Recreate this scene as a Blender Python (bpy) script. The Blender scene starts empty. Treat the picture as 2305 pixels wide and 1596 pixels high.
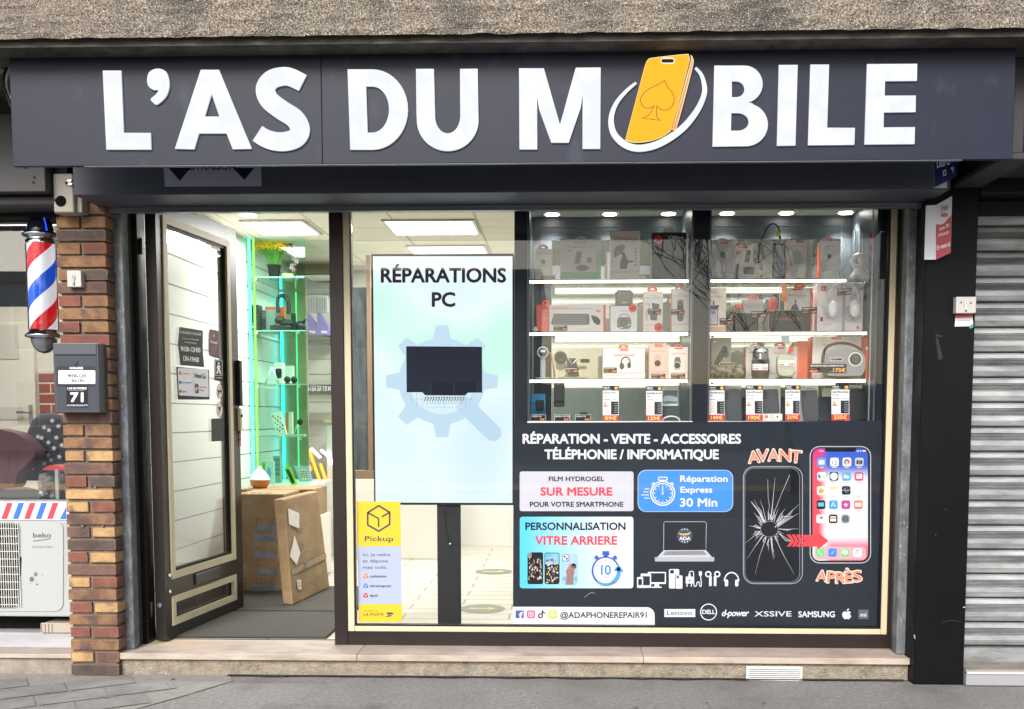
import bpy, math, random
from mathutils import Vector, Matrix
random.seed(7)
sc = bpy.context.scene
COL = sc.collection
PI = math.pi
R = math.radians
# ------------------------------------------------------------------ camera
EYE = 1.28; CAMY = -5.2; FPX = 2312.0; PPX, PPY = 1198.0, 1116.0; IW, IH = 2304.0, 1596.0
PITCH = R(4.36); YAW = R(1.7)
cam = bpy.data.objects.new('camera', bpy.data.cameras.new('camera')); COL.objects.link(cam)
cam.location = (0, CAMY, EYE); cam.rotation_euler = (PI/2-PITCH, 0, YAW)
cam.data.sensor_width = 36; cam.data.lens = 36*FPX/IW
cam.data.shift_x = (IW/2-PPX)/IW; cam.data.shift_y = (PPY-IH/2)/IW
cam.data.clip_start = 0.05; cam.data.clip_end = 500
sc.camera = cam
# ------------------------------------------------------------------ light
W = bpy.data.worlds.new("World"); sc.world = W; W.use_nodes = True
nt = W.node_tree; sky = nt.nodes.new('ShaderNodeTexSky'); sky.sky_type = 'NISHITA'; sky.sun_disc = False
SUN_EL, SUN_ROT = R(34), R(195)
sky.sun_elevation = SUN_EL; sky.sun_rotation = SUN_ROT; sky.dust_density = 2.0; sky.air_density = 1.0; sky.ozone_density = 0.6
nt.links.new(sky.outputs[0], nt.nodes['Background'].inputs[0]); nt.nodes['Background'].inputs[1].default_value = 0.13
sun = bpy.data.objects.new('sun', bpy.data.lights.new('sun', 'SUN')); COL.objects.link(sun)
sun.data.energy = 1.65; sun.data.angle = R(25); sun.data.color = (1, .975, .945)
sun.rotation_euler = (PI/2-SUN_EL, 0, PI-SUN_ROT)
sc.view_settings.view_transform = 'Standard'; sc.view_settings.look = 'None'; sc.view_settings.gamma = 1
sc.view_settings.exposure = 1.12
sc.cycles.use_denoising = True
sc.cycles.max_bounces = 10; sc.cycles.transparent_max_bounces = 24; sc.cycles.glossy_bounces = 4; sc.cycles.diffuse_bounces = 4
sc.cycles.sample_clamp_indirect = 4.0; sc.cycles.caustics_reflective = False; sc.cycles.caustics_refractive = False
# ------------------------------------------------------------------ pixel -> world
_fw = Vector((-math.sin(YAW)*math.cos(PITCH), math.cos(YAW)*math.cos(PITCH), -math.sin(PITCH)))
_rt = Vector((math.cos(YAW), math.sin(YAW), 0)); _up = _rt.cross(_fw); CAM = Vector((0, CAMY, EYE))
def ray(u, v): return _rt*((u-PPX)/FPX) + _up*((PPY-v)/FPX) + _fw
def P(u, v, Y):
    d = ray(u, v); return CAM + d*((Y-CAMY)/d.y)
def PX_(u, v, Y): return P(u, v, Y).x
def PZ_(u, v, Y): return P(u, v, Y).z
def Dz(z, x, y): return ((z[0]+x/z[2])*.9, (z[1]+y/z[2])*.9)
# ------------------------------------------------------------------ materials
def lin(c):
    c /= 255.0
    return c/12.92 if c <= .04045 else ((c+.055)/1.055)**2.4
_M = {}
def C(r, g, b, rough=.5, metal=0, coat=0):
    k = (r, g, b, rough, metal, coat)
    if k in _M: return _M[k]
    m = bpy.data.materials.new('paint_%d_%d_%d' % (r, g, b)); m.use_nodes = True; bb = max(r, g, b)
    b_ = m.node_tree.nodes['Principled BSDF']
    b_.inputs['Base Color'].default_value = (lin(r), lin(g), lin(b), 1); b_.inputs['Roughness'].default_value = rough
    b_.inputs['Metallic'].default_value = metal; b_.inputs['Coat Weight'].default_value = coat
    if max(r, g, b) < 80 and not metal and rough > .2: b_.inputs['Specular IOR Level'].default_value = .22
    _M[k] = m; return m
def EM(r, g, b, s=1.0):
    k = ('e', r, g, b, s)
    if k in _M: return _M[k]
    m = bpy.data.materials.new('light_%d_%d_%d' % (r, g, b)); m.use_nodes = True; n = m.node_tree
    n.nodes.remove(n.nodes['Principled BSDF']); e = n.nodes.new('ShaderNodeEmission')
    e.inputs[0].default_value = (lin(r), lin(g), lin(b), 1); e.inputs[1].default_value = s
    n.links.new(e.outputs[0], n.nodes['Material Output'].inputs[0]); _M[k] = m; return m
def NM(name, cols, scale=5, rough=.7, bump=0, bscale=None, stops=None, metal=0, detail=6, extra=None, stretch=(1,1,1), rough2=None):
    """procedural: noise -> colour ramp, optional second noise, bump"""
    m = bpy.data.materials.new(name); m.use_nodes = True; n = m.node_tree; L = n.links
    b = n.nodes['Principled BSDF']; b.inputs['Roughness'].default_value = rough; b.inputs['Metallic'].default_value = metal
    tc = n.nodes.new('ShaderNodeTexCoord'); mp = n.nodes.new('ShaderNodeMapping'); mp.inputs['Scale'].default_value = stretch
    geo = n.nodes.new('ShaderNodeNewGeometry'); L.new(geo.outputs['Position'], mp.inputs[0])
    no = n.nodes.new('ShaderNodeTexNoise'); no.inputs['Scale'].default_value = scale; no.inputs['Detail'].default_value = detail; no.inputs['Roughness'].default_value = .65
    L.new(mp.outputs[0], no.inputs['Vector'])
    rp = n.nodes.new('ShaderNodeValToRGB'); L.new(no.outputs['Fac'], rp.inputs[0])
    k = len(cols); st = stops or [.3+.4*i/(k-1) for i in range(k)]
    while len(rp.color_ramp.elements) < k: rp.color_ramp.elements.new(.5)
    for i, c in enumerate(cols):
        rp.color_ramp.elements[i].position = st[i]; rp.color_ramp.elements[i].color = (lin(c[0]), lin(c[1]), lin(c[2]), 1)
    out = rp.outputs[0]
    if extra:                                       # extra = (scale, colour, threshold, softness)
        for es, ec, th, so in extra:
            n2 = n.nodes.new('ShaderNodeTexNoise'); n2.inputs['Scale'].default_value = es; n2.inputs['Detail'].default_value = 4
            L.new(mp.outputs[0], n2.inputs['Vector'])
            mr = n.nodes.new('ShaderNodeMapRange'); mr.inputs[1].default_value = th; mr.inputs[2].default_value = th+so
            L.new(n2.outputs['Fac'], mr.inputs[0]); mx = n.nodes.new('ShaderNodeMixRGB'); L.new(mr.outputs[0], mx.inputs[0])
            L.new(out, mx.inputs[1]); mx.inputs[2].default_value = (lin(ec[0]), lin(ec[1]), lin(ec[2]), 1); out = mx.outputs[0]
    L.new(out, b.inputs['Base Color'])
    if rough2 is not None:
        mr = n.nodes.new('ShaderNodeMapRange'); mr.inputs[3].default_value = rough; mr.inputs[4].default_value = rough2
        L.new(no.outputs['Fac'], mr.inputs[0]); L.new(mr.outputs[0], b.inputs['Roughness'])
    if bump:
        bn = n.nodes.new('ShaderNodeTexNoise'); bn.inputs['Scale'].default_value = bscale or scale*6; bn.inputs['Detail'].default_value = 5
        L.new(mp.outputs[0], bn.inputs['Vector'])
        bp = n.nodes.new('ShaderNodeBump'); bp.inputs['Strength'].default_value = min(1, bump*1.0); bp.inputs['Distance'].default_value = .01*bump
        L.new(bn.outputs['Fac'], bp.inputs['Height']); L.new(bp.outputs[0], b.inputs['Normal'])
    return m
def glass(name, tint=(1, 1, 1), k=2.0, rough=0.0):
    m = bpy.data.materials.new(name); m.use_nodes = True; n = m.node_tree; L = n.links
    n.nodes.remove(n.nodes['Principled BSDF'])
    t = n.nodes.new('ShaderNodeBsdfTransparent'); t.inputs[0].default_value = (*tint, 1)
    g = n.nodes.new('ShaderNodeBsdfGlossy'); g.inputs['Roughness'].default_value = rough
    f = n.nodes.new('ShaderNodeFresnel'); f.inputs[0].default_value = 1.5
    mu = n.nodes.new('ShaderNodeMath'); mu.operation = 'MULTIPLY'; mu.use_clamp = True; mu.inputs[1].default_value = k; L.new(f.outputs[0], mu.inputs[0])
    mx = n.nodes.new('ShaderNodeMixShader'); L.new(mu.outputs[0], mx.inputs[0]); L.new(t.outputs[0], mx.inputs[1]); L.new(g.outputs[0], mx.inputs[2])
    L.new(mx.outputs[0], n.nodes['Material Output'].inputs[0]); return m
def spec(m, v): m.node_tree.nodes['Principled BSDF'].inputs['Specular IOR Level'].default_value = v
# ------------------------------------------------------------------ mesh builder
ORG = {}
class MB:
    def __init__(s): s.v = []; s.f = []; s.fm = []; s.mats = []; s.sm = []; s.k = 0; s.smooth = False
    def use(s, m):
        if m is None: return s
        if m not in s.mats: s.mats.append(m)
        s.k = s.mats.index(m); return s
    def face(s, idx): s.f.append(tuple(idx)); s.fm.append(s.k); s.sm.append(s.smooth)
    def poly(s, pts):
        i = len(s.v); s.v += [Vector(p) for p in pts]; s.face(range(i, i+len(pts)))
    def tris(s, vs, fs):
        i = len(s.v); s.v += [Vector(p) for p in vs]
        for f in fs: s.face([i+j for j in f])
    def box(s, x0, x1, y0, y1, z0, z1, front=None, left=None, M=None):
        if x0 > x1: x0, x1 = x1, x0
        if y0 > y1: y0, y1 = y1, y0
        if z0 > z1: z0, z1 = z1, z0
        i = len(s.v); p = [Vector((x, y, z)) for z in (z0, z1) for y in (y0, y1) for x in (x0, x1)]
        if M is not None: p = [M @ q for q in p]
        s.v += p
        k = s.k
        for n, q in enumerate([(0,2,3,1), (4,5,7,6), (0,1,5,4), (2,6,7,3), (0,4,6,2), (1,3,7,5)]):
            if n == 2 and front: s.use(front)
            if n == 4 and left: s.use(left)
            s.face([i+j for j in q]); s.k = k
        return s
    def cyl(s, a, b, r0, r1=None, n=16, caps=True):
        a, b = Vector(a), Vector(b); r1 = r0 if r1 is None else r1
        d = (b-a).normalized(); t = Vector((0,0,1)) if abs(d.z) < .9 else Vector((1,0,0)); e1 = d.cross(t).normalized(); e2 = d.cross(e1)
        i = len(s.v)
        for c, r in ((a, r0), (b, r1)):
            for j in range(n):
                an = 2*PI*j/n; s.v.append(c+e1*math.cos(an)*r+e2*math.sin(an)*r)
        sm = s.smooth; s.smooth = True
        for j in range(n): s.face((i+j, i+(j+1) % n, i+n+(j+1) % n, i+n+j))
        s.smooth = sm
        if caps: s.face([i+j for j in range(n)][::-1]); s.face([i+n+j for j in range(n)])
        return s
    def tube(s, pts, r, n=8, rr=None):
        pts = [Vector(p) for p in pts]; i = len(s.v); m = len(pts); prev = None
        for k, p in enumerate(pts):
            d = (pts[min(k+1, m-1)]-pts[max(k-1, 0)]).normalized()
            if prev is None:
                t = Vector((0,0,1)) if abs(d.z) < .9 else Vector((1,0,0)); e1 = d.cross(t).normalized()
            else: e1 = (prev-d*prev.dot(d)).normalized()
            prev = e1; e2 = d.cross(e1); q = rr[k] if rr else r
            for j in range(n): s.v.append(p+e1*math.cos(2*PI*j/n)*q+e2*math.sin(2*PI*j/n)*q)
        sm = s.smooth; s.smooth = True
        for k in range(m-1):
            for j in range(n): s.face((i+k*n+j, i+k*n+(j+1) % n, i+(k+1)*n+(j+1) % n, i+(k+1)*n+j))
        s.smooth = sm
        s.face([i+j for j in range(n)][::-1]); s.face([i+(m-1)*n+j for j in range(n)]); return s
    def lathe(s, c, prof, n=24, axis='z', sx=1, sy=1):
        c = Vector(c); i = len(s.v); m = len(prof)
        for r, h in prof:
            for j in range(n):
                a = 2*PI*j/n
                q = Vector((math.cos(a)*r*sx, math.sin(a)*r*sy, h)) if axis == 'z' else Vector((math.cos(a)*r*sx, h, math.sin(a)*r*sy))
                s.v.append(c+q)
        sm = s.smooth; s.smooth = True
        for k in range(m-1):
            for j in range(n): s.face((i+k*n+j, i+k*n+(j+1) % n, i+(k+1)*n+(j+1) % n, i+(k+1)*n+j))
        s.smooth = sm; return s
    def ball(s, c, r, n=16, sx=1, sy=1, sz=1, top=1, bot=-1):
        a0, a1 = math.asin(bot), math.asin(top); m = 10
        return s.lathe(c, [(max(1e-5, r*math.cos(a0+(a1-a0)*k/m)), r*sz*math.sin(a0+(a1-a0)*k/m)) for k in range(m+1)], n, 'z', sx, sy)
    def build(s, name, mat=None, parent=None, bevel=0, seg=1, label=None, pivot=None, split=False):
        if split:                                     # every loose piece becomes a part of its own
            up = list(range(len(s.v)))
            def fd(i):
                while up[i] != i: up[i] = up[up[i]]; i = up[i]
                return i
            for f in s.f:
                for i in f[1:]: up[fd(i)] = fd(f[0])
            gr = {}
            for k, f in enumerate(s.f): gr.setdefault(fd(f[0]), []).append(k)
            for ks in gr.values():
                m = MB(); m.mats = list(s.mats) or [mat]; ids = sorted({i for k in ks for i in s.f[k]}); mpp = {i: j for j, i in enumerate(ids)}
                m.v = [s.v[i] for i in ids]; m.f = [tuple(mpp[i] for i in s.f[k]) for k in ks]; m.fm = [s.fm[k] for k in ks]; m.sm = [s.sm[k] for k in ks]
                o = m.build(name, None, parent, bevel, seg, label)
            return o
        if mat is not None and not s.mats: s.mats = [mat]
        me = bpy.data.meshes.new(name)
        if parent is not None: o0 = ORG[parent.name]
        elif pivot is not None: o0 = Vector(pivot)
        else:
            xs = [p.x for p in s.v]; ys = [p.y for p in s.v]; zs = [p.z for p in s.v]
            o0 = Vector(((min(xs)+max(xs))/2, (min(ys)+max(ys))/2, min(zs)))
        me.from_pydata([tuple(p-o0) for p in s.v], [], s.f)
        for m in s.mats: me.materials.append(m)
        me.polygons.foreach_set('material_index', s.fm); me.polygons.foreach_set('use_smooth', s.sm); me.update()
        if bevel:
            import bmesh
            bm = bmesh.new(); bm.from_mesh(me); bmesh.ops.remove_doubles(bm, verts=bm.verts, dist=1e-5)
            bmesh.ops.bevel(bm, geom=[e for e in bm.edges if len(e.link_faces) == 2 and e.calc_face_angle(0) > .6], offset=bevel, segments=seg, affect='EDGES', profile=.6)
            bm.to_mesh(me); bm.free()
        o = bpy.data.objects.new(name, me); COL.objects.link(o)
        if parent is not None: o.parent = parent
        else: o.location = o0
        ORG[o.name] = o0
        if label: o['label'] = label
        return o
def tag(o, label=None, cat=None, group=None, kind=None):
    if label: o['label'] = label
    if cat: o['category'] = cat
    if group: o['group'] = group
    if kind: o['kind'] = kind
    return o
def thing(name, label, cat, loc, group=None):
    o = bpy.data.objects.new(name, None); COL.objects.link(o); o.location = loc; o.empty_display_size = .1
    ORG[o.name] = Vector(loc); return tag(o, label, cat, group)
def copy_tree(o, parent=None):
    c = o.copy(); COL.objects.link(c); ORG[c.name] = ORG[o.name]
    if parent is not None: c.parent = parent
    for ch in list(o.children): copy_tree(ch, c)
    return c
# ------------------------------------------------------------------ 2-D shapes
def fill2d(contours):
    cu = bpy.data.curves.new('f', 'CURVE'); cu.dimensions = '2D'; cu.fill_mode = 'BOTH'
    for c in contours:
        sp = cu.splines.new('POLY'); sp.points.add(len(c)-1); sp.use_cyclic_u = True
        for q, p in zip(sp.points, c): q.co = (p[0], p[1], 0, 1)
    o = bpy.data.objects.new('f', cu); me = bpy.data.meshes.new_from_object(o)
    vs = [(v.co.x, v.co.y) for v in me.vertices]; fs = [tuple(p.vertices) for p in me.polygons]
    bpy.data.objects.remove(o); bpy.data.meshes.remove(me); bpy.data.curves.remove(cu); return vs, fs
_T = {}
def textmesh(body, bold=0, space=1.0, shear=0):
    k = (body, bold, space, shear)
    if k in _T: return _T[k]
    def mk(b):
        d = bpy.data.curves.new('t', 'FONT'); d.body = b; d.offset = bold; d.size = 1; d.space_character = space; d.shear = shear; d.resolution_u = 3
        o = bpy.data.objects.new('t', d); me = bpy.data.meshes.new_from_object(o)
        vs = [(v.co.x, v.co.y) for v in me.vertices]; fs = [tuple(p.vertices) for p in me.polygons]
        bpy.data.objects.remove(o); bpy.data.meshes.remove(me); bpy.data.curves.remove(d); return vs, fs
    H = mk('H')[0]; cap0, cap1 = min(p[1] for p in H), max(p[1] for p in H)
    vs, fs = mk(body); x0, x1 = min(p[0] for p in vs), max(p[0] for p in vs)
    _T[k] = ([(p[0]-x0, (p[1]-cap0)/(cap1-cap0)) for p in vs], fs, x1-x0, cap1-cap0); return _T[k]
def catmull(pts, n=8, closed=False):
    out = []; m = len(pts); rng = range(m) if closed else range(m-1)
    for i in rng:
        g = (lambda j: pts[j % m]) if closed else (lambda j: pts[max(0, min(m-1, j))])
        p0, p1, p2, p3 = g(i-1), g(i), g(i+1), g(i+2)
        for k in range(n):
            t = k/n
            out.append(tuple(.5*((2*p1[a])+(-p0[a]+p2[a])*t+(2*p0[a]-5*p1[a]+4*p2[a]-p3[a])*t*t+(-p0[a]+3*p1[a]-3*p2[a]+p3[a])*t**3) for a in range(len(p1))))
    if not closed: out.append(tuple(pts[-1]))
    return out
def arc(cx, cy, rx, ry, a0, a1, n=24): return [(cx+rx*math.cos(R(a0+(a1-a0)*i/n)), cy-ry*math.sin(R(a0+(a1-a0)*i/n))) for i in range(n+1)]
def rr2(x0, y0, x1, y1, r, n=5):
    if x0 > x1: x0, x1 = x1, x0
    if y0 > y1: y0, y1 = y1, y0
    r = min(r, (x1-x0)/2, (y1-y0)/2)
    if r <= 0: return [(x0, y0), (x1, y0), (x1, y1), (x0, y1)]
    o = []
    for cx, cy, a in ((x1-r, y0+r, 90), (x1-r, y1-r, 0), (x0+r, y1-r, -90), (x0+r, y0+r, -180)):
        for i in range(n+1):
            t = R(a-90*i/n); o.append((cx+r*math.cos(t), cy-r*math.sin(t)))
    return o
def ribbon2(pts, w, closed=False):
    """outline of a stroke; w number or list"""
    m = len(pts); L = []; Rr = []
    for i, p in enumerate(pts):
        a = pts[(i-1) % m] if (closed or i > 0) else p; b = pts[(i+1) % m] if (closed or i < m-1) else p
        d1 = Vector((p[0]-a[0], p[1]-a[1])); d2 = Vector((b[0]-p[0], b[1]-p[1]))
        if d1.length < 1e-9: d1 = d2
        if d2.length < 1e-9: d2 = d1
        if d1.length < 1e-9: d1 = d2 = Vector((1, 0))
        d1.normalize(); d2.normalize(); t = d1+d2
        if t.length < 1e-6: t = d1
        t.normalize(); nn = Vector((-t.y, t.x)); c = max(.5, nn.dot(Vector((-d1.y, d1.x)))); q = (w[i] if isinstance(w, (list, tuple)) else w)/2/c
        L.append((p[0]+nn.x*q, p[1]+nn.y*q)); Rr.append((p[0]-nn.x*q, p[1]-nn.y*q))
    return L, Rr
# art on a plane, drawn in photograph coordinates of the plane it lies on
class Art:
    def __init__(s, Y=None, pt=None, nrm=None, step=.0007, z=None):
        s.pt = Vector(pt) if pt is not None else Vector((0, Y, 0)); s.n = Vector(nrm).normalized() if nrm is not None else Vector((0, -1, 0))
        s.step = step; s.z = z; s.mb = MB(); s.lay = 0
    def mp(s, x, y, lay=None, off=0):
        if s.z: x, y = Dz(s.z, x, y)
        d = ray(x, y); o = s.pt + s.n*((s.lay if lay is None else lay)*s.step+off)
        return CAM + d*((o-CAM).dot(s.n)/d.dot(s.n))
    def up(s, n=1): s.lay += n; return s
    def poly(s, pts, m):
        s.mb.use(m); s.mb.poly([s.mp(*p) for p in pts]); return s
    def shape(s, cons, m, depth=0, back=None):
        vs, fs = fill2d(cons); s.mb.use(m); s.mb.tris([s.mp(*p) for p in vs], fs)
        if depth:
            if back: s.mb.use(back)
            for c in cons:
                for i in range(len(c)):
                    a, b = c[i], c[(i+1) % len(c)]
                    s.mb.poly([s.mp(*a), s.mp(*b), s.mp(*b)-s.n*depth, s.mp(*a)-s.n*depth])
        return s
    def rect(s, x0, y0, x1, y1, m, r=0):
        if r: return s.poly(rr2(x0, y0, x1, y1, r), m)
        return s.poly([(x0, y0), (x1, y0), (x1, y1), (x0, y1)], m)
    def disc(s, x, y, r, m, ry=None, n=24): return s.poly([(x+r*math.cos(2*PI*i/n), y+(ry or r)*math.sin(2*PI*i/n)) for i in range(n)], m)
    def line(s, pts, w, m, closed=False, cap=False):
        L, Rr = ribbon2(pts, w, closed); s.mb.use(m); k = len(pts)
        for i in range(k if closed else k-1):
            j = (i+1) % k; s.mb.poly([s.mp(*L[i]), s.mp(*L[j]), s.mp(*Rr[j]), s.mp(*Rr[i])])
        if cap:
            w0 = w if not isinstance(w, (list, tuple)) else w[0]; w1 = w if not isinstance(w, (list, tuple)) else w[-1]
            s.lay -= .3; s.disc(*pts[0], w0/2, m, n=12); s.disc(*pts[-1], w1/2, m, n=12); s.lay += .3
        return s
    def ring(s, x, y, r, w, m, ry=None, n=32, a0=0, a1=360):
        full = abs(a1-a0) >= 360
        pts = arc(x, y, r, ry or r, a0, a1, n)
        return s.line(pts[:-1] if full else pts, w, m, closed=full)
    def frame(s, x0, y0, x1, y1, w, m, r=0): return s.line(rr2(x0, y0, x1, y1, r), w, m, closed=True)
    def text(s, body, x0, x1, ytop, ybase, m, bold=.02, space=1.0, shear=0, rot=0, flip=False, drop=0):
        ex = max(0, bold); bold = 0
        vs, fs, w, cap = textmesh(body, bold, space, shear); s.mb.use(m); k = (x1-x0)/w; h = ybase-ytop; cx, cy = (x0+x1)/2, ybase
        q = []
        for a, b in vs:
            X = x0+a*k if not flip else x1-a*k; Yy = ybase-b*h+drop*(X-x0)/(x1-x0)
            if rot:
                dx, dy = X-cx, Yy-cy; X = cx+dx*math.cos(rot)-dy*math.sin(rot); Yy = cy+dx*math.sin(rot)+dy*math.cos(rot)
            q.append((X, Yy))
        s.mb.tris([s.mp(*p) for p in q], fs)
        if ex:                                        # heavier weight: the same glyphs again, shifted a little all round
            l0 = s.lay; d = ex*h/cap
            nn_ = 8 if ex > .015 else 4
            for i in range(nn_):
                s.lay = l0+.04*(i+1); dx, dy = d*math.cos(i*2*PI/nn_), d*math.sin(i*2*PI/nn_); s.mb.tris([s.mp(p[0]+dx, p[1]+dy) for p in q], fs)
            s.lay = l0
        return s
    def textc(s, body, cx, ytop, ybase, m, bold=.02, k=1.0, space=1.0, **kw):
        vs, fs, w, cap = textmesh(body, 0, space, kw.get('shear', 0)); W_ = w/cap*(ybase-ytop)*k
        return s.text(body, cx-W_/2, cx+W_/2, ytop, ybase, m, bold, space, **kw)
    def textl(s, body, x, ytop, ybase, m, bold=.02, k=1.0, space=1.0, **kw):
        vs, fs, w, cap = textmesh(body, 0, space, kw.get('shear', 0)); W_ = w/cap*(ybase-ytop)*k
        return s.text(body, x, x+W_, ytop, ybase, m, bold, space, **kw)
    def build(s, name, parent, label=None, **kw): return s.mb.build(name, None, parent, label=label, **kw)
WHITE = C(236, 236, 240); BLACK = C(22, 22, 26); ORANGE = C(240, 96, 50); RED = C(220, 52, 62); GREY = C(150, 150, 152); DK = C(45, 47, 52)
GLASS = glass('window_glass', (.97, .985, .98), 2.2); THIN = glass('clear_acrylic', (.95, .99, .97), 1.0)
CHROME = C(200, 203, 210, .12, 1)
# ================================================================== ground and setting
asphalt = NM('asphalt', [(118,116,112), (137,134,130), (152,149,144)], 42, .9, .9, 170, extra=[(1.6, (120,116,110), .50, .2), (70, (96,94,91), .62, .06), (130, (190,186,178), .68, .05), (3.2, (112,108,104), .58, .14), (28, (100,98,96), .66, .1)])
paving_m = NM('paving_stone', [(112,110,107), (130,127,124), (144,141,137)], 6, .9, .4, 150, extra=[(120, (165,160,152), .68, .06)])
def sheet(name, x0, x1, y0, y1, z, m, kind='structure', nx=1, ny=1, amp=0):
    b = MB(); i = 0
    for j in range(ny+1):
        for k in range(nx+1):
            b.v.append(Vector((x0+(x1-x0)*k/nx, y0+(y1-y0)*j/ny, z+(random.uniform(-amp, amp)))))
    for j in range(ny):
        for k in range(nx):
            a = j*(nx+1)+k; b.face((a, a+1, a+nx+2, a+nx+1))
    return tag(b.build(name, m), kind=kind)
sheet('pavement', -12, 12, -7.6, .3, 0.0, asphalt)
sheet('road', -60, 60, -14.5, -7.6, -.12, NM('road_asphalt', [(70,70,70), (86,86,85)], 12, .9, .3, 200))
sheet('far_pavement', -60, 60, -70, -14.5, -.004, asphalt)
b = MB(); b.box(-60, 60, -7.75, -7.6, -.12, .004); tag(b.build('kerb', C(150,148,142,.8)), kind='structure')
b = MB()  # left area of diagonal paving stones
joint = NM('sandy_joint', [(130,126,119),(148,144,136)], 20, .95)
edge = [(-6, -.19), (-2.02, -.215), (-1.66, -.215), (-1.60, -.33), (-1.75, -.62), (-1.98, -1.0), (-2.5, -2.2), (-6, -2.2)]
b.use(joint); b.poly([(x, y, .004) for x, y in edge]); b.use(paving_m)
import mathutils
def inside(x, y):
    c = False; n = len(edge)
    for i in range(n):
        x1, y1 = edge[i]; x2, y2 = edge[(i+1) % n]
        if (y1 > y) != (y2 > y) and x < (x2-x1)*(y-y1)/(y2-y1)+x1: c = not c
    return c
a = R(32); st = .2; s2 = .3
for i in range(-40, 40):
    for j in range(-40, 40):
        off = .15 if j % 2 else 0
        cx, cy = (i*s2+off), j*st
        q = []
        for dx, dy in ((-s2/2+.006, -st/2+.006), (s2/2-.006, -st/2+.006), (s2/2-.006, st/2-.006), (-s2/2+.006, st/2-.006)):
            X, Y = cx+dx, cy+dy; q.append((X*math.cos(a)-Y*math.sin(a)-2.5, X*math.sin(a)+Y*math.cos(a)-.8, .008))
        if all(inside(p[0], p[1]) for p in q): b.poly(q)
tag(b.build('paving', None), kind='structure')
b = MB(); b.use(C(205,200,170,.9))
for k in range(7): b.ball((-1.86-.012*k+random.uniform(-.01,.01), -1.22+random.uniform(-.02,.02), .010), random.uniform(.008,.014), 8, 1.8, 1.2, .3)
b.build('dried_leaf', None, None); tag(bpy.data.objects['dried_leaf'], 'pale crumpled leaf lying flat on the grey paving stones', 'leaf')

# ---- concrete balcony slab overhead
conc = NM('pebble_concrete', [(54,50,45), (92,85,76), (134,124,110), (192,180,160)], 120, .95, 1.0, 120, stops=[.34,.46,.57,.70],
          extra=[(3.5, (70,67,62), .50, .16), (1.4, (112,102,90), .56, .2), (11, (80,77,72), .62, .14), (330, (226,210,190), .60, .05)], detail=8)
t = thing('concrete_balcony', 'rough pebbled concrete balcony slab running above the black shop sign', 'balcony', (0, -.5, 2.75))
b = MB(); N = 260
for j in range(9):
    for k in range(N+1):
        b.v.append(Vector((-3.6+7.6*k/N, -1.06+.012*mathutils.noise.noise(Vector((k*.3, j*.7, 0))), 2.778+.168*j/8+(.006*mathutils.noise.noise(Vector((k*.35, 0, 5))) if j in (0, 8) else 0))))
for j in range(8):
    for k in range(N): q = j*(N+1)+k; b.face((q, q+1, q+N+2, q+N+1))
b.smooth = False
b.box(-3.6, 4.0, -1.058, .3, 2.80, 2.944); b.build('slab', conc, t)
b = MB(); b.box(-3.6, 4, -1.03, .3, 2.755, 2.80); b.build('drip_edge', NM('grimy_concrete', [(48,46,42), (92,88,80)], 14, .9, .5, stretch=(1,1,4)), t)
b = MB()
for i in range(66):
    x = -3.2+i*.11; b.box(x, x+.028, -1.0, -.985, 2.945, 3.85)
b.box(-3.3, 4.05, -1.02, -.97, 3.85, 3.89)
b.box(-3.3, 4.05, -1.0, -.984, 2.9442, 2.950); b.build('railing', C(120,124,126,.5), t)
t2 = thing('upper_wall', 'pale upper wall of the building behind the balcony slab', 'wall', (0, .35, 2.9))
b = MB(); b.box(-12, 12, .25, .5, 2.9, 6); b.build('wall_face', C(150,150,147,.9), t2)

# ---- illuminated sign
SY = -.90
signface = NM('sign_face', [(18,23,40), (25,30,48)], 1.6, .5, .04, 3, stretch=(1,1,.5), extra=[(9, (40,45,60), .62, .12)])
spec(signface, .3)
t = thing('shop_sign', 'long dark slate shop sign with glowing white capitals and an orange phone emblem', 'sign', (-.24, SY, 2.30))
XL, XR, ZB, ZT = -2.283, 1.808, 2.318, 2.797
b = MB(); b.use(signface); b.box(XL, -.9908, SY-.012, SY+.012, ZB, ZT); b.box(-.990, XR, SY-.0125, SY+.012, ZB, ZT); b.build('face_panel', None, t, bevel=.002)
b = MB(); b.use(C(48,50,58,.5)); b.box(XL, XR, SY+.013, SY+.07, ZT-.02, ZT-.001); b.box(XL+.0, XL+.02, SY+.013, SY+.07, ZB+.01, ZT-.02); b.box(XR-.02, XR, SY+.013, SY+.07, ZB+.01, ZT-.02)
b.box(XL, XR, SY+.05, SY+.07, ZB+.03, ZT-.03); b.build('casing', None, t)
b = MB(); b.use(C(96,98,108,.5))
b.box(XL+.3, XR-.2, SY-.0135, SY+.01, ZB-.003, ZB-.0006)
b.build('worn_bottom_trim', None, t)
b = MB(); b.use(C(40,40,42))
for x in (-2.0, 0, 1.6): b.box(x, x+.05, SY+.07, -.5, 2.6, 2.64)
b.build('bracket', None, t, split=True)
LIT = bpy.data.materials.new('lit_acrylic'); LIT.use_nodes = True; n = LIT.node_tree; n.nodes.remove(n.nodes['Principled BSDF'])
e = n.nodes.new('ShaderNodeEmission'); g = n.nodes.new('ShaderNodeNewGeometry'); v = n.nodes.new('ShaderNodeTexVoronoi'); v.inputs['Scale'].default_value = 12
rp = n.nodes.new('ShaderNodeValToRGB'); rp.color_ramp.elements[0].color = (lin(250), lin(252), 1, 1); rp.color_ramp.elements[1].color = (lin(228), lin(232), lin(246), 1); rp.color_ramp.elements[1].position = .7
n.links.new(g.outputs['Position'], v.inputs['Vector']); n.links.new(v.outputs['Distance'], rp.inputs[0]); n.links.new(rp.outputs[0], e.inputs[0]); e.inputs[1].default_value = .55
n.links.new(e.outputs[0], n.nodes['Material Output'].inputs[0])
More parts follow.
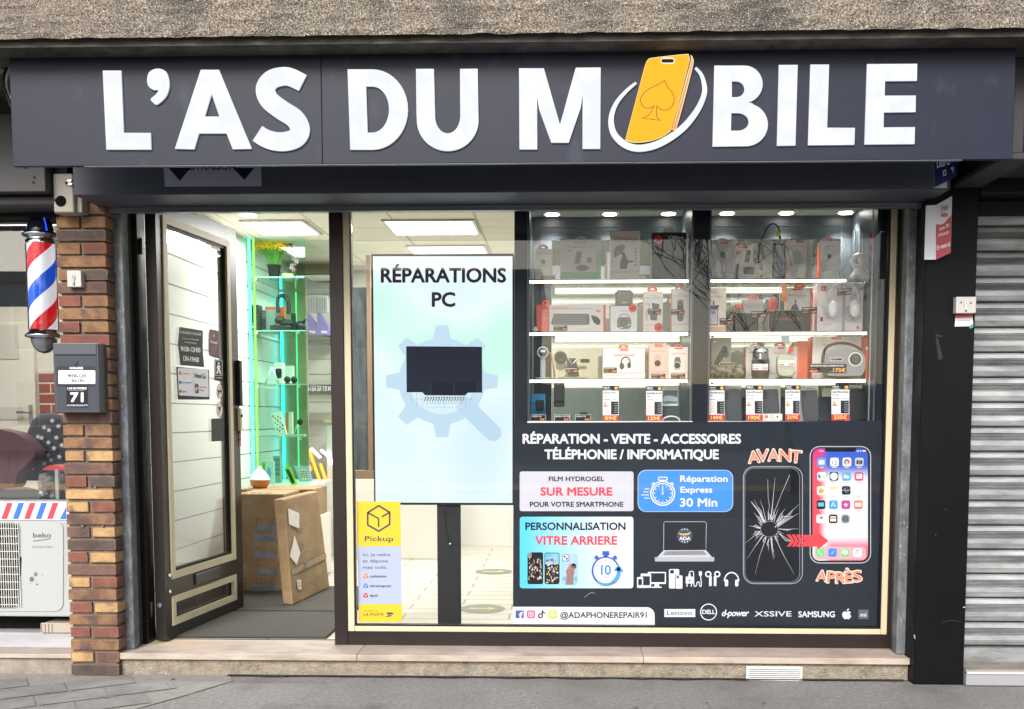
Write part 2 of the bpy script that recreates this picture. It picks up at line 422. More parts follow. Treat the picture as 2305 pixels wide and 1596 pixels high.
EDGE = EM(206,212,230,.30)
Z1 = (0, 0, 2.6605); Z2 = (850, 0, 2.6605); Z3 = (1700, 0, 2.6605)
def letter(z, cons, name='letter', mat=None):
    A = Art(Y=SY-.0125-.010, z=z); A.shape(cons, mat or LIT, .0095, EDGE); A.build(name, t)
letter(Z1, [[(683,470),(805,470),(822,884),(1001,885),(1005,995),(707,995)]])
letter(Z1, [catmull([(978,530),(995,478),(1050,457),(1105,480),(1126,555),(1112,625),(1080,668),(1040,696),(1020,685),(1002,660),(1035,630),(1052,600),(1020,598),(988,575)], 5, True)])
letter(Z1, [[(1335,465),(1456,465),(1674,990),(1548,992),(1506,888),(1322,888),(1291,993),(1163,990)], [(1407,625),(1459,776),(1361,776)]])
sp = catmull([(2012,552),(1935,515),(1880,508),(1805,530),(1765,590),(1790,665),(1870,730),(1960,790),(1995,860),(1970,915),(1905,940),(1830,940),(1765,920),(1712,888)], 7)
Lr, Rr_ = ribbon2(sp, [116+14*math.sin(PI*min(1, i/len(sp))) for i in range(len(sp))]); letter(Z1, [Lr+Rr_[::-1]])
def dsh(x0, y0, x1, y1, w, c):
    h = (y1-y0)/2; rx = x1-x0-c
    o = [(x0, y0)]+[(x0+c+rx*math.sin(R(a)), y0+h-h*math.cos(R(a))) for a in range(0, 181, 9)]+[(x0+18, y1)]
    i = [(x0+123, y0+w)]+[(x0+c+(rx-w-13)*math.sin(R(a)), y0+h-(h-w)*math.cos(R(a))) for a in range(0, 181, 9)]+[(x0+133, y1-w)]
    return [o, i]
letter(Z2, dsh(50, 462, 452, 996, 113, 165))
letter(Z2, [[(505,459),(624,459),(632,760)]+arc(716,770,84,118,180,360,20)+[(798,459),(915,458),(921,800)]+arc(716,800,205,205,0,-180,28)+[(509,760)]])
letter(Z2, [[(1191,455),(1356,455),(1463,830),(1568,451),(1734,450),(1731,990),(1613,990),(1614,635),(1600,720),(1521,949),(1405,949),(1325,730),(1311,645),(1312,994),(1194,994)]])
def bsh():
    o = [(229,437),(420,437)]+[(430+120*math.sin(R(a)), 560-123*math.cos(R(a))) for a in range(10, 171, 10)]+[(480,687)]+[(440+145*math.sin(R(a)), 830-142*math.cos(R(a))) for a in range(20, 181, 10)]+[(217,975)]
    i1 = [(345,541),(375,541)]+[(375+54*math.sin(R(a)), 594-53*math.cos(R(a))) for a in range(0, 181, 15)]+[(345,648)]
    i2 = [(341,752),(380,752)]+[(385+72*math.sin(R(a)), 811-59*math.cos(R(a))) for a in range(0, 181, 15)]+[(339,870)]
    return [o, i1, i2]
letter(Z3, bsh())
letter(Z3, [rr2(652,431,777,970,4)]) if False else letter(Z3, [[(658,433),(783,432),(768,968),(645,970)]])
letter(Z3, [[(868,430),(992,430),(979,850),(1164,851),(1160,963),(852,966)]])
letter(Z3, [[(1245,427),(1578,425),(1576,537),(1364,539),(1361,637),(1569,636),(1567,745),(1356,748),(1354,848),(1563,846),(1560,958),(1228,961)]])
ZE = (1500, 100, 5.3194)
sw = catmull([(480,570),(360,670),(230,820),(160,980),(150,1130),(200,1270),(330,1390),(500,1440),(700,1410),(880,1330),(1080,1190),(1220,1040),(1330,870),(1390,700),(1380,560),(1340,450),(1270,370)], 6)
m_ = len(sw); Lr, Rr_ = ribbon2(sw, [32+62*math.sin(PI*i/(m_-1))**1.0 for i in range(m_)]); letter(ZE, [Lr+Rr_[::-1]], 'swoosh')
t_ = t
A = Art(Y=SY-.0125-.010, z=ZE, step=.0015)
lip = C(255,225,170); orange_lit = EM(255,176,50,.62)
ph = catmull([(600,330),(640,260),(720,235),(1130,190),(1180,205),(1195,270)], 4)
body = ph+[(1180,330),(965,1160),(940,1215)]+catmull([(940,1215),(830,1290),(700,1340),(560,1365),(430,1365),(335,1335)], 4)
A.shape([body], EM(255,236,190,.55), .009, C(220,140,40)); A.up()
cxb, cyb = 760, 780
A.shape([[(cxb+(x-cxb)*.985, cyb+(y-cyb)*.988) for x, y in body]], orange_lit); A.up()
A.shape([catmull([(1205,200),(1240,250),(1240,330),(1170,620),(1020,1165),(965,1195),(980,1120),(1130,560),(1205,290)], 4, True)], EM(255,228,190,.5)); A.up()
A.shape([catmull([(1215,235),(1230,300),(1160,600),(1010,1160),(975,1180),(1140,590),(1215,300)], 4, True)], EM(250,160,80,.55))
A.line([(1196,300),(1080,740),(955,1195)], 8, C(40,24,20)); A.up()
A.line([(860,245),(960,240)], 66, EM(255,240,210,.5), cap=True) if False else A.poly(rr2(805,232,1000,320,44), EM(255,240,205,.5)); A.up()
A.poly(rr2(818,256,980,302,22), C(50,20,22)); A.up()
spd = catmull([(860,540),(900,625),(975,730),(985,810),(945,900),(870,936),(800,920),(757,880)], 6)
spd2 = catmull([(757,880),(750,980),(765,1040),(800,1072)], 5)
spd3 = [(800,1072),(680,1055),(562,1042)]
spd4 = catmull([(562,1042),(640,1005),(690,940),(722,878)], 5)
spd5 = catmull([(722,878),(650,910),(580,890),(540,820),(560,740),(640,660),(760,600),(860,540)], 6)
A.line(spd+spd2[1:]+spd3[1:]+spd4[1:]+spd5[1:], 9, C(60,24,10)); A.build('phone_emblem', t)

# ---- cables left of the sign
t = thing('wall_cable', 'black and white cables looping down behind the left end of the sign', 'cable', (-2.35, -.75, 2.5))
b = MB(); b.tube([P(x, y, -.8) for x, y in catmull([(22,140),(10,165),(8,190),(16,215),(26,245)], 5)], .006); b.build('black_cable', C(20,20,24), t)
b = MB(); b.tube([P(x, y, -.79) for x, y in catmull([(24,150),(14,175),(14,200),(24,225)], 5)], .007); b.build('white_cable', C(215,210,200), t)
b = MB(); q0, q1 = P(-12,128,-.76), P(18,160,-.76); b.box(q0.x, q1.x, -.78, -.70, q1.z, q0.z); b.build('junction_box', C(120,118,112), t, bevel=.006)

# ---- shutter box over the window
greybox = NM('dirty_grey_metal', [(62,67,78), (76,82,93)], 3, .5, .08, 4, metal=.0, stretch=(.4,1,3), extra=[(6, (44,50,60), .66, .15)])
alu = NM('brushed_aluminium', [(96,100,106), (122,126,132)], 2.5, .35, 0, metal=.5, stretch=(.3,2,6))
spec(greybox, .35)
BX0, BX1 = -2.228, 1.715
t = thing('shutter_box', 'long grey metal roller shutter housing under the black sign above the window', 'shutter box', (-.25, -.35, 2.29))
b = MB(); b.box(BX0, BX1, -.50, -.10, 2.288, 2.62); b.build('housing', greybox, t, bevel=.003)
b = MB(); b.use(alu); b.box(BX0+.005, BX1-.005, -.235, -.19, 2.268, 2.2885); b.box(BX0+.02, BX1-.02, -.238, -.20, 2.262, 2.268); b.build('end_slat', None, t, bevel=.002)
b = MB(); b.box(-2.17, 1.70, -.185, .02, 2.335, 2.40); b.build('lintel', C(24,24,28,.6), t)
b = MB(); b.use(C(70,74,82,.4))
for x in (-1.25, -.985): b.box(x, x+.001, -.5015, -.4995, 2.3, 2.6)
b.build('seam', None, t, split=True)
# entrance placard on the box, its top cut by the sign
t = thing('entrance_placard', 'pale grey placard with two dark down arrows on the grey box above the door', 'sign', P(480, 420, -.505))
A = Art(Y=-.506, z=Z1); A.poly([(1085,1080),(1738,1080),(1740,1240),(1097,1243)], C(160,162,184,.5)); A.build('board', t)
A = Art(Y=-.5075, z=Z1); A.poly([(1120,1118),(1268,1118),(1197,1203)], C(16,18,44)); A.poly([(1548,1118),(1692,1118),(1626,1198)], C(16,18,44)); A.textc('LIVRAISON', 1410, 1085, 1130, C(30,32,60), .02); A.build('arrows', t)
# placards hanging at the right end
t = thing('hanging_placard', 'blue placard with white writing hung on the right end of the shutter box', 'sign', P(2125, 415, -.55))
A = Art(pt=P(2102, 415, -.62), nrm=(-.75, -1, 0), z=(2260,60,2.85)); A.poly([(215,890),(378,890),(377,1083),(217,1166)], C(14,34,96,.4)); A.up()
A.text('DISPO', 236, 330, 975, 1028, WHITE, .02, drop=-28).text('ICI', 278, 300, 1045, 1085, WHITE, .02, drop=-6); A.ring(345,1030,9,4,WHITE); A.line([(340,1020),(352,1060)],4,WHITE); A.build('board', t)
A = Art(pt=P(2102, 415, -.615), nrm=(-.75, -1, 0), z=(2260,60,2.85)); A.poly([(215,890),(308,890),(306,1170),(215,1170)], C(190,192,200,.4)); A.build('back_board', t)
t = thing('sim_card_placard', 'folded white and red placard about SIM cards fixed on the black metal pillar', 'sign', P(2110, 580, -.35))
ZP = (2260, 60, 2.85); Zq = (2160, 400, 1.1625)
A = Art(Y=-.335, z=Zq); A.poly([(180,133),(211,131),(209,290),(175,290)], C(214,214,222,.4)); A.build('left_flap', t)
A = Art(pt=P(*Dz(Zq,210,200), -.335), nrm=(-.55, -1, 0), z=Zq)
A.poly([(210,131),(256,105),(252,270),(209,290)], C(216,216,222,.4)); A.up(); A.poly(catmull([(209,187),(230,186),(254,160)],4)+[(252,270),(209,290)], C(178,58,66,.4)); A.up()
A.text('free', 224, 244, 132, 152, C(60,60,66), .0, shear=.3, drop=-8); A.poly(rr2(224,155,243,165,4), C(160,50,60)); A.up(); A.text('MOBILE', 226, 241, 158, 162, WHITE, .01)
A.text('Cartes SIM', 218, 247, 196, 207, C(236,214,216), .012, drop=-12).text('& Recharges', 216, 247, 214, 225, C(236,214,216), .012, drop=-12).text('En vente ici', 212, 250, 248, 262, WHITE, .012, drop=-12); A.build('right_flap', t)

# ---- white motor / key box at top left of the door
t = thing('motor_cover', 'off white metal cover with a round hole at the top of the brick pillar', 'box', P(150, 480, -.36))
q0, q1 = P(118, 391, -.36), P(166, 478, -.36); G = C(160,156,146,.5)
b = MB(); b.box(q0.x, q1.x, -.36, -.26, q1.z, q0.z); b.build('cover', G, t, bevel=.004)
b = MB(); b.cyl((P(137,453,-.36).x, -.361, P(137,453,-.36).z), (P(137,453,-.36).x, -.3585, P(137,453,-.36).z), .026, n=24); b.build('round_hole', C(10,10,10,1), t)
b = MB(); q2 = P(182, 478, -.3); b.box(q1.x-.002, q2.x+.02, -.33, -.26, q1.z+.004, q0.z-.10); b.build('side_bracket', C(146,142,132,.5), t, bevel=.003)
b = MB(); c_ = P(160, 412, -.36); b.cyl((c_.x, -.375, c_.z), (c_.x, -.34, c_.z), .013); b.cyl((c_.x+.02, -.37, c_.z+.004), (c_.x-.02, -.37, c_.z-.004), .008); b.build('lock_bolt', CHROME, t)

# ---- brick pillar
pal = {'y': [(172,140,96),(154,120,80)], 'o': [(132,98,68),(112,80,58)], 'r': [(122,74,62),(102,64,56)], 'b': [(104,78,68),(84,64,58)], 'd': [(80,68,64),(64,56,54)], 'm': [(132,98,70),(100,72,62)]}
bm_ = {}
for k, (c1, c2) in pal.items():
    bm_[k] = NM('brick_'+k, [c2, c1, tuple(min(255, int(x*1.12)) for x in c1)], 9, .85, .7, 90, stops=[.38,.52,.7], extra=[(11, (88,68,62), .56 if k not in 'm' else .48, .16), (160, (50,38,32), .66, .05), (5, (90,72,62), .58, .2)])
rows = ['o','oo','d','or','m','od','b','ro','m','ro','r','rb','m','bo','m','oo','b','oo','m','yy','b','rd','y','yr','m','by','d','ry','b','yr','m','ry','m','rr','m','yb','d']
t = thing('brick_pillar', 'narrow pillar of ochre, red and brown bricks left of the shop door', 'pillar', (-2.31, -.13, 0))
b = MB(); pitch = 2.30/len(rows); n = len(rows)
mort = MB(); mort.box(-2.422, -2.205, -.247, 0, 0, 2.31)
for i, rr in enumerate(rows):
    z1 = 2.30-i*pitch; z0 = z1-pitch+.011; dx = random.uniform(-.002, .003); f = -.262+random.uniform(-.003, .003)
    if len(rr) == 1: segs = [(-2.432+dx, -2.192+dx, rr[0])]
    else:
        sp_ = -2.432+.24*random.choice([.44, .47, .50]); segs = [(-2.430+dx, sp_-.006, rr[0]), (sp_+.006, -2.190+dx, rr[1])]
    for x0, x1, k in segs: b.use(bm_[k]); b.box(x0, x1, f+random.uniform(-.002, .002), -.02, z0+random.uniform(-.001,.001), z1)
b.build('brickwork', None, t, bevel=.004, seg=2); mort.build('mortar', NM('mortar', [(96,90,84), (124,118,110)], 30, .95, .5, 200), t)
b = MB(); b.use(CHROME)
for u, v in ((214,1096),(186,1184),(231,1184)): q = P(u, v, -.264); b.cyl((q.x, -.268, q.z), (q.x, -.255, q.z), .006, n=10)
b.build('screw', None, t, split=True)

# ---- galvanised shutter rails
galv = NM('galvanised_steel', [(84,87,90), (112,116,120), (136,140,144)], 26, .5, .2, 60, metal=.45, extra=[(5, (84,86,90), .6, .2), (90, (176,178,180), .66, .05)], stretch=(1,1,.5))
def rail(x0, x1, label):
    t = thing('shutter_rail', label, 'rail', ((x0+x1)/2, -.17, .12), 'galvanised rails at the two sides of the shopfront')
    b = MB(); b.box(x0, x1, -.17, -.10, .118, 2.30); b.build('channel', galv, t, bevel=.008, seg=3)
    b = MB(); b.box(x0+.01, x1-.01, -.098, -.02, .12, 2.30); b.build('back_channel', C(60,58,56,.6), t)
rail(-2.222, -2.150, 'galvanised steel guide rail standing between the brick pillar and the door')
rail(1.640, 1.700, 'galvanised steel guide rail standing between the window and the black pillar')

# ---- black clad pillar
blk = NM('scuffed_black_metal', [(12,12,14), (17,17,19)], 3, .36, .12, 5, extra=[(40, (60,60,64), .70, .03), (2.5, (24,24,26), .62, .2)], stretch=(1,1,.6), rough2=.55)
spec(blk, .12)
t = thing('black_pillar', 'wide pillar clad in scuffed black sheet metal right of the window', 'pillar', (1.80, -.15, 0))
b = MB(); b.box(1.682, 1.920, -.30, .1, .004, 2.75); b.build('cladding', blk, t, bevel=.004)
b = MB(); b.box(1.701, 1.7025, -.14, -.05, .1, 2.3); b.build('side_trim', C(50,50,52,.5), t)
A = Art(Y=-.301, z=Zq); A.line(catmull([(208,500),(214,520),(214,545),(222,578)], 4), [1,2,3,4,5,5,6,6,6,5,4,3,2][:13], C(50,52,54,.6)) if False else None
A.poly([(208,512),(216,520),(229,578),(216,582)], C(38,40,43,.6)); A.poly([(206,505),(228,511),(226,516),(210,512)], C(40,42,45,.6))
A.line([(226,1345),(252,1338),(280,1342)], 1, C(60,60,62,.6)); A.line([(146,1380),(148,1392)], 3, C(150,150,150,.6)); A.line([(288,1300),(294,1301)], 2.5, C(190,190,186,.6)); A.build('scuff_marks', t)
def keyswitch(name, label, u0, v0, u1, v1, Y, arrows=False, sticker=False):
    q0, q1 = P(u0, v0, Y), P(u1, v1, Y); t = thing(name, label, 'switch', ((q0.x+q1.x)/2, Y+.02, q1.z))
    b = MB(); b.box(q0.x, q1.x, Y, Y+.04, q1.z, q0.z); b.build('housing', C(180,178,172,.4), t, bevel=.004, seg=2)
    b = MB(); cx, cz = (q0.x+q1.x)/2-.002, (q0.z+q1.z)/2; b.use(CHROME); b.cyl((cx, Y-.006, cz+.008), (cx, Y+.01, cz+.008), .009); b.box(cx-.005, cx+.005, Y-.005, Y+.01, cz-.022, cz+.006)
    b.use(C(20,20,20)); b.box(cx-.001, cx+.001, Y-.0075, Y-.004, cz+.002, cz+.014); b.cyl((cx+.002, Y-.001, q1.z+.010), (cx+.002, Y+.01, q1.z+.010), .004, n=10); b.build('key_cylinder', None, t)
    if arrows:
        b = MB(); b.use(BLACK)
        for s_, w in ((-1, 1), (1, -1)): b.poly([(cx+s_*.022-.005, Y-.001, cz+.010-w*-.004), (cx+s_*.022+.005, Y-.001, cz+.010-w*-.004), (cx+s_*.022, Y-.001, cz+.010-w*.005)])
        b.build('arrow_marks', None, t, split=True)
    return t
keyswitch('key_switch', 'small white key switch box fixed on the brick pillar', 150, 609, 183, 646, -.30)
keyswitch('key_switch', 'small white key switch with two arrows on the edge of the black pillar', 2152, 668, 2196, 705, -.345, True)
t = thing('label_sticker', 'torn white and red paper sticker under the key switch on the black pillar', 'sticker', P(2168, 734, -.305))
A = Art(Y=-.3015); A.poly([(2150,709),(2188,708),(2190,734),(2148,735)], C(222,212,208)); A.up(); A.poly([(2150,709),(2188,708),(2189,714),(2150,716)], C(214,90,90)); A.poly([(2180,734),(2190,728),(2190,737),(2182,740)], C(70,140,110)); A.line([(2154,722),(2184,721)], 1, GREY); A.build('paper', t)

# ---- neighbour's roller shutter on the right
shut = NM('galvanised_slats', [(116,118,118), (154,156,156), (182,184,184)], 7, .45, .12, 20, metal=.35, stretch=(.5,1,2.5), extra=[(3, (110,112,114), .6, .15), (30, (96,96,96), .68, .06)])
t = thing('roller_shutter', 'closed corrugated galvanised roller shutter right of the black pillar', 'shutter', (2.6, -.1, .12))
b = MB(); b.smooth = False
prof = []; pz = .120; z = .15; Ysh = -.12
nsl = 0
pts = []
while z < 2.30:
    for dz, dy in ((0,.030),(.007,.030),(.0075,-.002),(.012,-.010),(.035,-.016),(.056,-.014),(.060,-.004),(.063,-.004),(.066,-.012),(.070,-.004),(.073,-.012),(.077,-.004),(.080,-.012),(.084,-.004),(.087,-.012),(.091,-.004),(.095,-.012),(.112,-.008),(.1195,.0)): pts.append((z+dz, Ysh+dy))
    z += pz
for (za, ya), (zb, yb) in zip(pts, pts[1:]): b.poly([(1.915, ya, za), (4.5, ya, za), (4.5, yb, zb), (1.915, yb, zb)])
b.build('slats', shut, t)
b = MB(); b.box(1.915, 4.5, -.15, -.09, .075, .149); b.build('bottom_bar', shut, t, bevel=.004)
t = thing('threshold_step', 'grey metal covered step at the foot of the right hand roller shutter', 'step', (2.6, -.2, 0))
b = MB(); b.use(C(148,148,152,.5)); b.box(1.925, 4.5, -.32, -.10, .0045, .072); b.use(C(190,190,194,.4)); b.box(1.925, 4.5, -.325, -.30, .060, .0735); b.build('tread', None, t, bevel=.002)
b = MB(); b.box(1.925, 4.5, -.31, -.02, .0725, .082); b.build('stone_sill', NM('old_stone', [(110,104,96), (150,142,130)], 10, .9, .3), t)
t = thing('dark_canopy', 'black painted beams and fascia over the right hand roller shutter', 'canopy', (2.6, -.4, 2.25))
b = MB(); b.use(C(24,24,27,.6)); b.box(1.922, 4.5, -.30, .1, 2.31, 2.50); b.box(1.922, 4.5, -.18, .1, 2.24, 2.31); b.box(1.83, 4.5, -.12, .2, 2.50, 2.76); b.build('beam', None, t, bevel=.01)
b = MB(); q0 = P(2279, 120, -.8); q1 = P(2318, 345, -.8); b.use(C(60,60,62,.6)); b.box(1.832, 1.90, -.80, -.35, q1.z, 2.755); b.box(1.80, 1.93, -.82, -.30, q1.z-.03, q1.z-.002); b.build('grey_post', None, t, bevel=.004)
b = MB(); b.box(1.93, 4.5, -.84, -.45, q1.z-.02, 2.74); b.build('fascia_board', C(30,34,44,.5), t)

# ---- sill, plinth, vent
trav = NM('travertine', [(140,126,114), (168,154,142), (186,173,162)], 8, .55, .2, 60, stretch=(.5,1,2.2), extra=[(40, (150,132,120), .68, .04), (2.6, (196,176,152), .56, .15)])
t = thing('stone_sill', 'pale travertine sill running under the door and the shop window', 'sill', (-.26, -.12, .09))
b = MB()
for x0, x1 in ((-2.197, -1.012), (-1.010, .395), (.397, 1.681)): b.box(x0, x1, -.25, .08, .086+.0, .1165)
b.build('slab', trav, t, bevel=.003, seg=2)
t = thing('rendered_plinth', 'low sand coloured rendered plinth under the travertine sill', 'plinth', (-.26, -.2, 0))
b = MB(); b.box(-2.195, 1.680, -.225, .05, .0045, .0855); b.build('render', NM('sand_render', [(112,104,92), (142,132,116), (160,150,134)], 24, .95, 1.0, 110, extra=[(90, (84,76,66), .68, .05), (5, (150,132,108), .6, .15), (220, (214,208,196), .66, .05)]), t)
t = thing('air_vent', 'small white louvred vent grille set in the plinth under the sill', 'vent', P(1742, 1540, -.235))
q0, q1 = P(1679, 1499, -.235), P(1806, 1540, -.235)
b = MB(); b.use(C(186,188,184,.45)); b.box(q0.x, q1.x, -.235, -.2255, q1.z, q0.z); b.build('frame', None, t, bevel=.002)
b = MB()
for i in range(7):
    z = q1.z+.012+i*.0098; b.use(C(70,70,66)); b.box(q0.x+.016, q1.x-.016, -.2365, -.234, z, z+.0026); b.use(C(198,200,196,.4)); b.box(q0.x+.014, q1.x-.014, -.2385, -.234, z+.0028, z+.0088)
b.build('louvres', None, t)

b = MB(); rnd = random.Random(2)   # irregular dark strip, painted contact shade where the asphalt meets the plinth
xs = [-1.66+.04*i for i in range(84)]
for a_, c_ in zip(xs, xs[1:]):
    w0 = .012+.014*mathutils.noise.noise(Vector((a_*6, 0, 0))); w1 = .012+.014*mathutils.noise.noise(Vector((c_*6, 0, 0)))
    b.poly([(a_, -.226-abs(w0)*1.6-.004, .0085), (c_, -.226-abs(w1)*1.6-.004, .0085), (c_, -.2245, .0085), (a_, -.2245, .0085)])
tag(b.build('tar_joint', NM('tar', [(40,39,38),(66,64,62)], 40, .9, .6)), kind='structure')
b = MB()   # chewing gum spots and grit on the pavement: uncountable
for k in range(420):
    x = rnd.uniform(-3, 3.2); y = -rnd.uniform(.24, 1.6); r_ = rnd.choice([.0025,.003,.004,.005]) if k > 30 else rnd.uniform(.008,.016)
    b.use(C(*rnd.choice([(176,172,164),(150,146,140),(74,72,70),(196,192,182)]), .9) if k > 30 else C(*rnd.choice([(108,106,103),(88,86,84)]), .9))
    b.poly([(x+r_*rnd.uniform(.7,1.2)*math.cos(2*PI*i/7), y+r_*rnd.uniform(.7,1.2)*math.sin(2*PI*i/7), .0095) for i in range(7)])
tag(b.build('pavement_grit', None), 'pale and dark specks of grit and old gum scattered over the grey pavement', 'grit', kind='stuff')
# ================================================================== shopfront joinery
BROWN = NM('brown_lacquered_aluminium', [(34,26,25), (42,33,31)], 5, .38, .05, 300, stretch=(1,1,.2))
BLACKB = NM('dark_brown_aluminium', [(14,10,10), (20,15,14)], 4, .35, 0)
BEIGE = NM('cream_trim', [(190,178,146), (204,193,164)], 4, .45, 0, stretch=(1,1,.3))
GASK = C(22,20,22,.5); spec(BROWN, .3); spec(BLACKB, .3)
t = thing('shop_window', 'large fixed shop window in a dark brown frame with cream inner trim', 'window', (.27, 0, .1165))
gx0, gx1, gz0, gz1 = -1.062, 1.602, .220, 2.345
b = MB(); b.box(-1.167, -1.100, -.035, .05, .1165, 2.36); b.box(-1.0995, 1.690, -.034, .05, .1165, .186); b.box(1.637, 1.690, -.035, .05, .1865, 2.36); b.box(-1.0995, 1.6365, -.030, .05, 2.346, 2.36); b.build('frame', BROWN, t, bevel=.002)
b = MB(); b.box(-1.0995, -1.066, -.028, .02, .1865, 2.3455); b.box(-1.0655, 1.6065, -.0275, .02, .1865, .2135); b.box(1.607, 1.6365, -.028, .02, .1865, 2.3455); b.build('trim', BEIGE, t, bevel=.002)
b = MB(); b.box(-1.0655, -1.060, -.02, .018, .2138, 2.3455); b.box(-1.0595, 1.6005, -.0198, .018, .2138, .221); b.box(1.601, 1.6065, -.02, .018, .2138, 2.3455); b.build('gasket', GASK, t)
b = MB(); b.box(-1.0598, 1.6008, 0, .004, .2205, 2.3458); b.build('pane', glass('window_pane', (.985,.99,.987), .6), t)
t = thing('door_frame', 'dark brown frame post of the open shop door beside the galvanised rail', 'door frame', (-2.17, 0, .1165))
b = MB(); b.box(-2.205, -2.132, -.04, .06, .1165, 2.42); b.build('jamb', BLACKB, t, bevel=.003)
b = MB(); b.box(-2.149, -2.1405, -.055, -.0405, .1165, 2.33) if False else b.box(-2.2145, -2.2055, -.05, .0, .1165, 2.36); b.build('cream_strip', C(120,104,84,.5), t)
b = MB(); b.box(-2.205, -2.19, -.055, -.041, 2.27, 2.31); b.box(-2.205, -2.175, -.056, -.0405, 2.262, 2.269); b.build('contact_sensor', C(200,196,186), t)
b = MB(); b.box(-2.131, -1.168, .0, .06, 2.41, 2.47); b.build('head', BLACKB, t)
b = MB(); b.use(C(70,62,56,.4)); b.cyl((-2.126, -.005, .25), (-2.126, -.005, .33), .006); b.cyl((-2.126, -.005, 2.1), (-2.126, -.005, 2.18), .006); b.build('hinge', None, t, split=True)
# ------------------------------------------------------------------ open door leaf
HX, HY = -2.052, 0.0; ex, ey = .106, .95; LL = math.hypot(ex, ey); ANG = math.atan2(ey, ex)
MD = Matrix.Translation((HX, HY, 0)) @ Matrix.Rotation(ANG, 4, 'Z')
dn = Vector((math.sin(ANG), -math.cos(ANG), 0)); de = Vector((math.cos(ANG), math.sin(ANG), 0)); dp = Vector((HX, HY, 0))
def dsz(u, v):
    d = ray(u, v); q = CAM+d*((dp-CAM).dot(dn)/d.dot(dn)); return (q-dp).dot(de), q.z
t = thing('shop_door', 'dark framed glass shop door standing open into the shop, covered with stickers', 'door', (HX, HY, .12))
TH = .058; zb, zt = .125, 2.392
sl = dsz(387,1290)[0]; sr = dsz(523,1200)[0]; s1 = sl; s2 = sr
zg0 = dsz(384,1301)[1]; zg1 = dsz(357,485)[1]; zp1 = dsz(384,1345)[1]; zp0 = dsz(386,1408)[1]
DOORM = NM('dark_brown_door_metal', [(34,30,28), (46,41,38)], 3, .33, 0, stretch=(1,1,.3))
b = MB()
b.box(0, s1, 0, TH, zb, zt, M=MD); b.box(s2, LL, 0, TH, zb, zt, M=MD); b.box(s1, s2, .0005, TH, zg1, zt-.0005, M=MD); b.box(s1, s2, .0005, TH, zp1, zg0, M=MD); b.box(s1, s2, .0005, TH, zb+.0005, zp0, M=MD)
b.build('leaf_frame', DOORM, t)
def dframe(mb, s0, s1_, z0, z1, w, y0, y1):
    mb.box(s0, s0+w, y0, y1, z0, z1, M=MD); mb.box(s1_-w, s1_, y0, y1, z0, z1, M=MD); mb.box(s0+w, s1_-w, y0+.0003, y1, z0, z0+w, M=MD); mb.box(s0+w, s1_-w, y0+.0003, y1, z1-w, z1, M=MD)
b = MB(); dframe(b, s1-.012, s2+.03, zg0-.008, zg1+.008, .038, -.008, .012); b.build('trim', BEIGE, t)
b = MB(); dframe(b, s1-.012, s2+.03, zp0-.002, zp1+.002, .034, -.008, .012); b.build('trim', BEIGE, t)
b = MB(); dframe(b, s1+.026, s2-.004, zg0+.03, zg1-.03, .014, .004, .03); b.build('gasket', GASK, t)
b = MB(); b.box(s1+.02, s2, .012, .018, zg0+.02, zg1-.02, M=MD); b.build('glass_pane', glass('door_glass', (.97,.985,.98), .45), t)
b = MB(); b.box(s1+.02, s2, .02, .03, zp0+.02, zp1-.02, M=MD); b.build('kick_panel', NM('dark_panel', [(40,36,34), (62,58,56)], 2, .25), t)
sa, za = dsz(486,1444); 
q = dsz(465,1330); r_ = dsz(508,1292)
A0 = dsz((280+635/3.07)*.9, (1200+770/3.07)*.9); A1 = dsz((280+800/3.07)*.9, (1200+745/3.07)*.9)
b = MB(); b.box(A0[0], A1[0]+.04, -.010, .0, A0[1]-.028, A0[1]+.032, M=MD); b.build('letter_slot', C(74,68,64,.3), t, bevel=.003)
b = MB(); b.use(CHROME)
for dz in (.0, -.085): c_ = MD @ Vector((.035, -.003, zp1+.12+dz)); b.cyl(c_+dn*.0, c_+dn*.006, .010, n=12)
c_ = Vector((-2.083, -.001, zp1-.03)); b.cyl(c_, c_+Vector((0,-.006,0)), .012); b.build('stay_bolt', None, t, split=True)
# edge hardware on free edge: strike plate, handle, card
b = MB(); b.use(C(30,28,28,.4)); b.box(LL-.035, LL+.004, -.022, .0, 1.35, 1.62, M=MD); b.build('lock_case', None, t, bevel=.004)
b = MB(); b.use(C(196,180,140,.4)); b.box(LL-.03, LL-.004, -.018, -.001, 1.20, 1.335, M=MD); b.use(BLACK); c_ = MD @ Vector((LL-.015, -.019, 1.29)); b.cyl(c_, c_+dn*.005, .009); b.build('cylinder_plate', None, t)
Zd2 = (380, 900, 3.99); Zd1 = (380, 500, 3.192)
A = Art(pt=MD @ Vector((0, -.001, 0)) + dn*.0, nrm=dn)
A.z = Zd1; sti = Art(pt=dp-dn*.010, nrm=dn, z=Zd1, step=.0008)
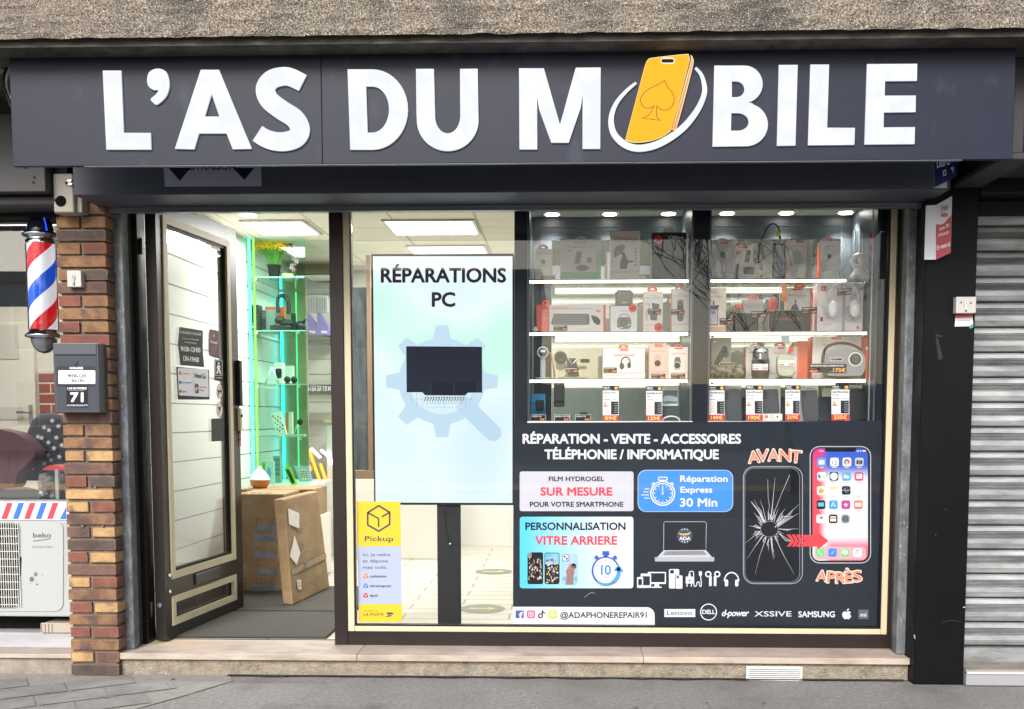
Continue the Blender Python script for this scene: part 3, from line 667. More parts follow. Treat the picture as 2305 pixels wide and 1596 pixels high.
# stickers on the door glass (outer side)
sti.poly([(218,1013),(407,1043),(405,1200),(417,1336),(225,1318),(207,1150)], C(36,40,36,.5)); sti.up()
sti.text('CHANGEMENT D\'HORAIRES', 222, 392, 1045, 1064, C(180,184,180), .03, drop=22).text('A partir du 1er Mars 2024', 240, 372, 1098, 1110, C(206,208,206), .02, drop=14).text('Nouveaux Horaires', 262, 356, 1128, 1140, C(206,208,206), .02, drop=10)
sti.text('9H30-12H00', 230, 386, 1168, 1205, WHITE, .022, drop=14).text('13H-19H00', 250, 374, 1245, 1282, WHITE, .022, drop=14); sti.build('hours_sticker', t)
sti = Art(pt=dp-dn*.010, nrm=dn, z=Zd1, step=.0008)
sti.poly([(193,1333),(457,1355),(460,1594),(207,1594)], C(36,28,34,.5)); sti.up(); sti.poly([(205,1352),(212,1343),(440,1352),(448,1360),(453,1565),(445,1574),(222,1560),(214,1548)], C(232,232,240,.5)); sti.up()
for i, (cc, tx, w) in enumerate((((236,120,60), 'colissimo', 60), ((60,110,210), 'chronopost', 78), ((210,44,70), 'dpd', 30))):
    y = 1384+i*72; sti.poly([(218+11*math.cos(R(a))+8, y+16*math.sin(R(a))) for a in range(30, 390, 60)], C(*cc)); sti.text(tx, 242, 242+w, y-6, y+8, C(40,30,80) if i else C(236,140,70), .01)
sti.line([(331,1350),(338,1568)], 1.5, GREY); sti.text('Vinted Go', 341, 430, 1380, 1420, C(40,44,60), .01, shear=.3, drop=10); sti.poly([(341,1468),(371,1470),(374,1544),(345,1543)], C(110,20,60)); sti.up(); sti.text('r', 351, 366, 1485, 1525, WHITE, .03)
sti.text('Mondial', 382, 434, 1488, 1500, C(110,20,60), .01).text('Relay', 384, 420, 1514, 1526, C(110,20,60), .01); sti.build('parcel_sticker', t)
sti = Art(pt=dp-dn*.010, nrm=dn, z=Zd1, step=.0008)
sti.poly([(498,1272),(566,1280),(566,1452),(498,1440)], C(24,22,24)); sti.up(); sti.frame(504,1284,560,1400,3,WHITE); sti.disc(532,1305,7,WHITE,10); sti.poly([(522,1318),(545,1320),(542,1352),(552,1388),(541,1390),(532,1360),(524,1390),(513,1386),(522,1352),(516,1340)], WHITE); sti.text('POUSSEZ', 508, 560, 1414, 1426, C(230,190,190), .02); sti.build('push_sticker', t)
sti = Art(pt=dp-dn*.010, nrm=dn, z=Zd2, step=.0008)
for cy_, nm in ((315,'dog'),(497,'cone')):
    sti.disc(676,cy_,31,C(230,226,220),75); sti.up(); sti.ring(676,cy_,30,5,C(150,40,40),74)
    if nm == 'dog': sti.poly([(652,300),(664,296),(668,306),(692,306),(697,290),(700,306),(696,316),(692,344),(686,344),(686,322),(668,324),(664,344),(658,344),(660,316)], BLACK)
    else: sti.poly([(658,470),(690,470),(676,520)], C(60,50,44))
    sti.up(); sti.line([(656,cy_+58),(698,cy_-58)], 4, C(150,40,40)); sti.lay -= 2
sti.build('ban_sticker', t)
sti = Art(pt=dp-dn*.010, nrm=dn, z=Zd1, step=.0008)
sti.poly(catmull([(455,1045),(470,1032),(520,1045),(534,1062),(540,1250),(520,1264),(470,1248),(452,1225),(450,1100)],3,True), C(96,24,44,.4)); sti.up(); sti.disc(494,1085,8,C(200,150,160),12); sti.text('Ouvert', 466, 522, 1118, 1140, WHITE, .015, drop=12); sti.line([(492,1165),(478,1230)],2,C(190,150,160)); sti.line([(510,1165),(498,1236)],2,C(190,150,160)); sti.line([(484,1030),(492,985),(488,945),(498,915)], 1.6, GREY); sti.build('open_tag', t)
sti = Art(pt=dp-dn*.010, nrm=dn, z=Zd1, step=.0008); sti.poly([(466,330),(543,365),(543,412),(466,384)], C(206,206,198)); sti.up(); sti.line([(474,352),(520,372)],3,BLACK); sti.line([(474,368),(512,384)],2,BLACK); sti.line([(520,382),(534,362)],5,BLACK); sti.build('small_notice', t)
sti = Art(pt=dp-dn*.0095, nrm=dn, z=Zd2, step=.0008); sti.poly([(590,588),(716,580),(716,808),(594,816)], C(24,20,18,.25)); sti.build('lock_cover', t)
# card on the free edge
q0 = MD @ Vector((LL-.01, -.03, 0)); Yc = q0.y
A = Art(Y=Yc, z=Zd2); A.poly([(801,540),(888,548),(888,862),(806,862)], C(206,188,150,.4)); A.up(); A.poly([(818,680),(850,634),(886,680),(886,806),(820,806)], C(204,40,50)); A.up(); A.disc(851,688,14,C(240,230,226),18); A.disc(851,718,7,WHITE,12); A.rect(822,745,884,757,C(240,210,210)); A.rect(824,772,882,782,WHITE)
A.build('edge_card', t, label='beige card with a red house shaped sticker')

# ------------------------------------------------------------------ window poster (vinyl on the inside of the pane)
VY = .016; SL = C(30,37,49,.6); PW = C(232,232,242,.5)
t = thing('window_poster', 'dark slate vinyl poster advertising repairs on the lower right of the shop window', 'poster', P(1570, 1408, VY))
A = Art(Y=VY, step=.0008)
def prt(name, label=None):
    global A
    z_ = A.z; A.build(name, t, label=label); A = Art(Y=VY, step=.0008, z=z_); A.lay = 1
A.poly([(1155.5,952),(1985,947),(1984,1409),(1154,1408)], SL); prt('vinyl')
Za = (1270,1050,3.907); Zb = (1270,1380,3.907); Zc = (1800,1050,2.4545); Zd = (1840,1120,4.433); Ze = (1280,1380,6.78)
A.z = Za; A.text('RÉPARATION - VENTE - ACCESSOIRES', 147, 2272, 141, 229, PW, .034, .98); A.text('TÉLÉPHONIE / INFORMATIQUE', 360, 2055, 293, 381, PW, .034, .98); prt('heading')
A.z = Za; GC = C(206,206,220); A.rect(114,504,1226,892,GC,22); A.up(); INK = C(18,20,38)
A.text('FILM HYDROGEL', 400, 938, 555, 598, INK, .03); A.text('SUR MESURE', 320, 1017, 662, 738, C(222,58,80), .034); A.text('POUR VOTRE SMARTPHONE', 215, 1126, 802, 848, INK, .03); prt('hydrogel_panel')
A.z = Za; BL = C(52,140,240); A.rect(1267,489,2199,899,C(190,214,250),80); A.up(); A.rect(1273,495,2193,893,BL,76); A.up()
for tx, x0, x1, y0, y1 in (('Réparation',1684,2144,545,604),('Express',1686,1994,655,710),('30 Min',1682,2042,768,846)): A.text(tx, x0, x1, y0, y1, PW, .026)
A.ring(1511,718,117,12,PW); A.ring(1511,718,96,9,PW)
for k in range(12): A.line([(1511+70*math.sin(R(30*k)), 718-70*math.cos(R(30*k))), (1511+85*math.sin(R(30*k)), 718-85*math.cos(R(30*k)))], 7, PW)
A.line([(1511,640),(1511,712)], 8, PW); A.ring(1511,718,9,6,PW)
A.frame(1470,560,1554,590,9,PW,8); A.line([(1490,592),(1490,606)],8,PW); A.line([(1532,592),(1532,606)],8,PW)
for sx in (-1, 1): A.line([(1511+sx*76,618),(1511+sx*92,640)],9,PW); A.line([(1511+sx*86,610),(1511+sx*106,636)],12,PW)
for y, x0, x1 in ((675,1335,1378),(704,1322,1374),(734,1302,1376),(765,1330,1382)): A.line([(x0,y),(x1,y)], 8, PW)
prt('express_panel')
# personalisation panel with printed gradient
grad = bpy.data.materials.new('cyan_to_white_print'); grad.use_nodes = True; n = grad.node_tree; g = n.nodes.new('ShaderNodeNewGeometry'); s_ = n.nodes.new('ShaderNodeSeparateXYZ'); mr = n.nodes.new('ShaderNodeMapRange'); rp = n.nodes.new('ShaderNodeValToRGB')
mr.inputs[1].default_value = P(1170,1240,VY).x; mr.inputs[2].default_value = P(1425,1240,VY).x
rp.color_ramp.elements[0].color = (lin(84),lin(206),lin(246),1); rp.color_ramp.elements[0].position = .05; rp.color_ramp.elements[1].color = (lin(226),lin(234),lin(248),1); rp.color_ramp.elements[1].position = .8
n.links.new(g.outputs['Position'], s_.inputs[0]); n.links.new(s_.outputs[0], mr.inputs[0]); n.links.new(mr.outputs[0], rp.inputs[0]); n.links.new(rp.outputs[0], n.nodes['Principled BSDF'].inputs['Base Color'])
A.z = None; A.rect(1169.5,1163,1425,1324,grad,6); A.up(); A.z = Za
A.text('PERSONNALISATION', 172, 1146, 1005, 1074, INK, .028); A.text('VITRE ARRIERE', 268, 1064, 1138, 1218, C(226,60,80), .03)
A.z = Ze; ST = C(34,92,196)
A.rect(262,8,528,548,C(16,16,20),34); A.rect(551,14,806,548,C(16,18,24),38); A.rect(848,34,1110,550,C(150,190,214),38); A.up()
A.rect(562,26,795,536,C(120,200,236),30); A.rect(858,42,1100,540,C(176,206,240),30); A.up()
rnd = random.Random(3)
A.poly([(562,210),(795,210),(795,510),(770,536),(590,536),(562,510)], C(34,30,40)); A.up()
for k in range(60): # abstract blobs in place of artwork
    x, y = rnd.uniform(285,505), rnd.uniform(110,480); A.disc(x, y, rnd.uniform(5,14), rnd.choice([C(226,220,214), C(90,86,96), C(150,110,90), C(200,180,160)]), rnd.uniform(8,30), 7); A.lay += .02
for k in range(70):
    x, y = rnd.uniform(580,780), rnd.uniform(120,520); A.disc(x, y, rnd.uniform(7,18), rnd.choice([C(236,230,226), C(206,60,60), C(70,70,110), C(238,210,70), C(150,190,220)]), rnd.uniform(8,20), 7); A.lay += .02
A.frame(276,14,324,96,6,PW,20); A.disc(300,36,9,PW); A.disc(300,74,9,PW); A.frame(562,24,648,70,5,C(24,60,100),20)
A.rect(852,46,966,158,C(60,64,80),30); A.up(); A.rect(860,54,958,150,PW,26); A.up(); A.disc(893,84,17,BLACK); A.disc(928,118,17,BLACK)
A.poly([(858,420),(1100,425),(1100,480),(858,480)], C(120,184,200))
A.up(); A.poly([(910,545),(925,400),(912,330),(960,250),(975,200),(1000,200),(1010,260),(1050,300),(1056,360),(1030,440),(1040,545)], C(170,130,128)); A.up()
for x in range(930,1035,22): A.line([(x,540),(x+6,420),(x+14,300)], 5, C(110,70,76))
A.disc(1045,240,40,C(40,24,24),46); A.up(); A.disc(1042,262,24,C(150,96,76),26)
# stopwatch
A.rect(1532,0-12,1646,50,ST); A.rect(1560,48,1618,90,ST); 
for sx in (-1, 1): A.poly([(1588+sx*110,90),(1588+sx*160,56),(1588+sx*196,94),(1588+sx*176,122),(1588+sx*140,122)], ST)
A.disc(1588,322,238,ST,244,48); A.up(); A.disc(1588,318,208,C(234,236,246),216,48); A.up()
LB = C(64,164,240); A.poly(arc(1588,322,238,244,-60,-130,14)+arc(1588,318,205,212,-130,-60,14), LB); A.poly(arc(1588,322,250,246,15,-62,16)+arc(1588,318,190,204,-62,15,16), LB); A.poly([(1722,325),(1800,205),(1890,325)], LB)
for k in range(12): A.line([(1588+160*math.sin(R(30*k)), 320-164*math.cos(R(30*k))), (1588+185*math.sin(R(30*k)), 320-190*math.cos(R(30*k)))], 7, C(70,74,90))
A.up(); A.text('10', 1510, 1674, 225, 385, C(60,140,214), .02, .9); A.text('min', 1546, 1628, 418, 446, C(110,170,220), .01); prt('personalisation_panel')
# laptop
A.z = Za; A.line([(1520,1270),(1522,1010),(1534,995),(1925,995),(1938,1010),(1932,1270)], 5, C(190,196,206)); A.rect(1525,999,1932,1268,C(26,30,40)); A.up()
A.disc(1726,1132,76,C(52,74,92)); A.up(); A.text('ADA', 1674, 1782, 1142, 1174, PW, .04); A.poly([(1662,1100),(1700,1112),(1724,1110),(1750,1108),(1788,1094),(1770,1122),(1740,1128),(1712,1130),(1684,1124)], C(222,184,110))
for k in range(3): A.disc(1700+26*k,1072-4*(k==1),6,PW,n=8); A.disc(1700+26*k,1190+4*(k==1),6,PW,n=8)
A.poly([(1520,1274),(1932,1272),(2016,1368),(1434,1368)], C(200,202,212)); A.up(); A.poly([(1540,1284),(1910,1282),(1940,1318),(1514,1320)], C(110,112,120))
A.up()
for k in range(26): A.line([(1544+14.2*k,1286),(1534+15.4*k,1316)], 3, C(206,208,214))
A.z = Zb; A.lay -= 1; A.poly([(1434,52),(2016,52),(2012,94),(1438,94)], C(182,184,194)); prt('laptop_picture')
# row of device icons
A.z = Zb
A.rect(1366,196,1543,314,PW,8); A.rect(1430,314,1476,340,PW); A.rect(1400,340,1502,352,PW,4); A.up(); A.rect(1380,208,1531,296,SL); A.up(); A.rect(1296,212,1398,352,PW,8); A.up(); A.rect(1308,238,1386,326,SL); A.up(); A.rect(1260,246,1320,352,PW,8); A.up(); A.rect(1272,266,1308,324,SL); prt('device_icon'); A.lay = 1
A.rect(1572,168,1672,358,PW,14); A.up(); A.rect(1584,178,1620,212,SL,8); A.up(); A.rect(1634,226,1706,362,SL,10); A.up(); A.rect(1640,230,1704,360,PW,10); A.up(); A.rect(1648,236,1670,258,SL,5); prt('device_icon'); A.lay = 1
A.rect(1736,242,1808,310,PW,5); A.rect(1744,308,1754,340,PW); A.rect(1786,308,1796,340,PW); A.rect(1762,214,1784,242,PW); A.line(catmull([(1772,216),(1776,196),(1796,190),(1812,206),(1814,300),(1822,336),(1840,330),(1846,300),(1866,296),(1872,330),(1884,338),(1888,300),(1880,230)],5), 9, PW); A.rect(1864,190,1894,232,PW,5); A.up(); A.poly([(1776,262),(1762,282),(1772,282),(1768,298),(1784,276),(1774,276)], SL); prt('device_icon'); A.lay = 1
for sx in (-1, 1): A.ring(2000+sx*44,218,24,14,PW); A.rect(2000+sx*18-10*(sx<0)-8, 236, 2000+sx*18+8+10*(sx>0), 334, PW, 6)
prt('device_icon'); A.ring(2184,286,70,12,PW,84,24,0,180); A.poly(rr2(2118,270,2150,338,14), PW); A.poly(rr2(2218,270,2250,338,14), PW); prt('device_icon')
# scratch, social strip
A.z = Ze; A.line(catmull([(1218,772),(1260,748),(1310,705),(1360,692),(1408,706)], 5), [6+2*math.sin(i/21*PI) for i in range(21)], C(170,172,176)); prt('scratch')
A.z = Zb; SW = C(236,236,246)
A.poly([(47,536),(1352,541)]+[(1352+80*math.sin(R(a)), 616-75*math.cos(R(a))) for a in range(15, 91, 15)]+[(1434,712),(47,706)], SW); A.up()
A.rect(74,572,154,648,C(58,90,170)); A.up(); A.text('f', 108, 146, 590, 647, SW, .03); A.lay -= 1
A.rect(185,572,264,648,C(214,70,120),18); A.up(); A.frame(202,588,248,632,6,SW,12); A.ring(225,610,11,6,SW); A.lay -= 1
A.text('@ADAPHONEREPAIR91', 512, 1354, 590, 645, C(28,26,38), .02); 
A.ring(317,624,19,12,C(24,20,28)); A.line([(334,626),(334,572)],11,C(24,20,28)); A.line(catmull([(338,574),(346,592),(366,600)],4),11,C(24,20,28))
A.rect(392,570,482,656,C(238,236,96)); A.up(); A.poly(catmull([(437,584),(454,598),(456,618),(468,632),(452,638),(437,644),(422,638),(406,632),(418,618),(420,598)],3,True), C(60,60,60)); A.up(); A.poly(catmull([(437,588),(451,600),(453,618),(462,631),(450,635),(437,640),(424,635),(412,631),(421,618),(423,600)],3,True), SW); prt('social_strip')
# brand row
A.z = Zb; A.rect(1527,559,1829,637,PW); A.up(); A.text('Lenovo', 1553, 1800, 576, 616, C(50,58,70), .006); A.lay -= 1; prt('brand_logo')
A.ring(1959,588,78,10,PW); A.text('DELL', 1898, 2024, 567, 606, PW, .026, .9); prt('brand_logo'); A.z = Zc
A.text('d-power', 12, 178, 1166, 1204, PW, .02, .9, shear=.25); prt('brand_logo'); A.text('XSSIVE', 212, 438, 1175, 1206, PW, .012, 1.0); prt('brand_logo'); A.text('SAMSUNG', 482, 704, 1176, 1210, PW, .026); prt('brand_logo')
A.poly(catmull([(776,1178),(762,1176),(750,1190),(754,1210),(766,1223),(778,1220),(790,1223),(802,1210),(805,1202),(796,1194),(802,1180),(790,1175)],3,True), PW); A.poly(catmull([(778,1172),(780,1164),(790,1158),(790,1166)],3,True), PW)
prt('brand_logo'); A.rect(850,1165,910,1222,C(96,100,110)); A.up(); A.text('mi', 863, 898, 1184, 1207, PW, .03); prt('brand_logo')
# avant / apres
A.z = Zd; SAL = C(244,140,104)
def wob(tx, ch, fill=SAL):
    for s_, x0, x1, y0, y1, r_ in ch:
        A.text(s_, x0-5, x1+5, y0-5, y1+5, C(244,222,214), .05, rot=r_); A.up(); A.text(s_, x0+3, x1-3, y0+3, y1-3, fill, .022, rot=r_); A.lay -= 1
wob('', [('A',146,262,42,160,-.10),('V',238,358,24,146,-.03),('A',360,474,20,140,.0),('N',484,600,22,144,.03),('T',606,714,36,158,.09)])
prt('before_lettering'); wob('', [('A',892,1000,1364,1474,.10),('P',1010,1098,1374,1492,.05),('R',1110,1208,1382,1496,.0),('È',1212,1290,1376,1490,-.04),('S',1298,1396,1366,1478,-.09)]); prt('after_lettering')
A.z = Zd; RIM = C(170,176,184)
A.rect(64,200,745,1515,C(26,33,45),110); A.up(); A.line(rr2(82,208,736,1505,118), 8, RIM, True); A.line(rr2(98,224,706,1490,104), 6, C(130,136,146), True); A.rect(102,228,702,1484,C(12,16,27),100); A.up()
cx_, cy_ = 370, 900; rnd = random.Random(11); CRK = C(214,218,226)
for k in range(30):
    a_ = 2*PI*k/30+rnd.uniform(-.1,.1); r0 = rnd.uniform(92,112); r1 = rnd.choice([rnd.uniform(130,200), rnd.uniform(150,260), rnd.uniform(200,520)])
    e = (cx_+r1*.95*math.cos(a_), cy_+r1*1.25*math.sin(a_)); e = (max(108, min(696, e[0])), max(300, min(1400, e[1])))
    s_ = (cx_+r0*math.cos(a_), cy_+r0*.95*math.sin(a_)); mid = ((s_[0]+e[0])/2+rnd.uniform(-10,10), (s_[1]+e[1])/2+rnd.uniform(-10,10))
    A.line([s_, mid, e], [rnd.uniform(5,12), rnd.uniform(2.5,6), 1.2], CRK)
    if k % 2 == 0:
        m2 = (s_[0]+(e[0]-s_[0])*.45, s_[1]+(e[1]-s_[1])*.45); nx, ny = -(e[1]-s_[1]), e[0]-s_[0]; L_ = math.hypot(nx, ny); w_ = rnd.uniform(14,30)
        A.line([s_, (m2[0]+nx/L_*w_, m2[1]+ny/L_*w_), (s_[0]+(e[0]-s_[0])*.7, s_[1]+(e[1]-s_[1])*.7)], [4,6,2], CRK); A.lay += .05
        for q_ in range(4): A.line([(s_[0]+(e[0]-s_[0])*.15*(q_+1), s_[1]+(e[1]-s_[1])*.15*(q_+1)), (m2[0]+nx/L_*w_*.7*rnd.random(), m2[1]+ny/L_*w_*.7*rnd.random())], 2.2, C(140,146,158))
A.ring(cx_,cy_,98,5,C(150,156,168),88,26); A.line([(352,350),(356,560),(370,640),(362,700),(366,790)],3,CRK); A.line([(596,300),(500,520),(396,790)],[5,3,4],CRK)
A.line([(168,600),(240,690),(330,830)],[4,10,8],CRK); A.line([(430,880),(520,760),(630,758),(520,820),(430,884)],[4,7,5,5,3],CRK); prt('broken_phone_picture')
scr = bpy.data.materials.new('phone_wallpaper_print'); scr.use_nodes = True; n = scr.node_tree; L = n.links; g = n.nodes.new('ShaderNodeNewGeometry'); s_ = n.nodes.new('ShaderNodeSeparateXYZ'); L.new(g.outputs['Position'], s_.inputs[0])
p0, p1 = A.mp(845,0), A.mp(1460,1250)
def mrn(sock, a_, b_):
    m1 = n.nodes.new('ShaderNodeMapRange'); m1.inputs[1].default_value = a_; m1.inputs[2].default_value = b_; m1.interpolation_type = 'SMOOTHSTEP'; L.new(sock, m1.inputs[0]); return m1.outputs[0]
def mixc(f, c1, c2):
    m1 = n.nodes.new('ShaderNodeMixRGB'); L.new(f, m1.inputs[0])
    for k, c_ in ((1, c1), (2, c2)):
        if isinstance(c_, tuple): m1.inputs[k].default_value = (lin(c_[0]), lin(c_[1]), lin(c_[2]), 1)
        else: L.new(c_, m1.inputs[k])
    return m1.outputs[0]
fx = mrn(s_.outputs[0], p0.x+.035, p0.x+.085); fz = mrn(s_.outputs[2], p0.z-.17, p0.z-.08)
left = mixc(mrn(s_.outputs[2], p0.z-.13, p0.z-.03), (232,70,92), (206,40,130)); right = mixc(fz, (220,226,240), (34,84,200)); top_ = mixc(fx, left, right)
low = mixc(mrn(s_.outputs[0], p0.x+.06, p0.x+.11), (232,230,238), (240,110,130)); allc = mixc(mrn(s_.outputs[2], p1.z+.06, p1.z+.13), low, top_); L.new(allc, n.nodes['Principled BSDF'].inputs['Base Color'])
A.rect(806,-22,1502,1290,C(38,46,60),100); A.up(); A.line(rr2(822,-14,1492,1276,104), 9, C(196,200,210), True); A.rect(832,-6,1482,1266,C(14,16,24),96); A.up(); A.rect(848,6,1462,1250,scr,76); A.up(); A.rect(985,-8,1330,42,C(14,16,24),34)
A.text('9:41', 922, 968, 28, 44, PW, .03); A.poly([(1330,42),(1360,42),(1360,24)], PW); A.disc(1382,34,8,PW); A.rect(1402,26,1438,42,PW,5)
ic = [(949,160,(70,160,236)),(1091,158,(240,240,246)),(1229,157,(244,244,244)),(1366,157,(190,194,204)),(948,316,(226,232,220)),(1086,316,(20,20,24)),(1225,316,(80,170,236)),(1363,316,(226,70,100)),(945,474,(246,240,232)),(1083,473,(246,246,236)),(1221,471,(24,26,34)),(1359,473,(238,240,248)),(942,630,(24,24,30)),(1079,630,(70,160,236)),(1217,630,(190,50,150)),(1356,630,(236,130,80)),(939,787,(246,240,244)),(1077,787,(24,20,24)),(1213,786,(190,194,202)),(934,1160,(110,220,130)),(1070,1160,(70,150,236)),(1207,1162,(120,220,140)),(1345,1162,(246,246,250))]
A.rect(868,1095,1440,1238,C(244,170,186),40); A.up()
for x, y, c_ in ic: A.rect(x-48,y-48,x+48,y+48,C(*c_),22)
A.up(); 
A.rect(918,136,980,184,PW,5); A.line([(918,136),(949,164),(980,136)],3,C(120,170,220)); A.text('12',1064,1118,144,186,C(70,70,76),-.005); 
for k in range(8): A.disc(1229+22*math.cos(PI*k/4),157+22*math.sin(PI*k/4),14,C(*[(240,80,70),(244,150,60),(240,210,60),(130,200,80),(60,180,120),(60,150,220),(120,90,190),(210,80,150)][k])); A.lay += .05
A.rect(1334,138,1400,180,C(40,42,48),6); A.up(); A.ring(1367,160,13,5,C(170,172,180)); A.disc(1086,316,42,PW); A.line([(1062,306),(1088,318)],3,BLACK); A.line([(912,290),(930,330)],12,C(60,110,200)); A.ring(924,320,14,6,C(60,110,200)); A.line([(960,300),(980,340)],10,C(200,210,110))
A.disc(1215,310,16,C(250,214,90)); A.up(); A.poly(rr2(1192,312,1256,338,13), PW); A.rect(1334,290,1398,342,PW,4); A.up(); A.text('N',1346,1366,294,310,BLACK,.03); A.poly([(917,470),(945,444),(973,470),(966,500),(924,500)], C(244,160,60)); A.rect(1040,432,1126,452,C(250,220,90),6)
A.line([(1178,474),(1200,472),(1210,446),(1218,500),(1226,468),(1240,476),(1262,466)],4,PW); A.line([(1240,430),(1240,512)],3,GREY)
for k in range(3): A.disc(1330,450+24*k,4,C(120,160,220)); A.line([(1342,450+24*k),(1392,450+24*k)],1.5,GREY)
A.rect(908,606,976,650,C(90,190,236),5); A.line([(1056,652),(1079,602),(1102,652)],7,PW); A.line([(1050,640),(1108,640)],7,PW)
A.poly([(1217+(30 if k%2==0 else 12)*math.sin(R(36*k)),632-(30 if k%2==0 else 12)*math.cos(R(36*k))) for k in range(10)], PW); A.rect(1322,608,1390,652,PW,5); A.poly([(945,766),(934,760),(928,772),(946,796),(966,770),(956,760)], C(230,50,90)); A.rect(1044,758,1110,816,C(236,230,226),5); A.up(); A.rect(1046,770,1108,786,C(230,120,90))
A.disc(1213,786,44,C(40,42,50)); A.up(); A.ring(1213,786,36,6,C(180,184,194)); A.ring(1213,786,16,5,C(180,184,194)); A.line([(914,1136),(922,1160),(950,1184)],12,PW); A.disc(1070,1160,38,C(60,140,230)); A.up(); A.line([(1054,1178),(1088,1142)],6,PW); A.disc(1207,1158,34,PW,26); A.line([(1328,1184),(1332,1136),(1364,1130),(1362,1176)],6,C(200,60,110))
for x, y, c_ in ic[:16]: A.rect(x-22,y+56,x+22,y+64,C(232,220,232))
prt('repaired_phone_picture')
A.z = Zd; A.lay = 5.5
A.poly([(560,960),(600,960),(650,1030),(602,1096),(565,1094),(612,1030)], C(232,60,72)); A.poly([(618,960),(648,960),(696,1030),(650,1096),(618,1096),(660,1030)], C(232,60,72)); A.poly([(664,962),(698,962),(744,1030),(700,1096),(664,1096),(708,1030)], C(232,60,72))
A.poly([(712,966),(902,966),(902,930),(1024,1030),(902,1134),(902,1094),(712,1094),(758,1030)], C(232,60,72)); prt('red_arrow')

# ------------------------------------------------------------------ screen totem
TY = .15
t = thing('screen_totem', 'tall glowing display screen on a dark post advertising PC repairs behind the window', 'screen', (P(1010,1400,TY).x, TY+.04, .12))
q0, q1 = P(835,572,TY), P(1157,1137,TY)
b = MB(); b.box(q0.x, q1.x, TY, TY+.07, q1.z, q0.z); b.build('bezel', C(26,26,34,.4), t, bevel=.003)
scrm = bpy.data.materials.new('screen_image'); scrm.use_nodes = True; n = scrm.node_tree; L = n.links; n.nodes.remove(n.nodes['Principled BSDF']); em = n.nodes.new('ShaderNodeEmission')
g = n.nodes.new('ShaderNodeNewGeometry'); no = n.nodes.new('ShaderNodeTexNoise'); no.inputs['Scale'].default_value = 1.7; no.inputs['Detail'].default_value = .5; rp = n.nodes.new('ShaderNodeValToRGB')
L.new(g.outputs['Position'], no.inputs['Vector']); L.new(no.outputs['Fac'], rp.inputs[0]); L.new(rp.outputs[0], em.inputs[0]); L.new(em.outputs[0], n.nodes['Material Output'].inputs[0]); em.inputs[1].default_value = .52
rp.color_ramp.elements[0].position = .36; rp.color_ramp.elements[0].color = (lin(206),lin(248),lin(236),1); rp.color_ramp.elements[1].position = .62; rp.color_ramp.elements[1].color = (lin(218),lin(240),lin(252),1); e_ = rp.color_ramp.elements.new(.48); e_.color = (lin(234),lin(250),lin(250),1)
Z4 = (840, 500, 2.661)
A = Art(Y=TY-.0012, step=.0009); A.poly([(839,577),(1153,577),(1153,1132),(845,1131)], scrm); A.build('display', t)
A = Art(Y=TY-.0022, z=Z4, step=.0009); TX = EM(56,44,62,.45)
A.text('RÉPARATIONS', 302, 1128, 456, 547, TX, .032); A.build('lettering', t); A = Art(Y=TY-.0022, z=Z4, step=.0009); A.text('PC', 641, 790, 618, 708, TX, .032); A.build('lettering', t)
A = Art(Y=TY-.0022, z=Z4, step=.0009)
GE = EM(196,222,240,.52); gear = []
for k in range(8):
    a0 = k*45
    for da, r_ in ((-11.5,288),(-6.2,374),(6.2,374),(11.5,288),(17,288),(22.5,288),(28,288)):
        a_ = R(a0+da); gear.append((705+r_*math.sin(a_), 1207-r_*math.cos(a_)))
A.shape([gear, [(705+218*math.cos(2*PI*i/40), 1207+218*math.sin(2*PI*i/40)) for i in range(40)]], GE); A.up()
A.shape([[(705+216*math.cos(2*PI*i/40), 1207+216*math.sin(2*PI*i/40)) for i in range(40)]], EM(222,242,250,.5)); A.line([(830,1340),(1045,1550)], 112, EM(192,218,238,.52), cap=True)
A.up(); 
for x in range(500,930,36): A.line([(x,1282),(x+4,1330+22*((x//36) % 4))], 1.5, EM(120,140,170,.5))
for k in range(15): A.line([(590+18*k,1310),(600+18*k,1316),(586+18*k,1340)], 5, EM(60,66,80,.4))
A.line([(520,1325),(910,1325)],1.5,EM(120,140,170,.5)); A.line([(600,1352),(850,1352)],2,EM(110,130,160,.5)); A.line([(610,1380),(780,1384)],1.5,EM(150,170,200,.5)); A.build('gear_graphic', t)
A = Art(Y=TY-.0050, z=Z4); A.poly([(467,974),(971,977),(973,1282),(878,1283),(858,1302),(592,1300),(575,1280),(470,1280)], C(38,40,54,.08)); A.build('dark_monitor_graphic', t)
b = MB(); q0, q1 = P(983,1138,TY+.02), P(1037,1405,TY+.02); b.box(q0.x, q1.x, TY+.02, TY+.05, .13, q1.z+.72); b.build('post', C(34,34,38,.5), t, bevel=.003)
b = MB(); b.box(q0.x-.2, q1.x+.2, TY-.05, TY+.25, .1215, .131); b.build('base_plate', C(30,30,34,.5), t, bevel=.002)
b = MB(); b.tube([P(x, y, TY+.015) for x, y in [Dz((840,1100,2.66),*p) for p in ((725,470),(728,560),(745,640),(757,685))]], .002, 6); b.build('cord', BLACK, t)
b = MB(); c_ = P(*Dz((840,1100,2.66),759,692), TY+.012); b.ball(c_, .009); b.build('cable_knob', CHROME, t)

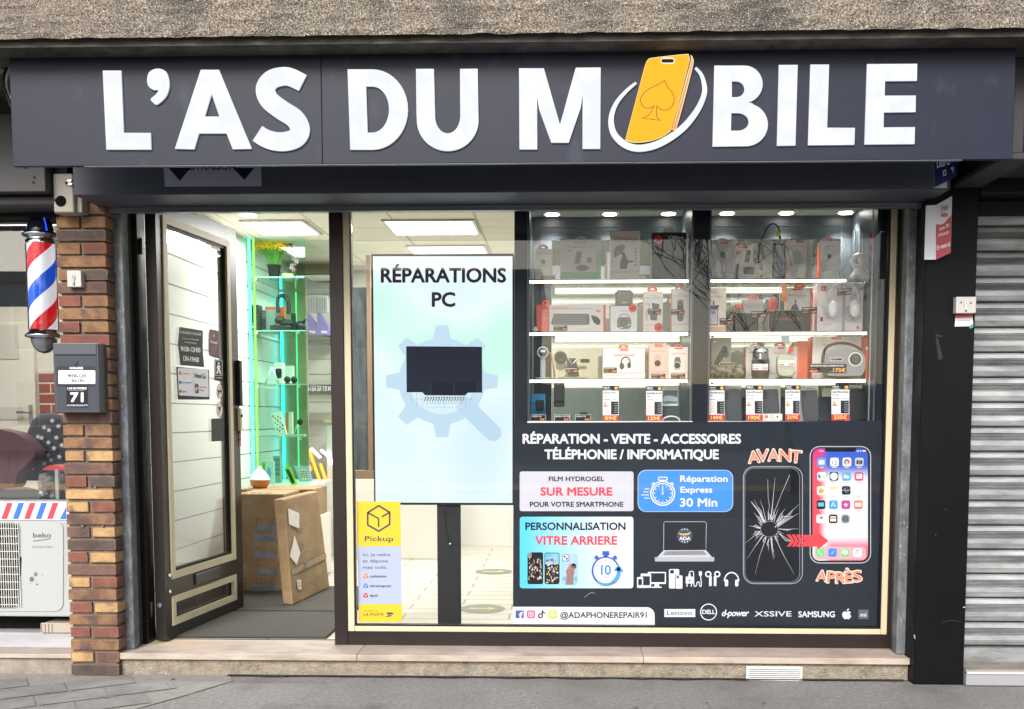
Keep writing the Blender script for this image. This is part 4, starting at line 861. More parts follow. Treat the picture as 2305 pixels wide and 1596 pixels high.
# ------------------------------------------------------------------ pickup sticker
Z5 = (840, 1100, 2.66); YW = C(246,206,40,.5)
t = thing('pickup_sticker', 'tall yellow and pale blue parcel pickup sticker at the lower left of the window', 'sticker', P(853, 1400, .012))
A = Art(Y=.013, z=Z5, step=.0007); NV = C(40,52,90)
A.poly([(137,410),(427,410),(441,1210),(152,1212)], C(186,196,224,.5)); A.up(); A.poly([(137,410),(427,410),(433,708),(142,709)], YW); A.poly([(152,1093),(439,1092),(441,1210),(154,1212)], YW); A.up()
A.build('sheet', t); A = Art(Y=.0115, z=Z5, step=.0004)
hx = [(284,438),(357,482),(357,562),(284,608),(211,566),(211,484)]; A.line(hx, 11, NV, True); A.line([(211,484),(284,524),(284,580)], 10, NV); A.line([(357,482),(305,512)], 10, NV)
A.build('parcel_logo', t); A = Art(Y=.0115, z=Z5, step=.0004); A.text('Pickup', 192, 380, 640, 674, NV, .012); 
A.build('lettering', t); A = Art(Y=.0115, z=Z5, step=.0004)
for tx, x1, y in (('Ici, je retire',359,773),('et dépose',343,815),('mes colis.',341,857)): A.textl(tx, 179, y-20, y, C(74,84,112), .004, (x1-179)/textmesh(tx,.004)[2]*textmesh(tx,.004)[3]/20)
A.build('lettering', t)
for i, (cc, tx, w) in enumerate((((236,140,60),'colissimo',335),((60,130,214),'chronopost',366),((214,54,74),'dpd',274))):
    A = Art(Y=.0115, z=Z5, step=.0004); y = 907+i*64; A.poly([(197+18*math.cos(R(a_)), y+18*math.sin(R(a_))) for a_ in range(30, 390, 60)], C(*cc)); A.up(); A.line([(182,y-8),(197,y),(197,y+17)], 3, C(230,230,240)); A.line([(197,y),(212,y-8)],3,C(230,230,240)); A.text(tx, 225, w, y-8, y+8, C(50,44,60), .012); A.build('carrier_logo', t)
A = Art(Y=.0115, z=Z5, step=.0004); A.text('Une filiale de', 183, 278, 1132, 1142, C(110,100,60), .004); A.text('LA POSTE', 183, 316, 1153, 1171, C(90,80,50), .014); A.poly([(334,1148),(372,1148),(388,1158),(344,1164)], C(50,60,110)); A.poly([(322,1176),(352,1166),(376,1164),(360,1176)], C(50,60,110)); A.build('postal_logo', t)
# ================================================================== interior of the shop
def Pz(u, v, z): d = ray(u, v); return CAM+d*((z-EYE)/d.z)
def Pxw(u, v, X): d = ray(u, v); return CAM+d*(X/d.x)
FZ = .120; CZ = 2.62; LX = -2.40
wallw = C(230, 230, 226, .6)
tiles = bpy.data.materials.new('shop_tiles'); tiles.use_nodes = True; n = tiles.node_tree; L = n.links; g = n.nodes.new('ShaderNodeNewGeometry'); mp = n.nodes.new('ShaderNodeMapping'); br = n.nodes.new('ShaderNodeTexBrick')
L.new(g.outputs['Position'], mp.inputs[0]); L.new(mp.outputs[0], br.inputs['Vector']); br.inputs['Scale'].default_value = 1; br.inputs['Brick Width'].default_value = .62; br.inputs['Row Height'].default_value = .16; br.inputs['Mortar Size'].default_value = .006
br.inputs['Color1'].default_value = (lin(204),lin(197),lin(183),1); br.inputs['Color2'].default_value = (lin(194),lin(187),lin(172),1); br.inputs['Mortar'].default_value = (lin(112),lin(104),lin(92),1); L.new(br.outputs[0], n.nodes['Principled BSDF'].inputs['Base Color']); n.nodes['Principled BSDF'].inputs['Roughness'].default_value = .3
b = MB(); b.poly([(LX, .08, FZ), (2.4, .08, FZ), (2.4, 4.3, FZ), (LX, 4.3, FZ)]); tag(b.build('shop_floor', tiles), kind='structure')
t = thing('shop_room', 'white room inside the shop with a tiled ceiling and a back wall', 'room', (0, 2.2, FZ))
b = MB(); b.box(LX-.1, 2.5, 4.0, 4.1, FZ, CZ); b.box(2.4, 2.5, .06, 4.0, FZ, CZ); b.box(LX-.1, LX-.012, .06, 4.0, FZ, CZ); b.build('wall', wallw, t)
cei = bpy.data.materials.new('ceiling_tiles'); cei.use_nodes = True; n = cei.node_tree; L = n.links; g = n.nodes.new('ShaderNodeNewGeometry'); mp = n.nodes.new('ShaderNodeMapping'); br = n.nodes.new('ShaderNodeTexBrick'); br.offset = 0
mp.inputs['Location'].default_value = (.02, -.05, 0)
L.new(g.outputs['Position'], mp.inputs[0]); L.new(mp.outputs[0], br.inputs['Vector']); br.inputs['Scale'].default_value = 1; br.inputs['Brick Width'].default_value = .57; br.inputs['Row Height'].default_value = .53; br.inputs['Mortar Size'].default_value = .010; br.inputs['Mortar Smooth'].default_value = .4
br.inputs['Color1'].default_value = (lin(222),lin(220),lin(204),1); br.inputs['Color2'].default_value = (lin(216),lin(214),lin(198),1); br.inputs['Mortar'].default_value = (lin(176),lin(174),lin(162),1); L.new(br.outputs[0], n.nodes['Principled BSDF'].inputs['Base Color']); n.nodes['Principled BSDF'].inputs['Roughness'].default_value = .8
b = MB(); b.box(LX-.1, 2.5, .06, 4.1, CZ, CZ+.05); b.build('ceiling', cei, t)
b = MB(); b.box(LX-.1, 2.5, .021, .059, 2.42, CZ+.05); b.build('front_header', wallw, t)
# slatwall on the left
t = thing('slatwall', 'white slatted display wall panel running along the left side of the shop', 'wall panel', (LX, 2, FZ))
b = MB(); z = 2.453
zs = [2.453-.181*k for k in range(-1, 13)]
for a_, c_ in zip(zs, zs[1:]): b.box(LX-.011, LX+.008, .10, 3.99, max(c_+.004, FZ+.01), min(a_-.004, CZ-.002))
b.build('panel', C(228,230,224,.45), t); b = MB(); b.use(C(120,124,122,.4))
for a_ in zs[:-1]: b.box(LX-.0112, LX+.0005, .10, 3.99, a_-.0038, a_+.0038)
b.build('groove_inserts', None, t)
b = MB(); 
# ceiling light panels
PANEL = EM(236,240,255,2.4)
def cl(u0, u1, v, v2, label):
    a_ = Pz(u0, v, CZ-.012); c_ = Pz(u1, v, CZ-.012); d_ = Pz((u0+u1)/2, v2, CZ-.012)
    t = thing('ceiling_light', label, 'ceiling light', ((a_.x+c_.x)/2, (a_.y+d_.y)/2, CZ-.012), 'square lighting panels in the shop ceiling')
    b = MB(); b.box(a_.x, c_.x, a_.y, d_.y, CZ-.012, CZ-.002); b.build('diffuser', PANEL, t)
    b = MB(); 
    for x0, x1, y0, y1 in ((a_.x-.02, c_.x+.02, a_.y-.02, a_.y), (a_.x-.02, c_.x+.02, d_.y, d_.y+.02), (a_.x-.02, a_.x, a_.y, d_.y), (c_.x, c_.x+.02, a_.y, d_.y)): b.box(x0, x1, y0, y1, CZ-.014, CZ-.001)
    b.build('frame', C(200,198,186), t)
    l = bpy.data.objects.new('panel_lamp', bpy.data.lights.new('panel_lamp', 'AREA')); COL.objects.link(l); l.parent = t; l.location = (0, 0, -.02); l.data.shape = 'RECTANGLE'; l.data.size = abs(c_.x-a_.x); l.data.size_y = abs(d_.y-a_.y); l.data.energy = 19; l.data.color = (1, .985, .93)
cl(865, 1062, 499, 528.5, 'nearer glowing ceiling panel above the display screen'); cl(918, 1087, 556, 582, 'farther glowing ceiling panel half hidden by the top of the display screen'); cl(545, 680, 500, 529, 'glowing ceiling panel above the glass display cabinet with the flowers')
for u, v, lab in ((560,481,'round ceiling downlight above the open door'),):
    q = Pz(u, v, CZ-.01); t = thing('downlight', lab, 'downlight', q); b = MB(); b.cyl((q.x, q.y, CZ-.02), (q.x, q.y, CZ-.001), .075, n=24); b.build('rim', C(210,208,200,.3), t); b = MB(); b.cyl((q.x, q.y, CZ-.024), (q.x, q.y, CZ-.021), .052, n=24); b.build('lens', EM(255,250,235,5), t)
# doormats
matm = NM('doormat_fibre', [(62,60,56), (84,82,76), (104,100,94)], 140, 1, 1.0, 300, extra=[(3, (76,72,66), .58, .2)])
def mat_(u, v0, v1, xr, label):
    y0, y1 = Pz(700, v0, FZ).y, Pz(700, v1, FZ).y; t = thing('doormat', label, 'doormat', ((-2.0+xr)/2, (y0+y1)/2, FZ), 'grey doormats inside the door')
    b = MB(); b.box(-2.2, xr, y0, y1, FZ+.001, FZ+.010); b.build('pile', matm, t)
    b = MB(); b.box(-2.2, xr+.008, y0-.008, y1+.004, FZ+.0005, FZ+.005); b.build('rubber_edge', C(40,38,36,.7), t)
mat_(0, 1437, 1380, Pz(733,1437,FZ).x, 'grey fibre doormat nearest the doorway'); mat_(0, 1377, 1322, Pz(733,1437,FZ).x-.0, 'grey fibre doormat under the tall cardboard boxes')

# tall glass cabinet --------------------------------------------------
CX0, CX1, CY0, CY1 = -2.375, -1.94, 2.57, 3.40
zt_ = P(600, 503, CY0).z; zb_ = P(600, 1093, CY0).z
shz = [P(620, v, CY0).z for v in (622, 743, 864, 982)]
cg = glass('cabinet_glass', (.80,.98,.90), .35)
t = thing('display_cabinet', 'tall glass cabinet with green and cyan glowing strips on a white base', 'display cabinet', ((CX0+CX1)/2, (CY0+CY1)/2, FZ))
b = MB(); b.box(CX0, CX1, CY0, CY0+.006, zb_, zt_); b.build('front_glass', cg, t)
b = MB(); b.box(CX1-.006, CX1, CY0+.007, CY1, zb_, zt_); b.build('side_glass', glass('cabinet_side_glass', (.95,.99,.97), .12), t)
b = MB(); b.box(CX0, CX1, CY0, CY1, zt_+.001, zt_+.009); b.build('top_glass', cg, t)
b = MB(); b.box(CX0, CX1, CY0, CY1, FZ+.002, zb_-.001); b.build('base', C(226,226,218,.5), t, bevel=.003)
b = MB(); b.box(CX0, -2.14, CY1+.002, CY1+.02, zb_, zt_-.3); b.build('back_panel', NM('olive_back_panel', [(140,138,100), (160,158,120)], 3, .6), t)
b = MB(); b.use(C(150,200,176,.2))
for z in shz: 
    s_ = MB(); s_.box(CX0+.005, CX1-.01, CY0+.02, CY1-.005, z-.008, z); s_.build('glass_shelf', glass('shelf_glass_%d' % int(z*100), (.94,.985,.96), .6), t)
    b.box(CX0+.005, CX1-.01, CY0+.017, CY0+.0195, z-.008, z)
b.build('shelf_edge', C(70,110,90,.3), t, split=True)
for nm, x, y, c_, s_ in (('cyan_strip', CX0+.006, CY0-.004, (90,255,215), 1.5), ('green_strip', CX0+.040, CY0-.004, (170,255,120), .55), ('cyan_strip', CX0+.02, CY1-.02, (40,238,255), 3.0), ('green_strip', CX0+.150, CY1-.03, (90,255,160), .7)):
    b = MB(); b.box(x, x+(.016 if x < CX0+.1 else .009), y, y+.010, zb_+.01, zt_-.005 if y < 3 else shz[0]-.02); b.build(nm, EM(*c_, s_), t)
b = MB(); b.box(CX0+.02, CX1-.05, CY0-.003+.02, CY0+.03, zt_-.02, zt_-.010); 
b = MB(); b.tube([(CX0+.03, CY0+.02, zt_-.01), (CX0+.03, CY1-.1, zt_-.02)], .012); b.build('cyan_strip', EM(0,240,200,1.2), t)
b = MB(); b.use(CHROME)
for z in shz+[zt_-.02]:
    for x in (CX0+.06, CX1-.06): b.cyl((x, CY0-.006, z-.02), (x, CY0+.02, z-.02), .010, n=10)
b.build('glass_clamp', None, t, split=True)
def cl_box(name, label, cat, u0, v0, u1, v1, Y, dep, zfloor=None, body=WHITE, art=None, left=None, group=None, rot=0):
    q0, q1 = P(u0, v0, Y), P(u1, v1, Y); z0 = q1.z if zfloor is None else zfloor
    t = thing(name, label, cat, ((q0.x+q1.x)/2, Y+dep/2, z0), group)
    b = MB(); b.use(body); b.box(q0.x, q1.x, Y, Y+dep, z0, q0.z, left=left); b.build('carton', None, t, bevel=.0012)
    if art:
        A = Art(Y=Y-.0012, step=.0005); art(A); A.build('printed_front', t)
    return t
# flowers
def petal(name, c):
    m = bpy.data.materials.new(name); m.use_nodes = True; n = m.node_tree; L = n.links; n.nodes.remove(n.nodes['Principled BSDF'])
    d = n.nodes.new('ShaderNodeBsdfDiffuse'); t_ = n.nodes.new('ShaderNodeBsdfTranslucent'); a_ = n.nodes.new('ShaderNodeAddShader'); c = (lin(c[0]), lin(c[1]), lin(c[2]), 1)
    d.inputs[0].default_value = tuple(x*.75 for x in c[:3])+(1,); t_.inputs[0].default_value = tuple(x*.75 for x in c[:3])+(1,); L.new(d.outputs[0], a_.inputs[0]); L.new(t_.outputs[0], a_.inputs[1]); L.new(a_.outputs[0], n.nodes['Material Output'].inputs[0]); return m
z0 = shz[0]; q = P(617, 622, 2.8)
t = thing('potted_daffodils', 'yellow daffodils in a black plastic pot on the top shelf of the glass cabinet', 'potted plant', (q.x, 2.8, z0))
b = MB(); b.lathe((q.x, 2.8, z0), [(.001,.001),(.036,.001),(.050,.108),(.055,.108),(.055,.118),(.046,.118),(.044,.10),(.001,.10)], 20); b.build('pot', C(38,38,44,.6), t)
b = MB(); rnd = random.Random(5); heads = []
for i in range(70):
    a_ = rnd.uniform(0, 2*PI); r_ = .04*rnd.random()**.5; L_ = rnd.uniform(.15,.22); sp_ = rnd.uniform(.02,.10)*(1 if i % 3 else 1.3)
    p0 = Vector((q.x+r_*math.cos(a_), 2.8+r_*math.sin(a_), z0+.10)); p1 = p0+Vector((math.cos(a_)*sp_*.4, math.sin(a_)*sp_*.4, L_*.6)); p2 = p0+Vector((math.cos(a_)*sp_, math.sin(a_)*sp_, L_*(.92 if i % 2 else .75)))
    b.use(C(*rnd.choice([(96,140,40),(120,164,54),(76,120,36)]))); w = Vector((.004, 0, 0)); 
    b.poly([p0-w, p0+w, p1+w, p1-w]); b.poly([p1-w, p1+w, p2+w*.2, p2-w*.2])
    if i % 5: heads.append(p2+Vector((0, -.03*rnd.random(), 0)))
b.build('leaves', None, t); b = MB(); PET1 = petal('yellow_petal', (252,220,60)); PET2 = petal('orange_petal', (250,170,40))
for h in heads:
    h = h+Vector((0, 0, rnd.uniform(0, .02)))
    d_ = Vector((rnd.uniform(-.4,.4), -1, rnd.uniform(0,.6))).normalized(); e1 = d_.cross(Vector((0,0,1))).normalized(); e2 = d_.cross(e1)
    b.use(PET1)
    for k in range(6):
        a_ = PI*k/3; c1 = e1*math.cos(a_)+e2*math.sin(a_); c2 = e1*math.cos(a_+.35)+e2*math.sin(a_+.35); c3 = e1*math.cos(a_-.35)+e2*math.sin(a_-.35)
        b.poly([h, h+c3*.016+d_*.003, h+c1*.034, h+c2*.016+d_*.003])
    b.use(PET2); b.cyl(h, h+d_*.012, .004, .008, 8, False)
b.build('flowers', None, t)
q = P(650, 622, 2.85); t = thing('potted_orchid', 'small pink orchid beside the daffodils on the top cabinet shelf', 'potted plant', (q.x, 2.85, z0))
b = MB(); b.lathe((q.x-.01, 2.85, z0), [(.001,.001),(.04,.001),(.052,.05),(.048,.055),(.001,.045)], 16); b.build('bowl', C(226,214,160), t)
st = catmull([(q.x, 2.85, z0+.03), (q.x+.045, 2.85, z0+.12), (q.x+.05, 2.84, z0+.22), (q.x+.02, 2.82, z0+.28)], 6); b = MB(); b.tube(st, .0025); b.build('stem', C(80,120,50), t)
b = MB(); b.use(C(60,100,44))
for s_ in (-1, 1): b.tris([(q.x, 2.85, z0+.04), (q.x+s_*.04, 2.83, z0+.075), (q.x+s_*.075, 2.82, z0+.055), (q.x+s_*.04, 2.84, z0+.05)], [(0,1,2,3)])
b.build('leaves', None, t); b = MB()
for i, p in enumerate(st[4:]):
    h = Vector(p)+Vector((rnd.uniform(-.02,.02), -.01, 0)); b.use(C(*rnd.choice([(236,170,190),(222,140,170),(240,200,210)])))
    for k in range(5):
        a_ = 2*PI*k/5; b.poly([h, h+Vector((math.cos(a_-.5)*.012, -.004, math.sin(a_-.5)*.012)), h+Vector((math.cos(a_)*.021, 0, math.sin(a_)*.021)), h+Vector((math.cos(a_+.5)*.012, -.004, math.sin(a_+.5)*.012))])
    b.use(C(170,40,100)); b.ball(h+Vector((0,-.006,0)), .005, 8)
b.build('blossoms', None, t)
DZ1 = (380, 500, 3.192); DZ2 = (380, 900, 3.99)
def dd(z, *p): return Dz(z, *p)
def za(A, z): A.z = z; return A
z1_ = shz[1]
cl_box('speaker_carton', 'black carton with a green label on the second shelf of the glass cabinet', 'box', *dd(DZ1,755,838), *dd(DZ1,855,1040), 2.7, .10, z1_, C(26,30,30), lambda A: (za(A,DZ1), [A.line([(762,870+26*k),(850,870+26*k)],3,C(80,96,90)) for k in range(5)], A.rect(766,1002,814,1024,C(150,220,190)), A.line([(766,852),(800,852)],5,C(200,220,210)), A.line([(770,988),(830,988)],4,WHITE)))
cl_box('earphone_carton', 'grey carton with dark earphones standing beside the black carton in the cabinet', 'box', *dd(DZ1,858,880), *dd(DZ1,990,1040), 2.78, .08, z1_, C(120,122,122), lambda A: (za(A,DZ1), A.rect(886,950,908,1030,BLACK,8), A.rect(860,885,912,1035,C(70,72,74)), A.up(), A.rect(880,940,905,1030,BLACK,8)))
cl_box('orange_carton', 'plain orange carton behind the grey one on the second cabinet shelf', 'box', *dd(DZ1,903,853), *dd(DZ1,1058,1040), 2.9, .05, z1_, C(232,92,44))
def blob(name, label, cat, pts, mat, zf=None):
    xs = [p[0] for p in pts]; t = thing(name, label, cat, (sum(xs)/len(xs), pts[0][1], min(p[2] for p in pts))); return t
q = P(*dd(DZ1,1045,1040), 2.75); t = thing('headset_stand', 'black gaming headset hanging on its dark base in the middle of the cabinet', 'headset', (q.x, 2.75, z1_))
b = MB(); pts = [P(*dd(DZ1, x, y), 2.75) for x, y in catmull([(1010,900),(1003,840),(1010,780),(1045,765),(1078,790),(1092,850),(1088,910)], 5)]; b.tube(pts, .016, 8); b.build('headband', C(30,32,34,.5), t)
b = MB(); b.ball(P(*dd(DZ1,1020,960), 2.75), .035, 14, 1.2, 1, .9); b.ball(P(*dd(DZ1,1075,985), 2.74), .04, 14, 1.3, 1, .8); b.build('ear_cushions', C(34,34,36,.6), t)
b = MB(); c_ = P(*dd(DZ1,1045,1015), 2.75); b.box(c_.x-.09, c_.x+.08, 2.70, 2.80, z1_, z1_+.05); b.cyl((c_.x, 2.75, z1_+.04), (c_.x, 2.75, z1_+.12), .014); b.build('base', C(28,28,30,.5), t, bevel=.012, seg=2)
q = P(*dd(DZ1,1185,1040), 2.8); t = thing('helmet_camera', 'small black rounded camera with a spout at the right of the second cabinet shelf', 'camera', (q.x, 2.8, z1_))
b = MB(); b.ball(Vector((q.x+.0, 2.8, z1_+.045)), .045, 14, 1.1, .8, 1); b.build('body', C(40,42,46,.4), t); b = MB(); c_ = P(*dd(DZ1,1130,905), 2.78); b.box(c_.x-.017, c_.x+.017, 2.76, 2.79, z1_, c_.z); b.cyl((q.x+.02, 2.79, z1_+.07), (q.x+.06, 2.75, z1_+.10), .008); b.build('microphone', C(24,24,26,.5), t, bevel=.004)
z2_ = shz[2]
t = thing('phone_stand', 'white triangular phone stand on the third shelf of the glass cabinet', 'phone stand', (P(*dd(DZ1,950,1455), 2.7).x, 2.7, z2_))
b = MB(); a_, c_, d_ = P(*dd(DZ1,905,1450),2.68), P(*dd(DZ1,957,1335),2.7), P(*dd(DZ1,1010,1450),2.72); a_.z = d_.z = z2_+.006; b.tube([a_, c_], .007); b.tube([c_, d_], .007); b.build('frame', C(220,220,224,.3), t)
cl_box('earbud_carton', 'white carton with black earbuds and an orange side on the third cabinet shelf', 'box', *dd(DZ1,975,1300), *dd(DZ1,1048,1450), 2.76, .06, z2_, C(226,222,214), lambda A: (za(A,DZ1), A.rect(985,1345,1035,1425,BLACK,14), A.line([(985,1322),(1035,1322)],4,ORANGE)), left=ORANGE)
cl_box('camera_carton', 'plain white carton behind two small black cameras on the third cabinet shelf', 'box', *dd(DZ1,1052,1325), *dd(DZ1,1125,1450), 2.88, .05, z2_, C(222,222,216))
for i, (x, y, lab) in enumerate(((1080,1418,'left small black webcam on the third shelf of the glass cabinet'), (1135,1415,'right small black webcam on the third shelf of the glass cabinet'))):
    q = P(*dd(DZ1,x,1455), 2.72); t = thing('webcam', lab, 'webcam', (q.x, 2.72, z2_)); b = MB(); b.ball((q.x, 2.72, z2_+.038), .026); b.build('head', C(26,26,28,.4), t); b = MB(); b.lathe((q.x, 2.72, z2_), [(.001,.001),(.024,.001),(.02,.010),(.006,.014)], 14); b.build('foot', C(30,30,32), t)
z3_ = shz[3]
t = cl_box('accessory_carton', 'white carton printed with small black gadgets leaning on the fourth cabinet shelf', 'box', *dd(DZ2,1240,520), *dd(DZ2,1345,738), 2.72, .03, z3_, C(228,224,216), lambda A: (za(A,DZ2), [A.disc(1255+((k*37) % 80), 545+((k*53) % 170), 7, C(*[(60,60,64),(190,60,50),(120,120,120)][k % 3]), 9, 7) for k in range(16)]))
t.rotation_euler.y = R(-14)
cl_box('orange_striped_carton', 'cream carton with a broad orange stripe on the fourth cabinet shelf', 'box', *dd(DZ2,1330,520), *dd(DZ2,1400,735), 2.85, .04, z3_, C(226,218,200), lambda A: (za(A,DZ2), A.rect(1332,522,1362,730,C(214,110,40))))
q = P(*dd(DZ2,1450,745), 2.75); t = thing('magnifier_lamp', 'small round black magnifier on a clear stand at the right of the fourth cabinet shelf', 'magnifier', (q.x, 2.75, z3_))
b = MB(); c_ = P(*dd(DZ2,1478,620), 2.75); b.lathe((c_.x, 2.75, c_.z), [(.001,-.008),(.022,-.008),(.024,0),(.022,.008),(.001,.008)], 16, 'y'); b.build('lens_head', C(30,36,36,.3), t); b = MB(); b.tube([(c_.x-.02, 2.75, c_.z-.02), (q.x-.03, 2.75, z3_+.01)], .004); b.box(q.x-.06, q.x+.06, 2.72, 2.80, z3_+.0005, z3_+.012); b.build('stand', C(190,196,190,.3), t)
# items standing on the cabinet base
zc_ = zb_
cl_box('green_carton', 'bright green carton at the bottom of the glass cabinet', 'box', *dd(DZ2,1052,1022), *dd(DZ2,1122,1170), 2.9, .05, zc_, C(96,196,60))
cl_box('picture_carton', 'white carton with a blue handset picture at the bottom of the glass cabinet', 'box', *dd(DZ2,1128,1010), *dd(DZ2,1212,1228), 2.74, .05, zc_, C(196,212,216), lambda A: (za(A,DZ2), A.disc(1165,1130,22,C(120,160,200),60,14)))
cl_box('tablet_carton', 'pale blue tablet carton with a row of pictures at the bottom of the cabinet', 'box', *dd(DZ2,1205,960), *dd(DZ2,1285,1220), 2.95, .04, zc_, C(150,190,186), lambda A: (za(A,DZ2), [A.rect(1218,985+46*k,1272,1018+46*k,C(110,150,150)) for k in range(4)]))
t = thing('green_phone_case', 'lime green phone stand holding a dark smartphone at the bottom of the cabinet', 'phone stand', P(*dd(DZ2,1390,1250),2.66))
A = Art(Y=2.65, z=DZ2); A.shape([[(1308,1068),(1375,1064),(1448,1240),(1392,1258)]], C(150,224,50,.4), .008); A.build('case', t); A = Art(Y=2.6485, z=DZ2); A.poly([(1330,1095),(1368,1092),(1428,1225),(1394,1235)], C(60,66,60,.2)); A.build('screen', t)
t = thing('keypad_phone', 'light blue tilted keypad telephone at the bottom right of the glass cabinet', 'telephone', P(*dd(DZ2,1510,1210),2.72))
A = Art(Y=2.70, z=DZ2); A.shape([catmull([(1425,1075),(1440,1065),(1545,1062),(1562,1075),(1590,1195),(1575,1212),(1490,1216),(1470,1205)],3,True)], C(140,190,222,.4), .03); A.build('body', t)
A = Art(Y=2.6985, z=DZ2); A.poly([(1450,1090),(1545,1085),(1570,1190),(1490,1195)], C(226,214,190)); A.up()
for i in range(4):
    for j in range(3): A.rect(1474+26*j+5*i, 1106+20*i, 1490+26*j+5*i, 1118+20*i, C(110,108,100))
A.build('keypad', t)
# cardboard -----------------------------------------------------------
card = NM('cardboard', [(128,106,78), (148,124,92), (164,140,108)], 4, .8, .15, 60, stretch=(1,1,2), extra=[(2.2, (150,118,80), .60, .15)])
tape = C(170,140,100,.22, 0, .6); gtape = NM('silver_tape', [(116,120,128), (170,174,182)], 12, .25, .5, 40, metal=.5)
ZB3 = (280, 1200, 3.07)
def fl(u, v, Y): return P(u, v, Y)
Yb = 1.50
t = thing('cardboard_box', 'big brown cardboard box with four strips of silver tape standing behind the door', 'cardboard box', (P(590,1340,Yb).x, Yb+.15, FZ+.01))
xa, xb = P(530,1200,Yb).x, P(640,1200,Yb).x; ztop = P(580,1112,Yb).z
b = MB(); b.box(xa, xb, Yb, Yb+.42, FZ+.011, ztop); b.build('carton', card, t, bevel=.008, seg=2)
A = Art(Y=Yb-.002, z=ZB3)
for y0, y1, x0 in ((340,398,1118), (415,478,1090), (545,602,1095), (678,735,1120)): A.poly([(x0,y0),(1262,y0+4),(1268,y1),(x0-4,y1-3)], gtape)
A.poly(catmull([(1050,838),(1100,815),(1200,812),(1290,830),(1290,850),(1200,862),(1080,862)],3,True), gtape); A.build('silver_tape', t)
A = Art(Y=Yb-.0015, z=ZB3); LNC = C(78,58,38)
for y in (300, 520, 760):
    for x in (1008, 1128, 1240):
        A.frame(x-20,y-5,x+20,y+40,2,LNC); A.frame(x-18,y+62,x+16,y+98,2,LNC); A.line([(x-10,y),(x-10,y+36)],2,LNC)
A.line([(975,672),(1240,690)], 3, C(190,160,120)); A.build('printed_marks', t)
b = MB(); zz = ztop+.003; b.use(C(120,92,60))
for k in range(4): b.box(xa+.05+.05*k, xa+.056+.05*k, Yb+.02, Yb+.12, zz-.0025, zz)
b.build('flap_slots', None, t)
# second box, flat and leaning
t = thing('flat_carton', 'tall flat cardboard carton wrapped in clear tape leaning on the brown box', 'cardboard box', (P(690,1340,1.3).x, 1.35, FZ+.01))
def c3(u, v, Y): return P(u, v, Y)
f0 = Pz((280+1390/3.07)*.9, (1200+962/3.07)*.9, FZ+.011); f1 = Pz((280+1672/3.07)*.9, (1200+830/3.07)*.9, FZ+.011)
f0b = Pz((280+1300/3.07)*.9, (1200+960/3.07)*.9, FZ+.011)
yt0 = f0.y+.10; g0 = P((280+1320/3.07)*.9, (1200+150/3.07)*.9, yt0); g1 = P((280+1580/3.07)*.9, (1200+85/3.07)*.9, f1.y+.10)
thk = Vector((f0b.x-f0.x, .04, 0)); g0b = P((280+1242/3.07)*.9, (1200+150/3.07)*.9, yt0+.04)
tk = g0b-g0
b = MB(); b.tris([f0, f1, g1, g0, f0+thk, f1+thk, g1+tk, g0+tk], [(0,1,2,3), (7,6,5,4), (0,3,7,4), (1,5,6,2), (3,2,6,7), (0,4,5,1)]); b.build('carton', card, t, bevel=.010, seg=2)
nn = (f1-f0).cross(g0-f0).normalized(); nn = nn if nn.y < 0 else -nn
A = Art(pt=f0+nn*.002, nrm=nn, z=ZB3, step=.0012)
A.poly([(1375,690),(1640,560),(1648,600),(1380,735)], C(142,118,86,.2)); A.up()
A.poly([(1352,218),(1437,256),(1438,374),(1358,342)], C(226,222,214)); A.poly([(1401,425),(1446,560),(1417,652),(1364,586)], C(230,228,222)); A.poly([(1420,768),(1452,766),(1455,842),(1426,842)], C(220,216,206))
INKB = C(96,96,110)
for tx, x, y, s_ in (('G',1446,385,24),('V',1462,505,24),('M',1480,660,34)): A.text(tx, x, x+s_+8, y-28, y+2, INKB, .02, rot=-1.45)
A.line([(1470,560),(1520,545)],5,INKB); A.line([(1475,700),(1530,670)],4,INKB); A.line([(1546,420),(1556,700)],2,C(130,110,90)); A.line([(1588,400),(1600,620)],2,C(140,120,96)); A.up()
A.line([(1430,790),(1442,790)],5,BLACK); A.line([(1432,812),(1446,812)],5,BLACK); A.line([(1412,270),(1412,300)],4,C(130,190,150)); A.build('labels', t)
yC = 1.95; t = thing('low_carton', 'long brown carton lying behind the tall boxes and carrying the aroma diffuser', 'cardboard box', (P(620,1110,yC).x, yC+.2, FZ+.01))
za1 = P(600,1101,yC).z; xa, xb = P(540,1120,yC).x, P(705,1120,yC).x; b = MB(); b.box(xa, xb, yC, yC+.42, za1-.20, za1); b.build('carton', card, t, bevel=.006, seg=2); b = MB(); b.box(xa-.01, xb+.02, yC+.01, yC+.44, FZ+.011, za1-.2005); b.build('lower_carton', C(222,220,210,.6), t, bevel=.004)
q = P(*dd(DZ2,1062,1330), yC+.06); t = thing('aroma_diffuser', 'white drop shaped aroma diffuser with a light wooden base on the cardboard boxes', 'diffuser', (q.x, yC+.1, za1))
b = MB(); b.use(C(196,128,70,.4)); b.lathe((q.x, yC+.1, za1), [(.001,.001),(.045,.001),(.066,.03),(.070,.060)], 24); b.build('wooden_base', None, t)
b = MB(); b.lathe((q.x, yC+.1, za1), [(.070,.061),(.062,.085),(.040,.115),(.016,.140),(.010,.155),(.001,.156)], 24); b.build('white_cap', C(236,234,240,.35), t)
b = MB(); b.tube([P(*dd(DZ2,x,y), yC-.01) for x, y in catmull([(1048,1300),(1032,1310),(1036,1340),(1034,1390)],4)], .004); b.build('cable', C(216,208,190), t)

